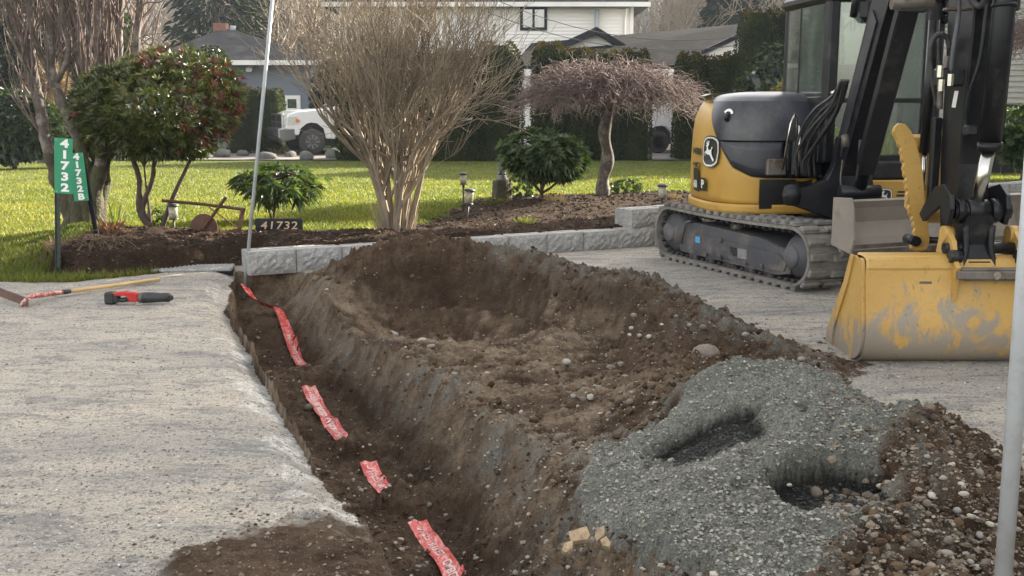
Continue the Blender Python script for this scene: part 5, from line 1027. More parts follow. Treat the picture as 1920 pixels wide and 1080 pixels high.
for sgn in (-1, 1):
    tr_ = empty('track'); tr_.parent = EX; tr_.matrix_local = MT_ @ Matrix.Translation((0, sgn * .8, 0))
    P_ = track_path(96); n_ = len(P_); mb = MB(); V_ = []
    for x_, z_, a in P_:
        nx_, nz_ = math.sin(a), -math.cos(a)
        for yy, off in ((-.2, 0), (.2, 0), (.2, -.028), (-.2, -.028)): V_.append((x_ + nx_ * off, yy, z_ + nz_ * off))
    F_ = [(i * 4 + k, i * 4 + (k + 1) % 4, ((i + 1) % n_) * 4 + (k + 1) % 4, ((i + 1) % n_) * 4 + k) for i in range(n_) for k in range(4)]; mb.add(V_, F_, smooth=False)
    o = mb.build('belt', M['rubber'], tr_); fixn(o)
    for x_, z_, a in track_path(44):
        l_ = bpy.data.objects.new('tread_lug', lug_me); COL.objects.link(l_); l_.parent = tr_; l_.matrix_local = Matrix.Translation((x_, 0, z_)) @ Matrix.Rotation(-a, 4, 'Y')
    mb = MB()
    for x_, z_, a in track_path(60):
        for yy in (-.12, .12): mb.bbox((-.018, yy - .03, .026), (.018, yy + .03, .062), .006, Matrix.Translation((x_, 0, z_)) @ Matrix.Rotation(-a, 4, 'Y'))
    mb.build('drive_lugs', M['rubber_d'], tr_, kind='stuff')
    mb = MB(); fp = [(-.84, .17), (-.72, .40), (-.55, .43), (.55, .40), (.86, .34), (.97, .25), (.95, .13), (.8, .1), (-.8, .115)]
    fixn(mb.prism(fp, -.17, .17, 1, inset=.015).build('side_frame', M['frame'], tr_))
    fp2 = [(-.66, .165), (-.56, .335), (.82, .29), (.93, .22), (.9, .15), (.7, .135)]
    fixn(MB().prism(fp2, -.185 if sgn < 0 else .17, -.168 if sgn < 0 else .185, 1, inset=.006).build('cover_plate', M['frame'], tr_))
    for (c, r_, nm) in (((-Lc, R_ + .03), .215, 'sprocket'), ((Lc, R_ + .03), .2, 'idler')):
        Mx = Matrix.Translation((c[0], 0, c[1])) @ Matrix.Rotation(PI / 2, 4, 'X')
        w_ = MB().lathe([(.03, -.19), (.1, -.18), (.12, -.15), (r_ * .8, -.13), (r_, -.08), (r_, .08), (r_ * .8, .13), (.12, .15), (.1, .18), (.03, .19)], 24, Mx).build(nm, M['frame'], tr_)
        mb = MB()
        for k in range(16): mb.bbox((-.02, -.03, r_ - .005), (.02, .03, r_ + .02), .004, Matrix.Translation((c[0], 0, c[1])) @ Matrix.Rotation(k * PI / 8, 4, 'Y'))
        if nm == 'sprocket': mb.build('teeth', M['frame'], w_, kind='stuff')
        hb = MB().lathe([(.0, -.2), (.09, -.2), (.1, -.19), (.1, .19), (.09, .2), (0, .2)], 16, Mx).build('hub', M['frame'], w_)
    for x_ in (-.62, -.32, 0, .32, .62): MB().lathe([(.0, -.14), (.07, -.14), (.085, -.12), (.085, -.07), (.06, -.06), (.06, .06), (.085, .07), (.085, .12), (.07, .14), (0, .14)], 14, Matrix.Translation((x_, 0, .115)) @ Matrix.Rotation(PI / 2, 4, 'X')).build('roller', M['frame'], tr_)
    MB().lathe([(0, -.1), (.05, -.1), (.05, .1), (0, .1)], 12, Matrix.Translation((.0, 0, .45)) @ Matrix.Rotation(PI / 2, 4, 'X')).build('carrier_roller', M['steel'], tr_)
    if sgn < 0:
        MB().box((-.5, -.189, .24), (-.42, -.186, .3)).build('sticker', pm('blue_sticker', (.08, .3, .55), (.1, .35, .6), 30, .4, 0), tr_)
        for a_, b_ in (((.22, .18), (.36, .27)),): MB().box((a_[0], -.189, a_[1]), (b_[0], -.186, b_[1])).build('sticker', pm('faded_sticker', (.12, .12, .12), (.3, .3, .3), 60, .5, 0), tr_)
        mb = MB(); mb.prism([(.09, .27), (.19, .265), (.2, .2), (.16, .185), (.1, .22)], -.1895, -.1862, 1); fixn(mb.build('slot', M['decal_k'], tr_))
        mb = MB(); [mb.bbox((x_ - .02, -.21, z_ - .02), (x_ + .02, -.185, z_ + .02), .006) for x_, z_ in ((-.05, .31), (-.05, .15), (.35, .15), (.6, .155), (-.3, .14))]; mb.build('lug_plate', M['frame'], tr_)
        MB().lathe([(0, -.22), (.05, -.22), (.05, -.18), (.05, -.17), (0, -.17)], 14, Matrix.Translation((.1, 0, .405)) @ Matrix.Rotation(PI / 2, 4, 'X')).build('roller_end', M['steel'], tr_)
        MB().tube([(-.74, -.2, .2), (-.66, -.2, .42), (-.58, -.2, .44)], .012, 6).build('guide', M['steel'], tr_)
# dirt on the side frames
# undercarriage centre
part(MB().bbox((-.6, -.62, .24), (.65, .62, .5), .03).bbox((-.35, -.35, .48), (.35, .35, .62), .05), 'undercarriage', 'black', MT_)
part(MB().lathe([(.42, .5), (.42, .6), (.36, .6)], 28), 'swing_ring', 'black', MT_)
# dozer blade
mb = MB(); bp = [(1.42, .42), (1.48, .36), (1.52, .4), (1.5, .5), (1.44, .62), (1.5, .74), (1.56, .8), (1.5, .81), (1.42, .76), (1.36, .62)]
bl = part(MB().prism(bp, -.86, 1.06, 1), 'blade', 'blade', MT_)
for s_ in (-.86, 1.06): part(MB().prism([(1.36, .43), (1.6, .38), (1.63, .5), (1.6, .74), (1.57, .83), (1.36, .82)], s_ - .012, s_ + .012, 1, inset=.004), 'end_plate', 'blade', MT_, bl)
part(MB().prism([(1.45, .335), (1.5, .35), (1.53, .44), (1.48, .44)], -.86, 1.06, 1), 'cutting_edge', 'steel', MT_, bl)
for s_ in (-1, 1): part(MB().tube([(.5, s_ * .35, .4), (1.4, s_ * .5, .58)], .065, 8), 'blade_arm', 'black', MT_)
part(MB().tube([(.55, 0, .42), (1.38, 0, .7)], .05, 10), 'blade_cylinder', 'black', MT_)
# ---- upper structure: body shell as an outline swept up
out0 = [(-1.27, .55), (-1.3, .2), (-1.28, -.2), (-1.18, -.55), (-1.0, -.8), (-.75, -.93), (-.45, -.97), (-.15, -.97), (.08, -.93), (.24, -.83), (.33, -.68), (.37, -.5), (.385, -.3), (.385, -.08)]
OUT = np.array(catmull(out0, 7)); n_ = len(OUT); cum = np.r_[0, np.cumsum(np.linalg.norm(np.diff(OUT, axis=0), axis=1))]
tang = np.gradient(OUT, axis=0); nrm = np.stack([-tang[:, 1], tang[:, 0]], 1); nrm /= np.linalg.norm(nrm, axis=1)[:, None]
if (nrm[n_ // 2] @ OUT[n_ // 2]) < 0: nrm = -nrm
def s_at(a, b): return cum[np.argmin(np.hypot(OUT[:, 0] - a, OUT[:, 1] - b))]
sB = [0, s_at(-.9, -.86), s_at(-.45, -.97), s_at(-.15, -.97), s_at(.08, -.93), s_at(.24, -.83), s_at(.33, -.68), s_at(.36, -.55), s_at(.385, -.3), cum[-1]]
zB = [1.66, 1.66, 1.66, 1.56, 1.26, 1.0, .915, .9, .9, .9]
def zb(s): return np.interp(s, sB, zB)
def shell(i0, i1, zlo, zhi, nz, off=0.0, bulge=0.0, cap=None):
    idx = np.arange(i0, i1 + 1); V_ = []; t = np.linspace(0, 1, nz)
    for i in idx:
        lo = zlo(cum[i]) if callable(zlo) else zlo; hi = zhi(cum[i]) if callable(zhi) else zhi
        for u in t:
            z_ = lo + (hi - lo) * u; o_ = off + bulge * math.sin(PI * min(1, max(0, (z_ - .6) / 1.1))) - .10 * max(0, (z_ - 1.36) / .3) ** 2 - .05 * max(0, (z_ - .9))
            p = OUT[i] + nrm[i] * o_; V_.append((p[0], p[1], z_))
    m = len(idx); F_ = [(a * nz + b, (a + 1) * nz + b, (a + 1) * nz + b + 1, a * nz + b + 1) for a in range(m - 1) for b in range(nz - 1)]
    return V_, F_, m
mb = MB(); V_, F_, _ = shell(0, n_ - 1, .66, lambda s: zb(s) - .004, 10, .0, .02); mb.add(V_, F_, smooth=True); body = part(mb, 'body_panel', 'yellow', MU)
sm = body.modifiers.new('t', 'SOLIDIFY'); sm.thickness = .025; sm.offset = -1
mb = MB(); V_, F_, _ = shell(0, n_ - 1, .57, .655, 4, .03, 0); mb.add(V_, F_, smooth=True); o = part(mb, 'counterweight_rim', 'yellow', MU); q = o.modifiers.new('t', 'SOLIDIFY'); q.thickness = .05; q.offset = -1
iB = next(i for i in range(n_) if zb(cum[i]) < 1.655); 
def cut(f): return f
zmid = 1.235
def zl1(s): return max(zb(s) + .008, zmid + .008)
iM = next(i for i in range(n_) if zb(cum[i]) < zmid); iS = int(n_ - 12)
mb = MB(); V_, F_, m = shell(iB, n_ - 1, zl1, lambda s: 1.6, 9, .012, .03); mb.add(V_, F_, smooth=True)
# rounded over the top towards the middle of the hood
top = [V_[k * 9 + 8] for k in range(m)]; ctr = np.array([-.45, -.25]); rows = [top]; 
for k, (f, dz) in enumerate(((.07, .035), (.17, .06), (.3, .075), (.5, .088), (.75, .094), (1, .096))): rows.append([(p[0] + (ctr[0] - p[0]) * f, p[1] + (ctr[1] - p[1]) * f, 1.6 + dz) for p in top])
VV = [p for r in rows for p in r]; mb.add(VV, [(r * m + i, r * m + i + 1, (r + 1) * m + i + 1, (r + 1) * m + i) for r in range(6) for i in range(m - 1)], smooth=True)
# rear part of the top
top2 = [(OUT[i][0] + nrm[i][0] * -.05, OUT[i][1] + nrm[i][1] * -.05, 1.655) for i in range(0, iB + 1)]; m2 = len(top2); rows = [top2]
for f, dz in ((.1, .02), (.5, .038), (1, .041)): rows.append([(p[0] + (ctr[0] - p[0]) * f, p[1] + (ctr[1] - p[1]) * f, 1.655 + dz) for p in top2])
mb.add([p for r in rows for p in r], [(r * m2 + i, r * m2 + i + 1, (r + 1) * m2 + i + 1, (r + 1) * m2 + i) for r in range(3) for i in range(m2 - 1)], smooth=True)
hood = part(mb, 'hood', 'hood', MU)
mb = MB(); V_, F_, m = shell(iM, iS, lambda s: zb(s) + .008, lambda s: max(zmid - .006, zb(s) + .01), 5, .008, .03); mb.add(V_, F_, smooth=True); o = part(mb, 'side_panel', 'hood', MU); q = o.modifiers.new('t', 'SOLIDIFY'); q.thickness = .02
mb = MB(); V_, F_, m = shell(iS + 1, n_ - 1, lambda s: zb(s) + .008, zmid - .006, 5, .018, .03); mb.add(V_, F_, smooth=True); o = part(mb, 'front_panel', 'black', MU); q = o.modifiers.new('t', 'SOLIDIFY'); q.thickness = .02
# inner dark core so no light shows through the gaps
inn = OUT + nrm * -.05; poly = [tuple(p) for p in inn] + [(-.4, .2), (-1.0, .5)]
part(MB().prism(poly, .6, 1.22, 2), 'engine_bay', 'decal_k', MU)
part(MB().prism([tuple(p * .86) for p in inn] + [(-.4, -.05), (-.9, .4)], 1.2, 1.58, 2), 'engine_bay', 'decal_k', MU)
part(MB().bbox((-.42, -.3, 1.3), (.33, -.04, 1.6), .05), 'side_cover', 'black', MU)
mb = MB(); cp_ = catmull([(.0, -.7, 1.63), (.22, -.55, 1.61), (.35, -.36, 1.5), (.4, -.28, 1.3), (.4, -.25, 1.05)], 5)
part(mb.tube([(p[0] , p[1], p[2]) for p in cp_], .009, 5), 'seam', 'decal_k', MU)
def on_shell(s, z_, off=.03):
    i = int(np.clip(np.searchsorted(cum, s), 1, n_ - 1)); t = (s - cum[i - 1]) / (cum[i] - cum[i - 1] + 1e-9); p = OUT[i - 1] * (1 - t) + OUT[i] * t; nn = nrm[i]
    o_ = off + .02 * math.sin(PI * min(1, max(0, (z_ - .6) / 1.1))) - .10 * max(0, (z_ - 1.36) / .3) ** 2 - .05 * max(0, z_ - .9); return (p[0] + nn[0] * o_, p[1] + nn[1] * o_, z_)
def decal(poly, s0, z0, name, mat, off, parent=None, sx=1):    # flat outline laid on the curved side
    mb = MB(); pl = [(u * sx, v) for u, v in poly]; import mathutils.geometry as mg
    tri = mg.tessellate_polygon([[Vector((u, v, 0)) for u, v in pl]]); mb.add([on_shell(s0 + u, z0 + v, off) for u, v in pl], [tuple(t) for t in tri])
    me = mb.mesh(name, M[mat]); me.transform(MU); o = bpy.data.objects.new(name, me); COL.objects.link(o); o.parent = parent or EX; return o
def shield(w_, h_, k=1): return [(x_ * w_ * k, y_ * h_ * k) for x_, y_ in [(-.36, -.42), (-.2, -.49), (0, -.5), (.2, -.49), (.36, -.42), (.45, -.33), (.5, 0), (.47, .33), (.4, .42), (.2, .49), (0, .5), (-.2, .49), (-.4, .42), (-.47, .33), (-.5, 0), (-.45, -.33)]]
DEER = [(.3, -.36), (.36, -.3), (.2, -.12), (.16, .0), (.17, .07), (.22, .16), (.17, .19), (.13, .1), (.08, .06), (-.06, .07), (-.1, .14), (-.11, .2), (-.05, .24), (-.02, .28), (-.06, .3), (-.02, .36), (-.05, .43), (-.08, .36), (-.1, .31), (-.12, .36), (-.13, .44), (-.17, .37), (-.16, .3), (-.22, .34), (-.24, .4), (-.26, .31), (-.19, .26), (-.25, .24), (-.29, .2), (-.2, .18), (-.2, .08), (-.24, .0), (-.33, .0), (-.36, -.04), (-.32, -.16), (-.28, -.18), (-.3, -.07), (-.27, -.05), (-.2, -.08), (-.12, -.12), (.02, -.1), (.1, -.16), (.2, -.27)]
sD = s_at(.02, -.95) - .03; zD = 1.13
# on this side the outline runs rear to front, i.e. left to right in the photograph
lg = decal(shield(.3, .3), sD, zD, 'logo', 'decal_k', .026); decal(shield(.3, .3, .93), sD, zD, 'border', 'decal_w', .0275, lg); decal(shield(.3, .3, .82), sD, zD, 'ground_colour', 'decal_k', .029, lg)
decal([(u * .25, v * .25) for u, v in DEER], sD, zD, 'deer', 'decal_w', .0305, lg)
def decal_text(s_, size, s0, z0, name, mat, off, sx=1, rot=0):
    cu = text(name, s_, size, M[mat], EX, extrude=0, off=.004, sx=sx); me = cu.data
    for v in me.vertices:
        u, w_ = v.co.x, v.co.y
        if rot: u, w_ = -w_, u
        v.co = on_shell(s0 + u, z0 + w_, off)
    me.transform(MU); return cu
s6 = sD - .33
decal([(-.085, -.09), (.12, -.1), (.075, .13), (-.085, .13)], s6, .83, 'number_plate', 'decal_k', .026); decal_text('60', .1, s6 - .005, .8, 'number', 'decal_w', .029, 1.15)
decal([(-.07, -.065), (.07, -.065), (.07, .06), (-.07, .06)], s6 + .21, .815, 'letter_plate', 'decal_k', .026); decal_text('P', .11, s6 + .21, .812, 'letter', 'decal_w', .029, 1.2)
decal_text('MBI', .085, s6 + .0, 1.12, 'dealer_lettering', 'decal_k', .028, 2.0); decal_text('WEST', .055, s6, .99, 'dealer_lettering', 'decal_k', .028, 1.6)
gb = s_at(.38, -.5)
for z_ in (.83, .7):
    p = on_shell(gb - .03, z_, .0); part(MB().lathe([(0, -.01), (.045, -.01), (.045, .004), (.03, .006), (.024, -.0), (.02, .012), (0, .012)], 14, Matrix.Translation(p) @ Matrix.Rotation(PI / 2, 4, 'Y')), 'bolt', 'yellow', MU)
p = on_shell(s_at(.08, -.93) + .1, 1.45, .02); mb = MB().lathe([(0, 0), (.04, 0), (.045, .02), (.03, .035), (0, .035)], 14, Matrix.Translation(p) @ Matrix.Rotation(PI / 2, 4, 'Y') @ Matrix.Rotation(-.6, 4, 'X')); lk = part(mb, 'fuel_cap', 'black', MU)
q_ = [(math.cos(a) * r_, math.sin(a) * r_) for r_, A_ in ((.062, np.linspace(.3, 2.6, 8)), (.038, np.linspace(2.6, .3, 8))) for a in A_]; decal(q_, s_at(.08, -.93) + .11, 1.47, 'cap_label', 'decal_w', .03)
# platform under the cab with vents and emblem
fy = [(.42, .0), (.72, .02), (.78, .1), (.78, .86), (.7, .96), (.3, 1.0), (-.6, 1.0), (-1.1, .75), (-1.25, .5), (-.6, .3)]
part(MB().prism(fy, .6, .9, 2, inset=.012), 'platform', 'yellow', MU); part(MB().prism([(a * .995, b * .995) for a, b in fy], .565, .6, 2), 'floor_plate', 'black', MU)
def front(mb_or, name, mat, z_=0, parent=None): return part(mb_or, name, mat, MU, parent)
def fpoly(poly, y0, z0, name, mat, off, sx=1, parent=None):
    import mathutils.geometry as mg; pl = [(u * sx, v) for u, v in poly]; tri = mg.tessellate_polygon([[Vector((u, v, 0)) for u, v in pl]])
    mb = MB().add([(.78 + off, y0 + u, z0 + v) for u, v in pl], [tuple(t) for t in tri]); me = mb.mesh(name, M[mat]); me.transform(MU); o = bpy.data.objects.new(name, me); COL.objects.link(o); o.parent = parent or EX; return o
l2 = fpoly(shield(.15, .14), .40, .76, 'logo', 'decal_k', .003); fpoly(shield(.15, .14, .93), .40, .76, 'border', 'decal_w', .0045, parent=l2); fpoly(shield(.15, .14, .8), .40, .76, 'ground_colour', 'decal_k', .006, parent=l2); fpoly([(u * .12, v * .12) for u, v in DEER], .40, .76, 'deer', 'decal_w', .0075, parent=l2)
for k in range(3): fpoly([(-.05 + .01 * abs(k - 1), -.008), (.05 - .01 * abs(k - 1), -.008), (.045 - .01 * abs(k - 1), .01), (-.045 + .01 * abs(k - 1), .01)], .56, .73 + k * .032, 'vent', 'decal_k', .003)
for z_ in (.82, .68): part(MB().lathe([(0, 0), (.028, 0), (.02, .012), (0, .012)], 12, Matrix.Translation((.78, .69, z_)) @ Matrix.Rotation(PI / 2, 4, 'Y')), 'bolt', 'yellow', MU)
part(MB().bbox((.1, .0, .9), (.74, .95, 1.07), .02), 'cab_base', 'black', MU); fpoly([(-.035, -.05), (.035, -.05), (.035, .05), (-.035, .05)], .14, 1.0, 'warning_label', pm('orange_label', (.5, .12, .03), (.6, .2, .05), 80, .5, 0).name and 'red', -.037)
# cab
cab = empty('cab'); cab.parent = EX; cab.matrix_local = MU
cx0, cx1, cy0, cy1, cz0, cz1 = -.42, .66, -.14, .93, 1.05, 2.52
def cp_(mb, name, mat, parent=None): o = mb.build(name, M[mat], parent or cab); return fixn(o)
pw_ = .085
def post(p0, p1, w_, name='pillar', d_=None): cp_(MB().tube([p0, p1], [w_, w_], 4, smooth=False), name, 'black')
mb = MB()
for x_, y_, w_, dx in ((cx1 - .05, cy0 + .045, .05, .07), (cx1 - .04, cy1 - .075, .085, .05), (cx0 + .03, cy0 + .035, .032, .03), (cx0 + .06, cy1 - .06, .06, .06)):
    cp_(MB().bbox((x_ - dx, y_ - w_, cz0), (x_ + dx, y_ + w_, cz1 - .04), .018), 'pillar', 'black')
cp_(MB().bbox((cx0 - .03, cy0 - .03, cz1 - .06), (cx1 + .06, cy1 + .03, cz1 + .06), .04), 'roof', 'black')
cp_(MB().bbox((cx0 + .02, cy0 - .012, cz0), (cx1 - .1, cy0 + .03, 1.64), .01), 'lower_panel', 'black')
cp_(MB().bbox((cx0, cy0, 1.62), (cx1 - .1, cy0 + .05, 1.68), .01), 'sill', 'black'); cp_(MB().tube([(cx0 + .02, cy0 - .014, 1.63), (cx1 - .12, cy0 - .014, 1.63)], .006, 5), 'trim_strip', 'steel')
cp_(MB().bbox((cx1 - .05, cy0 + .06, 1.585), (cx1 + .0, cy1 - .1, 1.625), .008), 'window_bar', 'black')
cp_(MB().bbox((cx1 - .06, cy0 + .05, cz0), (cx1 - .01, cy1 - .1, cz0 + .07), .01), 'front_sill', 'black')
cp_(MB().bbox((cx0, cy0 + .04, cz0), (cx0 + .05, cy1 - .04, 1.45), .01), 'rear_panel', 'black'); cp_(MB().bbox((cx0, cy1 - .06, cz0), (cx1, cy1 - .01, 1.4), .01), 'door_panel', 'black')
cp_(MB().box((cx0 + .05, cy0 + .018, 1.68), (cx1 - .12, cy0 + .024, cz1 - .06)), 'glass', 'glass'); cp_(MB().box((cx1 - .032, cy0 + .08, 1.62), (cx1 - .026, cy1 - .14, cz1 - .06)), 'glass', 'glass')
cp_(MB().box((cx1 - .032, cy0 + .08, cz0 + .06), (cx1 - .026, cy1 - .14, 1.59)), 'glass', 'glass'); cp_(MB().box((cx0 + .02, cy0 + .06, 1.45), (cx0 + .026, cy1 - .06, cz1 - .06)), 'glass', 'glass'); cp_(MB().box((cx0 + .1, cy1 - .03, 1.4), (cx1 - .1, cy1 - .024, cz1 - .06)), 'glass', 'glass')
cp_(MB().bbox((cx0 + .37, cy0 + .01, 1.68), (cx0 + .385, cy0 + .03, cz1 - .06), .004), 'sliding_sash', 'black')
cp_(MB().box((cx0 + .09, cy0 + .028, 1.7), (cx0 + .22, cy0 + .032, 1.82)), 'paper', 'white')
t_ = text('rear_lettering', 'JOHN DEERE', .15, M['decal_k'], cab, Matrix.Translation((cx0 + .012, (cy0 + cy1) / 2, 2.33)) @ Matrix.Rotation(-PI / 2, 4, 'Z') @ Matrix.Rotation(PI / 2, 4, 'X'), .001, .003)
seat = cp_(MB().bbox((-.2, .2, 1.05), (.3, .72, 1.35), .06), 'seat', 'kplastic'); cp_(MB().bbox((-.28, .24, 1.3), (-.12, .68, 1.95), .07), 'backrest', 'kplastic', seat)
for y_ in (.12, .78): cp_(MB().bbox((-.1, y_ - .06, 1.2), (.32, y_ + .06, 1.4), .04).tube([(.25, y_, 1.4), (.28, y_, 1.62)], .022, 7), 'console', 'kplastic')
cp_(MB().tube([(.45, .3, 1.05), (.42, .3, 1.45)], .015, 6).tube([(.45, .58, 1.05), (.42, .58, 1.45)], .015, 6), 'travel_levers', 'kplastic')
cp_(MB().bbox((cx1 + .01, cy1 - .04, 2.35), (cx1 + .1, cy1 + .1, 2.48), .02), 'work_light', 'black'); cp_(MB().tube([(cx1 + .02, cy1 - .02, 2.3), (cx1 + .08, cy1 + .03, 2.34), (cx1 + .1, cy1 + .1, 2.28)], .035, 8), 'light_bracket', 'black')
cp_(MB().bbox((cx1 - .02, .12, 2.28), (cx1 + .08, .5, 2.5), .06), 'front_light', 'black')
# lower hatch and fittings in front of the cab side
part(MB().bbox((.36, -.36, .92), (.5, -.02, 1.25), .02), 'valve_cover', 'black', MU); part(MB().bbox((-.4, -.1, .9), (.5, .05, 1.1), .02), 'cab_skirt', 'black', MU)
part(MB().tube([(.46, -.44, .98), (.52, -.4, 1.4), (.5, -.36, 1.48), (.46, -.32, 1.44), (.48, -.34, 1.0)], .011, 6), 'steel_pipe', 'chrome', MU)
part(MB().tube([(.5, -.31, 1.38), (.52, -.3, 1.0)], .016, 6), 'steel_pipe', 'chrome', MU)
part(MB().bbox((.4, -.58, .93), (.46, -.4, 1.08), .01), 'bracket', 'steel', MU); part(MB().box((.375, -.62, .62), (.4, -.12, .89)), 'recess', 'decal_k', MU)
# swing post
def wpoly(pts, Y): return [(D(x_, y_, Y).x, D(x_, y_, Y).z) for x_, y_ in pts]
Ys = 9.28
sp = part(MB().prism(wpoly([(1572, 258), (1588, 250), (1603, 262), (1606, 318), (1619, 352), (1616, 372), (1602, 404), (1560, 412), (1510, 394), (1478, 383), (1470, 368), (1474, 352), (1512, 352), (1548, 336), (1566, 306)], Ys), Ys - .03, Ys + .09, 1, Matrix.Identity(4), inset=.015), 'swing_post', 'black', MW)
part(MB().prism(wpoly([(1606, 330), (1630, 322), (1634, 350), (1632, 400), (1622, 436), (1580, 436), (1560, 412), (1598, 402)], Ys + .1), Ys + .02, Ys + .3, 1, inset=.02), 'swing_post', 'black', MW)
q = D(1487, 366, Ys); part(MB().lathe([(0, -.09), (.05, -.09), (.075, -.07), (.08, 0), (.075, .07), (.05, .09), (0, .09)], 16, Matrix.Translation((q.x, Ys + .02, q.z)) @ Matrix.Identity(4)), 'swing_cylinder_eye', 'black', MW)
part(MB().tube([(q.x, Ys + .05, q.z), (q.x + .2, Ys + .7, q.z + .05)], .05, 10), 'swing_cylinder', 'black', MW)
part(MB().bbox((q.x + .28, Ys - .02, .36), (q.x + 1.0, Ys + .5, .62), .04), 'swing_base', 'black', MW)
# boom, boom cylinder, arm: profiles in (Y, z)
BXC = 2.93
boom = [(9.6, .86), (9.42, .8), (9.28, .92), (9.13, 1.12), (8.47, 2.12), (8.14, 2.56), (7.84, 2.82), (7.0, 3.0), (6.7, 3.02), (6.62, 3.14), (6.72, 3.28), (7.3, 3.32), (7.9, 3.22), (8.3, 2.95), (8.72, 2.36), (9.4, 1.28), (9.62, 1.0)]
bo = part(MB().prism([(y_, z_) for y_, z_ in boom], BXC - .085, BXC + .085, 0, inset=.012), 'boom', 'black', MW)
for s_ in (-1, 1): part(MB().prism([(9.45, .95), (9.25, 1.12), (8.53, 2.2), (8.64, 2.3), (9.42, 1.18)], BXC + s_ * .087, BXC + s_ * .1, 0, inset=.004), 'side_plate', 'hood', MW, bo)
cy = part(MB().tube([(BXC - .0, 9.0, .86), (BXC, 8.14, 2.3)], .052, 14).bbox((BXC - .1, -.03, -.05), (BXC + .1, .03, .05), .01, Matrix.Identity(4) @ Matrix.Translation((0, 8.05, 2.28))), 'boom_cylinder', 'black', MW)
gd = Matrix.Translation((BXC, 8.1, 2.2)) @ Matrix.Rotation(math.atan2(8.1 - 8.93, -(2.2 - .95)) , 4, 'X')
dv = Vector((0, 8.97 - 8.15, .93 - 2.28)); gl_ = dv.length; gm_ = Matrix.Translation((BXC, 8.15, 2.28)) @ dv.to_track_quat('Z', 'Y').to_matrix().to_4x4()
part(MB().bbox((-.072, -.075, 0), (.072, -.058, gl_ * .93), .008, gm_).bbox((-.076, -.06, 0.02), (-.062, .03, gl_ * .88), .006, gm_).bbox((.062, -.06, 0.02), (.076, .03, gl_ * .88), .006, gm_), 'cylinder_guard', 'black', MW, cy)
part(MB().tube([(BXC - .15, 8.05, 2.3), (BXC + .15, 8.05, 2.3)], .05, 12), 'pin', 'steel', MW, cy); part(MB().tube([(BXC - .17, 9.0, .84), (BXC + .17, 9.0, .84)], .06, 12), 'pin', 'black', MW, cy)
q = [D(1584, 252, 9.0), D(1586, 275, 9.0)]; part(MB().tube([q[0], q[1]], .03, 10), 'grease_fitting', 'steel', MW)
AX = 2.86
arm = [(6.63, 3.3), (6.5, 3.1), (6.58, 2.0), (6.64, 1.2), (6.62, .98), (6.56, .72), (6.6, .56), (6.72, .53), (6.82, .6), (6.9, .98), (6.95, 2.0), (7.0, 2.9), (6.98, 3.2), (6.85, 3.38)]
ar = part(MB().prism(arm, AX - .095, AX + .095, 0, inset=.012), 'arm', 'black', MW)
part(MB().prism([(6.95, .98), (6.985, 1.2), (7.04, 2.9), (7.0, 2.9), (6.93, 1.0)], AX - .07, AX + .07, 0), 'rear_plate', 'black', MW, ar)
part(MB().tube([(AX - .14, 6.83, 3.2), (AX + .14, 6.83, 3.2)], .07, 12), 'pin', 'steel', MW, ar)
bc = part(MB().tube([(AX, 6.36, 3.05), (AX, 6.395, 1.98), (AX - .0, 6.44, 1.32)], [.064, .064, .064], 20).tube([(AX, 6.438, 1.34), (AX, 6.44, 1.29)], .072, 20), 'bucket_cylinder', 'black', MW)
part(MB().tube([(AX, 6.44, 1.32), (AX - .04, 6.47, .95)], .04, 18), 'rod', 'chrome', MW, bc); part(MB().tube([(AX, 6.385, 2.12), (AX, 6.386, 2.14)], .07, 20), 'gland_ring', 'black', MW, bc)
part(MB().tube(catmull([(AX - .09, 6.4, 2.3), (AX - .1, 6.42, 1.85), (AX - .13, 6.46, 1.65), (AX - .13, 6.5, 1.45), (AX - .115, 6.46, 1.41)], 5), .012, 7).bbox((AX - .15, 6.42, 1.38), (AX - .08, 6.5, 1.44), .01), 'cylinder_pipe', 'black', MW, bc)
part(MB().tube([(AX + .07, 6.4, 2.5), (AX + .07, 6.41, 1.95), (AX + .07, 6.44, 1.4)], .009, 7).bbox((AX + .055, 6.37, 2.1), (AX + .09, 6.42, 2.25), .008), 'cylinder_pipe', 'black', MW, bc)
# bucket linkage
jy, jz, jx = 6.47, .925, AX - .04
lk = part(MB().tube([(jx - .14, jy, jz), (jx + .16, jy, jz)], .052, 16).tube([(jx - .06, jy, jz), (jx + .06, jy, jz)], .07, 16).tube([(jx - .125, jy, jz), (jx - .085, jy, jz)], .075, 8).tube([(jx + .08, jy, jz), (jx + .13, jy, jz)], .075, 8), 'linkage', 'black', MW)
part(MB().tube([(jx + .155, jy, jz), (jx + .2, jy, jz)], .055, 8).tube([(jx + .2, jy, jz), (jx + .212, jy, jz)], .02, 6), 'pin', 'black', MW, lk)
cur = [(jy - .07, jz + .02), (jy - .05, jz + .1), (jy + .06, jz + .16), (jy + .2, jz + .13), (jy + .36, jz + .0), (jy + .42, jz - .06), (jy + .36, jz - .1), (jy + .2, jz - .02), (jy + .09, jz + .03), (jy + .04, jz - .07), (jy - .04, jz - .08)]
for x_ in (jx - .17, jx + .17): part(MB().prism(cur, x_ - .014, x_ + .014, 0, inset=.004), 'side_link', 'black', MW, lk)
part(MB().prism([(jy - .07, jz - .02), (jy + .06, jz - .02), (jy + .05, jz - .2), (jy + .07, jz - .36), (jy + .0, jz - .43), (jy - .1, jz - .4), (jy - .1, jz - .3), (jy - .05, jz - .2)], jx - .085, jx + .085, 0, inset=.02), 'bucket_link', 'black', MW, lk)
part(MB().tube([(jx - .13, jy - .04, jz - .38), (jx + .13, jy - .04, jz - .38)], .07, 14), 'link_boss', 'black', MW, lk)
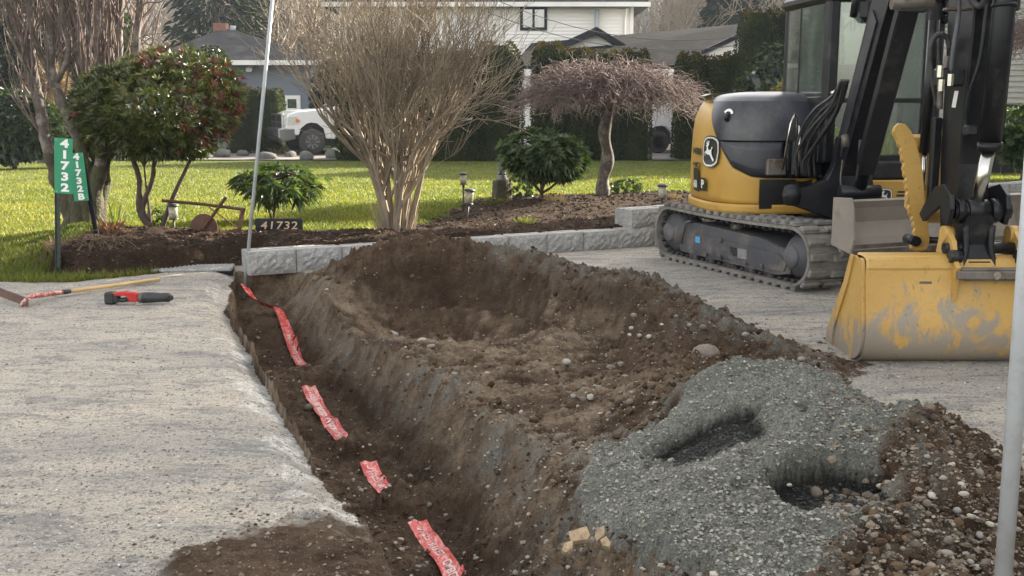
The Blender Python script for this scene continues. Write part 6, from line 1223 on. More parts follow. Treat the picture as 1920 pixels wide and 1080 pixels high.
for s_ in (-1, 1): part(MB().tube(catmull([(jx + s_ * .08, jy - .06, jz - .08), (jx + s_ * .075, jy - .07, jz - .22), (jx + s_ * .105, jy - .09, jz - .37)], 4), [.022] * 9, 8), 'link_rib', 'black', MW, lk)
# bucket (wide grading bucket)
BU = empty('bucket'); BU.parent = EX; BU.matrix_local = MW @ Matrix.Translation((2.83, 6.43, .0)); hw = .69
prof = catmull([(.12, .625), (.0, .64), (-.04, .6), (-.05, .5), (-.075, .36), (-.1, .24), (-.095, .13), (-.05, .05), (.05, .005), (.2, -.005), (.52, .0)], 5)
inner = [(y_ + .03 * (1 if i < len(prof) * .75 else .3), z_ - (.03 if i < 8 else 0) + (.025 if i > len(prof) * .7 else 0)) for i, (y_, z_) in enumerate(prof)][::-1]
mb = MB(); sec = [tuple(p) for p in prof]; n_p = len(sec); xs_ = np.linspace(-hw, hw, 3); V_ = [(x_, y_, z_) for x_ in xs_ for y_, z_ in sec]
mb.add(V_, [(a * n_p + b, a * n_p + b + 1, (a + 1) * n_p + b + 1, (a + 1) * n_p + b) for a in range(2) for b in range(n_p - 1)], smooth=True); o = mb.build('shell', M['bucket'], BU); q = o.modifiers.new('t', 'SOLIDIFY'); q.thickness = .018; q.offset = 1; fixn(o)
fixn(MB().prism([(.13, .66), (-.0, .66), (-.055, .64), (-.068, .59), (-.055, .55), (.13, .58)], -hw, hw, 0, inset=.012).build('top_beam', M['bucket'], BU))
side = [tuple(p) for p in prof[2:]] + [(.58, .0), (.53, .1), (.24, .44), (.14, .64)]
for s_ in (-1, 1):
    o = fixn(MB().prism(side, s_ * hw, s_ * (hw + .02), 0).build('side_plate', M['bucket'], BU)); fixn(MB().prism([(.59, -.005), (.55, .1), (.26, .46), (.155, .645), (.09, .645), (.18, .46), (.42, .12), (.45, -.005)], s_ * (hw + .02), s_ * (hw + .034), 0).build('wear_strip', M['bucket'], o))
fixn(MB().prism([(.45, -.01), (.64, .0), (.64, .01), (.45, .018)], -hw - .03, hw + .03, 0).build('cutting_edge', M['steel'], BU))
for x_ in (-.3, -.05, .16, .42): pass
for x_ in (-.2, .12):      # wear pads wrapped round the heel
    pr = [(y_ - .012, z_ - .004) for y_, z_ in prof if z_ < .3]; mb = MB(); V_ = [(x_ + dx, y_, z_) for dx in (0, .085) for y_, z_ in pr]; m_ = len(pr); mb.add(V_, [(b, b + 1, m_ + b + 1, m_ + b) for b in range(m_ - 1)]); o = mb.build('wear_pad', M['bucket'], BU); q = o.modifiers.new('t', 'SOLIDIFY'); q.thickness = .014
ear = [(-.075, .3), (-.11, .5), (-.13, .6), (-.08, .64), (-.04, .75), (.06, .82), (.16, .78), (.2, .66), (.1, .58), (-.02, .58), (-.06, .42)]
for x_ in (-.16, .24):
    o = fixn(MB().prism(ear, x_ - .014, x_ + .014, 0, inset=.003).build('ear', M['bucket'], BU)); fixn(MB().tube([(x_ - .035, -.06, .66), (x_ + .035, -.06, .66)], .04, 8).build('bolt', M['black'], o)); fixn(MB().tube([(x_ - .03, .08, .78), (x_ + .03, .08, .78)], .05, 14).build('boss', M['bucket'], o))
fixn(MB().bbox((-.18, -.175, .535), (.27, -.135, .585), .006).build('cross_bar', M['steel'], BU)); fixn(MB().bbox((-.15, -.16, .585), (.24, -.105, .6), .004).build('cross_plate', M['steel'], BU)); fixn(MB().bbox((-.13, -.15, .522), (.22, -.12, .535), .004).build('cross_plate', M['steel'], BU))
fixn(MB().tube([(.05, -.182, .56), (.05, -.17, .56)], .022, 10).build('grease_nipple', M['chrome'], BU)); fixn(MB().tube([(-.2, .02, .7), (.28, .02, .7)], .035, 12).build('pin', M['black'], BU))
fixn(MB().bbox((-.37, -.07, .49), (-.29, -.04, .51), .004).build('maker_plate', M['steel'], BU))
# thumb: serrated tines on the machine side of the arm
TH = empty('thumb'); TH.parent = EX; TH.matrix_local = MW
def tine(x_, name='tine'):
    inn_ = catmull([(7.28, 1.47), (7.33, 1.3), (7.28, 1.05), (7.1, .8), (6.95, .62)], 6); mb = MB(); P1 = []; P2 = []
    pa = [D(1690, 236, 7.0), D(1678, 250, 7.0)]
    left = [(1676, 238), (1674, 246), (1682, 262), (1690, 290), (1694, 320), (1698, 345), (1700, 372), (1704, 395), (1712, 415), (1714, 440), (1706, 452), (1708, 464), (1722, 470), (1736, 466), (1741, 450), (1738, 420), (1733, 395), (1731, 360), (1729, 330), (1724, 300), (1716, 268), (1706, 245), (1695, 232), (1684, 231)]
    ed = []
    for i, (u, v) in enumerate(left):
        ed.append((u, v))
        if 2 <= i <= 8: nu, nv = left[i + 1]; [ed.extend([(u + (nu - u) * t + (2.5 if k % 2 else -1.2), v + (nv - v) * t)]) for k, t in enumerate((.25, .5, .75))]
    return ed
e_ = tine(0); Yt_ = 6.98; pl = [(D(u, v, Yt_).x, D(u, v, Yt_).z) for u, v in e_]
fixn(MB().prism(pl, Yt_ - .02, Yt_ + .012, 1, inset=.003).build('tine', M['bucket'], TH))
pl2 = [(x_ + .004, z_ * 1.0 - .012) for x_, z_ in pl]; fixn(MB().prism(pl2, Yt_ + .014, Yt_ + .035, 1, inset=.003).build('tine', M['bucket'], TH))
b0, b1 = D(1702, 252, 7.15), D(1770, 252, 7.15); z1_ = D(1750, 392, 7.15).z
fixn(MB().bbox((b0.x, 7.12, b0.z - .1), (b1.x + .12, 7.2, b0.z), .02).bbox((b0.x + .02, 7.15, z1_), (b1.x + .1, 7.2, b0.z - .1), .01).build('back_plate', M['bucket'], TH)); fixn(MB().tube([(b0.x + .05, 7.1, z1_ - .03), (b1.x + .05, 7.1, z1_ - .03)], .06, 12).build('cross_tube', M['bucket'], TH))
fixn(MB().bbox((b0.x + .14, 7.1, b0.z - .17), (b0.x + .2, 7.12, b0.z - .12), .004).build('label', M['decal_w'], TH))
q = D(1716, 452, Yt_ - .04); fixn(MB().tube([(q.x - .0, Yt_ - .06, q.z), (q.x, Yt_ + .1, q.z)], .035, 8).build('pivot_bolt', M['black'], TH)); fixn(MB().tube([(q.x, Yt_ + .05, q.z), (AX + .2, Yt_ - .05, q.z)], .022, 10).build('pivot_tube', M['black'], TH))
tc_ = part(MB().tube([(AX - .14, 7.06, 2.1), (AX - .14, 7.08, 1.25)], .035, 10), 'thumb_cylinder', 'black', MW); part(MB().tube([(AX - .14, 7.08, 1.25), (AX - .13, 7.09, 1.0)], .018, 8), 'rod', 'chrome', MW, tc_)
# hoses and fittings on the arm
def hose(pts, r_=.014, name='hose', mat='hose', n=6): return part(MB().tube(catmull([D(*p) for p in pts], n), r_, 8), name, mat, MW)
hose([(1780, 92, 6.8), (1776, 72, 6.8), (1762, 64, 6.8), (1748, 78, 6.8), (1744, 110, 6.8), (1750, 160, 6.8), (1758, 200, 6.8)], .017); hose([(1760, 70, 6.9), (1762, 140, 6.9)], .011)
hose([(1798, -40, 6.55), (1797, 30, 6.55), (1788, 90, 6.55), (1782, 140, 6.55)], .016, 'hose', 'hood'); hose([(1776, 105, 6.7), (1772, 130, 6.7), (1764, 160, 6.7), (1762, 204, 6.7)], .02, 'armoured_hose', 'steel')
hose([(1812, -40, 6.5), (1822, 0, 6.5), (1838, 12, 6.45), (1846, 0, 6.4), (1850, -30, 6.4)], .02)
q = D(1779, 140, 6.58); part(MB().bbox((q.x - .075, q.y - .03, q.z - .07), (q.x + .09, q.y + .06, q.z + .04), .012), 'valve_block', 'black', MW)
for (x_, y_) in ((1781, 150), (1764, 160), (1762, 134)): q = D(x_, y_, 6.54); part(MB().tube([q + Vector((0, 0, .035)), q - Vector((0, 0, .035))], .021, 6, smooth=False), 'hose_nut', 'chrome', MW)
q = D(1801, 17, 6.55); part(MB().bbox((q.x - .09, q.y - .01, q.z - .008), (q.x + .07, q.y + .05, q.z + .008), .004), 'hose_clamp', 'steel', MW)
q = D(1790, 186, 6.575); part(MB().box((q.x - .01, q.y - .004, q.z - .05), (q.x + .013, q.y, q.z + .05), Matrix.Translation(q) @ Matrix.Rotation(.12, 4, 'Y') @ Matrix.Translation(-q)), 'white_label', 'decal_w', MW)
q0, q1 = D(1757, 235, 6.9), D(1750, 398, 6.9); part(MB().bbox((q1.x - .02, 6.93, q1.z), (q0.x + .05, 6.99, q0.z + .05), .01), 'side_guard', 'black', MW)
# hoses curving from the body to the boom
for i, (dx, dy, r_, mt_) in enumerate(((0, 0, .011, 'hood'), (8, 8, .012, 'hose'), (16, 20, .013, 'hose'), (-2, 30, .014, 'hose'), (22, 38, .014, 'hose'), (32, 16, .012, 'hose'), (12, 48, .013, 'hose'))):
    hose([(1496 + dx, 330, 9.55), (1494 + dx, 280 + dy * .5, 9.5), (1504 + dx, 240 + dy, 9.45), (1528 + dx, 205 + dy, 9.3), (1560 + dx * .6, 180 + dy * .6, 9.15), (1578 + dx * .4, 150, 9.0)], r_, 'hose', mt_)
for i, dx in enumerate((0, 7)): hose([(1560 + dx, 176 + 4 * i, 9.15), (1568 + dx, 172, 9.12)], .022, 'hose_end', 'chrome', 3)
hose([(1580, 300, 9.1), (1576, 340, 9.1), (1582, 352, 9.1), (1594, 356, 9.1), (1598, 372, 9.1)], .008, 'grease_line', 'steel')
for (x_, y_, r_) in ((1640, 256, .035), (1630, 280, .03)): hose([(x_ - 16, 262, 8.9), (x_ - 18, 300, 8.9), (x_ - 22, 340, 8.95)], r_ * .6)
part(MB().tube([D(1606, -10, 8.45), D(1600, 30, 8.55)], .03, 8), 'boom_light', 'black', MW)
for k_ in (-.16, .3): pass
# ---------------------------------------------------------------- number signs
def gpt(px, py, Yg_=None):
    g = G(px, py, .0) if Yg_ is None else D(px, py, Yg_)
    if Yg_ is None:
        for _ in range(6): g = G(px, py, h1(g.x, g.y))
    g.z = h1(g.x, g.y); return g
def frame_at(p, rx=PI / 2, ry=0, rz=0): return Matrix.Translation(p) @ Matrix.Rotation(rz, 4, 'Z') @ Matrix.Rotation(rx, 4, 'X') @ Matrix.Rotation(ry, 4, 'Z')
b = gpt(110, 517); Ys_ = b.y; t0 = D(107, 258, Ys_)
root = empty('number_sign', b, 0, 'taller green house number sign with white digits 41732 on an upright post', 'sign')
top = t0 - b; L_ = top.length; ang = -math.atan2(top.x, top.z)
fm = Matrix.Rotation(-ang * 1, 4, 'Y')
mb = MB().bbox((-.018, 0, -.1), (.018, .006, L_), .001, fm).bbox((-.022, -.014, -.1), (-.016, .006, L_), .001, fm).bbox((.016, -.014, -.1), (.022, .006, L_), .001, fm); fixn(mb.build('post', M['post'], root))
mb = MB(); [mb.bbox((.02, -.016, z_), (.032, -.006, z_ + .012), .001, fm) for z_ in np.arange(.05, L_ - .55, .05)]; mb.build('stud', M['post'], root, kind='stuff')
sw, sh = .168, .505; mm = fm @ Matrix.Translation((.065, -.018, L_ - sh / 2)) @ Matrix.Rotation(PI / 2, 4, 'X'); pn = MB().bbox((-sw / 2, -sh / 2, -.002), (sw / 2, sh / 2, .002), .0008, mm).build('panel', M['green_sign'], root); fixn(pn)
for i, ch in enumerate('41732'): text('digit', ch, .1, M['decal_w'], pn, mm @ Matrix.Translation((.012, sh / 2 - .052 - i * .1, .0035)), .0006, .0045, sx=1.45)
for z_ in (-.235, .235): fixn(MB().tube([mm @ Vector((-.062, z_, .002)), mm @ Vector((-.062, z_, .006))], .006, 8).build('rivet', M['chrome'], pn))
b = gpt(186, 458); b.y = 10.5; b = D(186, 462, 10.5); t0 = D(148, 286, 10.45)
root = empty('number_sign', b, 0, 'lower tilted green sign with white characters 41732B on a leaning post', 'sign')
top = t0 - b; L_ = top.length; fm = Matrix.Rotation(math.atan2(top.x, top.z), 4, 'Y')
mb = MB().bbox((-.018, 0, -.15), (.018, .006, L_), .001, fm).bbox((-.022, -.014, -.15), (-.016, .006, L_), .001, fm).bbox((.016, -.014, -.15), (.022, .006, L_), .001, fm); fixn(mb.build('post', M['trimd'], root))
sw, sh = .145, .47; mm = fm @ Matrix.Translation((-.06, -.018, L_ - sh / 2)) @ Matrix.Rotation(.07, 4, 'Y') @ Matrix.Rotation(PI / 2, 4, 'X'); pn = MB().bbox((-sw / 2, -sh / 2, -.002), (sw / 2, sh / 2, .002), .0008, mm).build('panel', M['green_sign'], root); fixn(pn)
for i, ch in enumerate('41732B'): text('digit', ch, .083, M['decal_w'], pn, mm @ Matrix.Translation((.0, sh / 2 - .04 - i * .078, .0035)), .0006, .004, sx=1.35)
for z_ in (-.2, .05, .21): fixn(MB().tube([mm @ Vector((.062, z_, .002)), mm @ Vector((.062, z_, .006))], .006, 8).build('rivet', M['chrome'], pn))
# black stone sign
Yk = 11.25; c0, c1 = D(478, 410, Yk), D(567, 411, Yk); w_ = c1.x - c0.x; root = empty('house_sign', ((c0.x + c1.x) / 2, Yk, c0.z - .2), 0, 'black polished slab sign with gold numerals 41732 standing in the bed', 'sign')
fixn(MB().bbox((-w_ / 2, 0, -.05), (w_ / 2, .03, .2), .003).build('slab', pm('black_granite', (.012, .012, .014), (.03, .032, .038), 6, .15, 0), root))
gold = pm('gold_lettering', (.55, .42, .27), (.48, .36, .22), 20, .5, 0); mm = Matrix.Translation((0.0, -.002, .125)) @ Matrix.Rotation(PI / 2, 4, 'X')
text('numerals', '41732', .115, gold, root, mm, .001, .001, shear=.12, sx=1.25, spacing=1.12)
text('script_lettering', 'Yarrow Central', .062, gold, root, Matrix.Translation((-.0, -.002, .04)) @ Matrix.Rotation(PI / 2, 4, 'X'), .0006, -.001, shear=.5, sx=1.15)
# antique planter
Yp_ = 11.15; root = empty('antique_plough', D(383, 440, Yp_), 0, 'rusty old wheeled garden plough standing as an ornament in the bed', 'plough'); r0_ = root.location.copy()
def rp(mb, name, mat='rust', par=None): o = mb.build(name, M[mat], par or root); o.location = -r0_ if par is None else (0, 0, 0); return fixn(o)
def bar(pts, r_=.013, n=6): return MB().tube([D(*p) for p in pts], r_, n, smooth=False)
q = D(383, 426, Yp_); mb = MB().lathe([(0, -.012), (.05, -.012), (.14, -.005), (.143, 0), (.14, .005), (.05, .01), (0, .01)], 28, Matrix.Translation(q) @ Matrix.Rotation(PI / 2, 4, 'X')); wh = rp(mb, 'wheel')
rp(MB().tube([q + Vector((0, -.04, 0)), q + Vector((0, .03, 0))], .02, 10), 'hub', 'rust', wh); wh_h = bpy.data.objects['hub'] if 0 else None
rp(bar([(304, 376, Yp_), (380, 383, Yp_), (460, 393, Yp_)], .016, 4), 'beam'); rp(bar([(424, 369, Yp_ - .03), (379, 432, Yp_ - .03)], .017, 4), 'fork'); rp(bar([(456, 390, Yp_), (447, 436, Yp_)], .024, 4), 'shank'); rp(bar([(392, 388, Yp_), (440, 424, Yp_)], .007), 'brace')
rp(MB().prism([(D(u, v, Yp_).x, D(u, v, Yp_).z) for u, v in [(417, 446), (425, 434), (440, 428), (462, 432), (478, 440), (476, 452), (420, 452)]], Yp_ - .02, Yp_ + .0, 1), 'ploughshare')
# solar lanterns
def lantern(px, pyt, pyb, Yq_, wpx, label, tilt=0):
    tp = D(px, pyt, Yq_); bt = D(px, pyb, Yq_); s = wpx / FPX * Yq_; bt.z = h1(bt.x, bt.y); Hh = tp.z - bt.z
    root = empty('garden_lantern', bt, 0, label, 'lantern', 'solar lanterns in the bed'); root.rotation_euler = (0, tilt, 0)
    MB().tube([(0, 0, -.1), (0, 0, Hh - s * 1.5)], [.006, .012], 8).build('stake', M['kplastic'], root)
    MB().lathe([(0, 0), (s * .5, 0), (s * .52, .006), (s * .4, .016), (s * .12, .02)], 20, Matrix.Translation((0, 0, Hh - s * 1.5))).build('base', M['kplastic'], root)
    MB().lathe([(s * .42, .016), (s * .44, s * .6), (s * .44, s * 1.3)], 20, Matrix.Translation((0, 0, Hh - s * 1.5))).build('shade', M['lantern'], root)
    MB().lathe([(0, 0), (s * .56, 0), (s * .58, .008), (s * .52, .02), (s * .3, .03), (0, .03)], 20, Matrix.Translation((0, 0, Hh - s * .2))).build('cap', M['kplastic'], root)
M['lantern'] = glassmat('lantern_shade', (.55, .55, .5), .1, .9, (.55, .53, .42))
lantern(327, 383, 436, 11.3, 19, 'solar lantern beside the old plough under the red tipped shrub')
lantern(869, 325, 392, 13.2, 14, 'upper solar lantern of the pair left of the stump'); lantern(875, 354, 416, 12.3, 19, 'tilted solar lantern in front of the other one', .1)
lantern(1241, 346, 391, 12.9, 18, 'solar lantern beside the end of the block wall near the excavator')
# stump and figure
g = gpt(941, 371); s = g.y / FPX; mb = MB(); th = np.linspace(0, 2 * PI, 19)[:-1]; V_ = [(math.cos(a) * 16 * s * (1 + .12 * math.sin(3 * a) + .06 * math.sin(7 * a)) * (1.15 - .15 * t), math.sin(a) * 14 * s * (1 + .1 * math.sin(5 * a)), t * 38 * s) for t in np.linspace(0, 1, 6) for a in th]
mb.add(V_, [(i * 18 + j, i * 18 + (j + 1) % 18, (i + 1) * 18 + (j + 1) % 18, (i + 1) * 18 + j) for i in range(5) for j in range(18)] + [tuple(range(90, 108))]); mb.build('stump', M['stump'], loc=g - Vector((0, 0, .03)), label='short mossy tree stump carrying the stone figure', cat='stump')
st_o = empty('stone_figure', (g.x, g.y, g.z + 38 * s - .03), 0, 'small grey seated stone figure on the mossy stump', 'statue')
MB().lathe([(0, 0), (.085, 0), (.09, .02), (.07, .04), (.075, .06), (.05, .08), (0, .08)], 18).build('pedestal', M['statue'], st_o)
import bmesh
def skin(name, pts, edges, mat, parent, lv=2):
    me = bpy.data.meshes.new(name); me.from_pydata([p[:3] for p in pts], edges, []); o = bpy.data.objects.new(name, me); COL.objects.link(o)
    m_ = o.modifiers.new('s', 'SKIN'); [setattr(v, 'radius', (p[3], p[3] if len(p) < 5 else p[4])) for v, p in zip(me.skin_vertices[0].data, pts)]; me.skin_vertices[0].data[0].use_root = True
    q = o.modifiers.new('ss', 'SUBSURF'); q.levels = lv; q.render_levels = lv; dg = bpy.context.evaluated_depsgraph_get(); nm = bpy.data.meshes.new_from_object(o.evaluated_get(dg)); o.modifiers.clear(); o.data = nm; nm.materials.clear(); nm.materials.append(mat); [setattr(f, 'use_smooth', True) for f in nm.polygons]; o.parent = parent; return o
skin('body', [(0, 0, .1, .045, .05), (0, 0, .16, .04, .034), (0, 0, .195, .015), (0, 0, .225, .026), (0, 0, .252, .016), (.055, -.02, .1, .025), (.02, -.065, .095, .02), (-.055, -.02, .1, .025), (-.02, -.065, .095, .02), (.045, 0, .175, .018), (.055, -.02, .135, .015), (.015, -.05, .12, .013), (-.045, 0, .175, .018), (-.055, -.02, .135, .015), (-.015, -.05, .12, .013)],
     [(0, 1), (1, 2), (2, 3), (3, 4), (0, 5), (5, 6), (0, 7), (7, 8), (1, 9), (9, 10), (10, 11), (1, 12), (12, 13), (13, 14)], M['statue'], st_o)

# ---------------------------------------------------------------- poles, tape, tools
p0, p1 = D(455, 512, 10.0), D(519, -90, 10.0); p0.z = -.25
MB().tube([p0, p1], .017, 12).build('leaning_pole', M['pole2'], label='thin grey pole leaning at the far end of the trench', cat='pole')
p0, p1 = D(1874, 1180, 2.88), D(1936, 330, 2.9); MB().tube([p0, p0 + (p1 - p0) * 1.5], .0245, 20).build('plastic_pipe', M['pole'], label='pale grey plastic pipe standing close by at the right edge', cat='pipe')
def tape(path, label, w_=.075, dz=.025, tw=None):
    P_ = catmull([tuple(G(q[0], q[1], q[2] if len(q) > 2 else -.45)) for q in path], 10); n_ = len(P_); P_ = np.array(P_); T = np.gradient(P_, axis=0); T /= np.linalg.norm(T, axis=1)[:, None]; Sd = np.cross(T, [0, 0, 1]); Sd /= np.linalg.norm(Sd, axis=1)[:, None]
    V_ = []; K = 7; cumL = np.r_[0, np.cumsum(np.linalg.norm(np.diff(P_, axis=0), axis=1))]
    zc = np.maximum(H(P_[:, 0], P_[:, 1]), P_[:, 2] - .01) if len(path[0]) > 2 else H(P_[:, 0], P_[:, 1]); zc = np.convolve(np.pad(zc, 3, 'edge'), np.ones(7) / 7, 'valid')
    for i in range(n_):
        a = 0 if tw is None else np.interp(i / (n_ - 1), [t[0] for t in tw], [t[1] for t in tw])
        for k in range(K):
            u = (k / (K - 1) - .5) * 2; hgt = .007 * math.sin(u * 4 + cumL[i] * 5) + .003 * math.sin(cumL[i] * 17 + u) + .003 * math.sin(u * 9 + cumL[i] * 11)
            p = P_[i] + Sd[i] * u * w_ * math.cos(a); V_.append((p[0], p[1], max(zc[i] + dz + hgt + u * w_ * math.sin(a), h1(p[0], p[1]) + .004)))
    F_ = [(i * K + k, i * K + k + 1, (i + 1) * K + k + 1, (i + 1) * K + k) for i in range(n_ - 1) for k in range(K - 1)]
    root = MB().add(V_, F_, smooth=True).build('warning_tape', M['tape'], label=label, cat='tape'); V_ = np.array(V_).reshape(n_, K, 3)
    # printed lettering: pale strokes laid along the film
    mb = MB(); kk = 0
    def pt(s_, u):
        i = np.clip(np.searchsorted(cumL, s_) - 1, 0, n_ - 2); t = np.clip((s_ - cumL[i]) / (cumL[i + 1] - cumL[i]), 0, 1); f = np.clip((u * .5 + .5) * (K - 1), 0, K - 1.001); j = int(f); q = f - j
        a = V_[i, j] * (1 - q) + V_[i, j + 1] * q; c = V_[i + 1, j] * (1 - q) + V_[i + 1, j + 1] * q; p = a * (1 - t) + c * t; return (p[0], p[1], p[2] + .0015)
    return root, pt, cumL[-1]
def tape_print(root, pt, L_, segs):
    # segs: (start, end, word); letters run along the tape in two rows of pale strokes
    for s0, s1, wd_ in segs:
        cu = text('lettering', wd_, .055, M['tape_w'], None, None, 0, .0015, sx=1); me = cu.data; xs_ = [v.co.x for v in me.vertices]; lo, hi = min(xs_), max(xs_)
        import bmesh as bmm; bm = bmm.new(); bm.from_mesh(me); bmm.ops.triangulate(bm, faces=bm.faces); bm.to_mesh(me); bm.free()
        for v in me.vertices: v.co = pt(s0 * L_ + (v.co.x - lo) / (hi - lo) * (s1 - s0) * L_, v.co.y / .03 * .6)
        cu.parent = root
M['tape_w'] = pm('tape_white_print', (.8, .72, .7), (.75, .5, .46), 60, .4, 0)
r_, pt, L_ = tape([(458, 536, -.1), (472, 555, -.17), (490, 570, -.24), (508, 577, -.28), (522, 582, -.3), (530, 598, -.34), (537, 618, -.4), (546, 645, -.47), (556, 668, -.47), (566, 688, -.47)], 'longest length of red warning tape, twisting away at the far end of the trench', .042, .02, [(0, .5), (.2, .6), (.38, .3), (.5, .1), (1, .0)]); tape_print(r_, pt, L_, [(.5, .62, 'DANGER'), (.66, .8, 'BURIED'), (.82, .97, 'ELECTRIC')])
r_, pt, L_ = tape([(578, 718), (592, 742), (610, 768), (630, 795), (652, 828)], 'second length of red and white tape in the middle of the trench', .05, .016, [(0, 0), (.55, .2), (.62, -.5), (.7, .0), (1, 0)]); tape_print(r_, pt, L_, [(.03, .25, 'DANGER'), (.28, .5, 'BURIED'), (.54, .7, 'CABLE'), (.75, .95, 'BELOW')])
r_, pt, L_ = tape([(690, 862), (706, 884), (724, 906), (738, 922)], 'shortest piece of red tape showing between two mounds of trench soil', .048, .016); tape_print(r_, pt, L_, [(.1, .5, 'DANGER'), (.55, .95, 'BURIED')])
r_, pt, L_ = tape([(782, 968), (802, 992), (828, 1026), (856, 1062)], 'nearest length of red tape at the bottom of the trench', .05, .016); tape_print(r_, pt, L_, [(.1, .36, 'DANGER'), (.4, .66, 'BURIED'), (.76, .98, 'CABLE')])
# hoe
root = empty('hoe', (0, 0, 0), 0, 'long wooden handled hoe with chipped red neck lying on the drive', 'hoe')
def T3(px, py, z): g = G(px, py, z); return g
hd = [T3(298, 524, .03), T3(215, 535, .035), T3(131, 546, .04)]; MB().tube(hd, .0175, 12).build('handle', M['wood'], root)
MB().tube([T3(131, 546, .04), T3(117, 548, .042)], .0195, 12).build('tape_wrap', M['kplastic'], root)
MB().tube(catmull([T3(117, 548, .042), T3(95, 551, .05), T3(72, 554, .07), T3(60, 556, .075), T3(50, 562, .06), T3(43, 571, .015)], 5), [.0185] * 10 + [.019] * 11 + [.021] * 5, 10).build('neck', M['redwhite'], root)
e0, e1 = T3(50, 575, .012), T3(-8, 553, .03); fixn(MB().add([tuple(e0), tuple(e1), tuple(e1 + Vector((.02, .02, .055))), tuple(e0 + Vector((-.01, .03, .06))), tuple(e0 + Vector((.01, .008, 0))), tuple(e1 + Vector((.01, .008, 0))), tuple(e1 + Vector((.03, .028, .055))), tuple(e0 + Vector((0, .038, .06)))], [(0, 1, 2, 3), (7, 6, 5, 4), (0, 4, 5, 1), (2, 6, 7, 3), (1, 5, 6, 2), (0, 3, 7, 4)]).build('blade', M['rust'], root))
# reciprocating saw
q = G(262, 570, 0); q.z = h1(q.x, q.y) + .004; root = empty('reciprocating_saw', q, -.02, 'red and black cordless reciprocating saw lying on its side', 'power tool'); k_ = q.y / FPX
def sx_(u): return (u - 262) * k_
fixn(MB().bbox((sx_(197), -.04, .0), (sx_(216), .045, .095), .012).bbox((sx_(200), -.035, .01), (sx_(224), .04, .08), .012).build('battery', M['kplastic'], root))
fixn(MB().prism([(sx_(214), .09), (sx_(236), .1), (sx_(262), .085), (sx_(262), .02), (sx_(246), .018), (sx_(243), .055), (sx_(236), .075), (sx_(214), .07)], -.03, .035, 1, inset=.01).build('housing', M['red'], root))
fixn(MB().tube([(sx_(214), 0, .035), (sx_(230), 0, .03), (sx_(248), 0, .042)], .02, 10).build('grip', M['kplastic'], root))
fixn(MB().tube([(sx_(262), 0, .05), (sx_(271), 0, .05)], [.04, .042], 14).build('collar', M['steel'], root))
fixn(MB().tube([(sx_(270), 0, .05), (sx_(285), 0, .052), (sx_(305), 0, .053), (sx_(318), 0, .054), (sx_(321), 0, .054)], [.044, .043, .037, .038, .03], 16).build('gear_boot', M['kplastic'], root))
fixn(MB().bbox((sx_(320), -.022, .03), (sx_(326), .022, .07), .004).build('shoe', M['kplastic'], root)); fixn(MB().bbox((sx_(326), -.002, .04), (sx_(352), .002, .055), .0015).build('saw_blade', M['chrome'], root))
fixn(MB().tube([(sx_(257), -.045, .02), (sx_(260), -.06, .005), (sx_(272), -.06, .004)], .0035, 6).build('hook', M['chrome'], root))

# ---------------------------------------------------------------- vehicles behind the hedge line
TR = empty('pickup_truck', (D(500, 200, 34.2).x + 2.95, 35.9, .035), math.radians(25), 'white pickup truck with chrome bumper parked on the lane behind the bare shrub', 'truck')
def tp(mb, name, mat, par=None): return fixn(mb.build(name, M[mat], par or TR))
# x: -3 front ... +3 rear, y -1..1, camera looks at y=-1 side
bdy = [(-2.95, .62), (-2.98, .95), (-2.9, 1.28), (-2.6, 1.38), (-1.75, 1.45), (-1.5, 1.46), (-1.5, .5), (-1.66, .5), (-1.72, .82), (-1.92, 1.0), (-2.14, 1.06), (-2.36, 1.0), (-2.55, .82), (-2.6, .62)]
tp(MB().prism(bdy, -1.0, 1.0, 1, inset=.05), 'front_body', 'truckw'); tp(MB().prism([(-1.5, .5), (-1.5, 1.44), (.95, 1.5), (.95, .48)], -1.0, 1.0, 1, inset=.04), 'cab_body', 'truckw')
tp(MB().prism([(1.0, .52), (1.0, 1.46), (3.0, 1.46), (3.0, .6), (2.6, .6), (2.5, .9), (2.1, 1.05), (1.7, .9), (1.6, .52)], -1.0, 1.0, 1, inset=.03), 'bed', 'truckw')
tp(MB().prism([(-1.45, 1.44), (-.75, 1.95), (-.5, 2.0), (.7, 1.98), (.95, 1.5)], -.82, .82, 1, inset=.04), 'cab_roof', 'truckw')
tp(MB().add([(-1.37, -.74, 1.5), (-1.37, .74, 1.5), (-.78, .66, 1.93), (-.78, -.66, 1.93)], [(0, 1, 2, 3)]), 'windscreen', 'hglass')
for s_ in (-1, 1): tp(MB().prism([(-1.1, 1.5), (-.68, 1.9), (-.02, 1.92), (-.02, 1.5)], s_ * .822, s_ * .835, 1), 'side_window', 'hglass'); tp(MB().prism([(.05, 1.5), (.05, 1.92), (.62, 1.9), (.82, 1.5)], s_ * .822, s_ * .835, 1), 'side_window', 'hglass')
gr_ = tp(MB().bbox((-3.04, -.78, .78), (-2.96, .78, 1.3), .03), 'grille', 'chrome2')
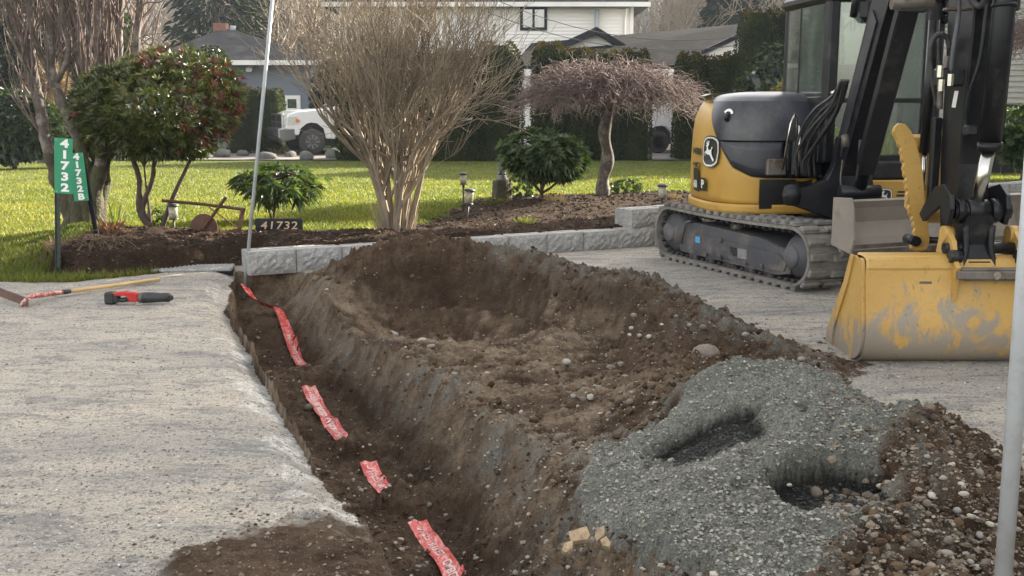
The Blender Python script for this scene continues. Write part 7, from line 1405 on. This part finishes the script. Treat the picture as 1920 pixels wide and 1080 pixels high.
for s_ in (-1, 1):
    for z_ in (.83, 1.07): tp(MB().bbox((-3.055, min(s_ * .1, s_ * .68), z_), (-3.035, max(s_ * .1, s_ * .68), z_ + .18), .01), 'grille_opening', 'decal_k', gr_)
    h_ = tp(MB().prism([(-2.93, .95), (-2.9, 1.2), (-2.62, 1.2), (-2.48, 1.08), (-2.58, .96)], s_ * 1.0, s_ * 1.015, 1).bbox((-3.01, min(s_ * .8, s_ * .98), .92), (-2.93, max(s_ * .8, s_ * .98), 1.2), .02), 'headlight', 'headl')if 'headl' in M else tp(MB().prism([(-2.93, .95), (-2.9, 1.2), (-2.62, 1.2), (-2.48, 1.08), (-2.58, .96)], s_ * 1.0, s_ * 1.015, 1), 'headlight', 'chrome2')
    tp(MB().prism([(-2.66, 1.02), (-2.66, 1.15), (-2.56, 1.1), (-2.52, 1.04)], s_ * 1.016, s_ * 1.022, 1), 'indicator', 'amber', h_) if 'amber' in M else None
tp(MB().prism([(-3.2, .55), (-3.22, .82), (-3.05, .86), (-2.68, .84), (-2.66, .5), (-3.1, .42)], -1.03, 1.03, 1, inset=.05), 'bumper', 'chrome2'); tp(MB().bbox((-3.235, -.5, .6), (-3.2, .5, .72), .01), 'bumper_slot', 'decal_k')
tp(MB().box((-2.5, -.8, .3), (2.8, .8, .62)), 'chassis', 'decal_k'); tp(MB().tube([(-1.3, -1.02, .42), (.8, -1.02, .42)], .05, 8), 'side_step', 'chrome2')
tp(MB().bbox((-1.2, -1.25, 1.45), (-1.05, -1.0, 1.75), .04), 'mirror', 'kplastic')
tp(MB().box((-2.62, -.9, .55), (-1.66, .9, 1.04)), 'wheel_well', 'decal_k')
for x_ in (-2.13, 2.1):
    for s_ in (-1, 1):
        Mx = Matrix.Translation((x_, s_ * .86, .415)) @ Matrix.Rotation(-PI / 2 * s_, 4, 'X'); w_ = tp(MB().lathe([(.24, -.13), (.38, -.14), (.415, -.1), (.415, .1), (.38, .14), (.24, .13)], 28, Mx), 'wheel', 'rubber_d')
        mb = MB().lathe([(0, .12), (.05, .15), (.08, .155), (.085, .136), (.2, .134), (.225, .15), (.24, .14)], 24, Mx)
        rm = tp(mb, 'rim', 'frame', w_); mb = MB(); [mb.bbox((-.018, .06, .135), (.018, .23, .152), .004, Mx @ Matrix.Rotation(k * PI / 4, 4, 'Z')) for k in range(8)]; mb2 = tp(mb, 'spokes', 'chrome2', w_)
VN = empty('white_van', (D(1232, 200, 36).x, 36.4, .035), 0, 'white van glimpsed between two cedar hedges with one dark wheel', 'van')
def vp(mb, name, mat, par=None): return fixn(mb.build(name, M[mat], par or VN))
vp(MB().prism([(-.6, .45), (-.55, 1.0), (-.5, 1.75), (-.1, 1.9), (4.2, 1.95), (4.2, .4), (.42, .4), (.38, .7), (.2, .86), (0, .9), (-.2, .86), (-.38, .7), (-.42, .42)], -.95, .95, 1, inset=.06), 'body', 'truckw'); vp(MB().box((-.42, -.8, .3), (.42, .8, .88)), 'wheel_well', 'decal_k')
for x_ in (0, 3):
    Mx = Matrix.Translation((x_, -.82, .36)) @ Matrix.Rotation(-PI / 2, 4, 'X') @ Matrix.Rotation(PI, 4, 'X'); w_ = vp(MB().lathe([(.2, -.1), (.33, -.11), (.36, -.08), (.36, .08), (.33, .11), (.2, .1)], 24, Mx), 'wheel', 'rubber_d'); vp(MB().lathe([(0, .07), (.07, .09), (.19, .05), (.2, .1)], 20, Mx), 'rim', 'frame', w_)
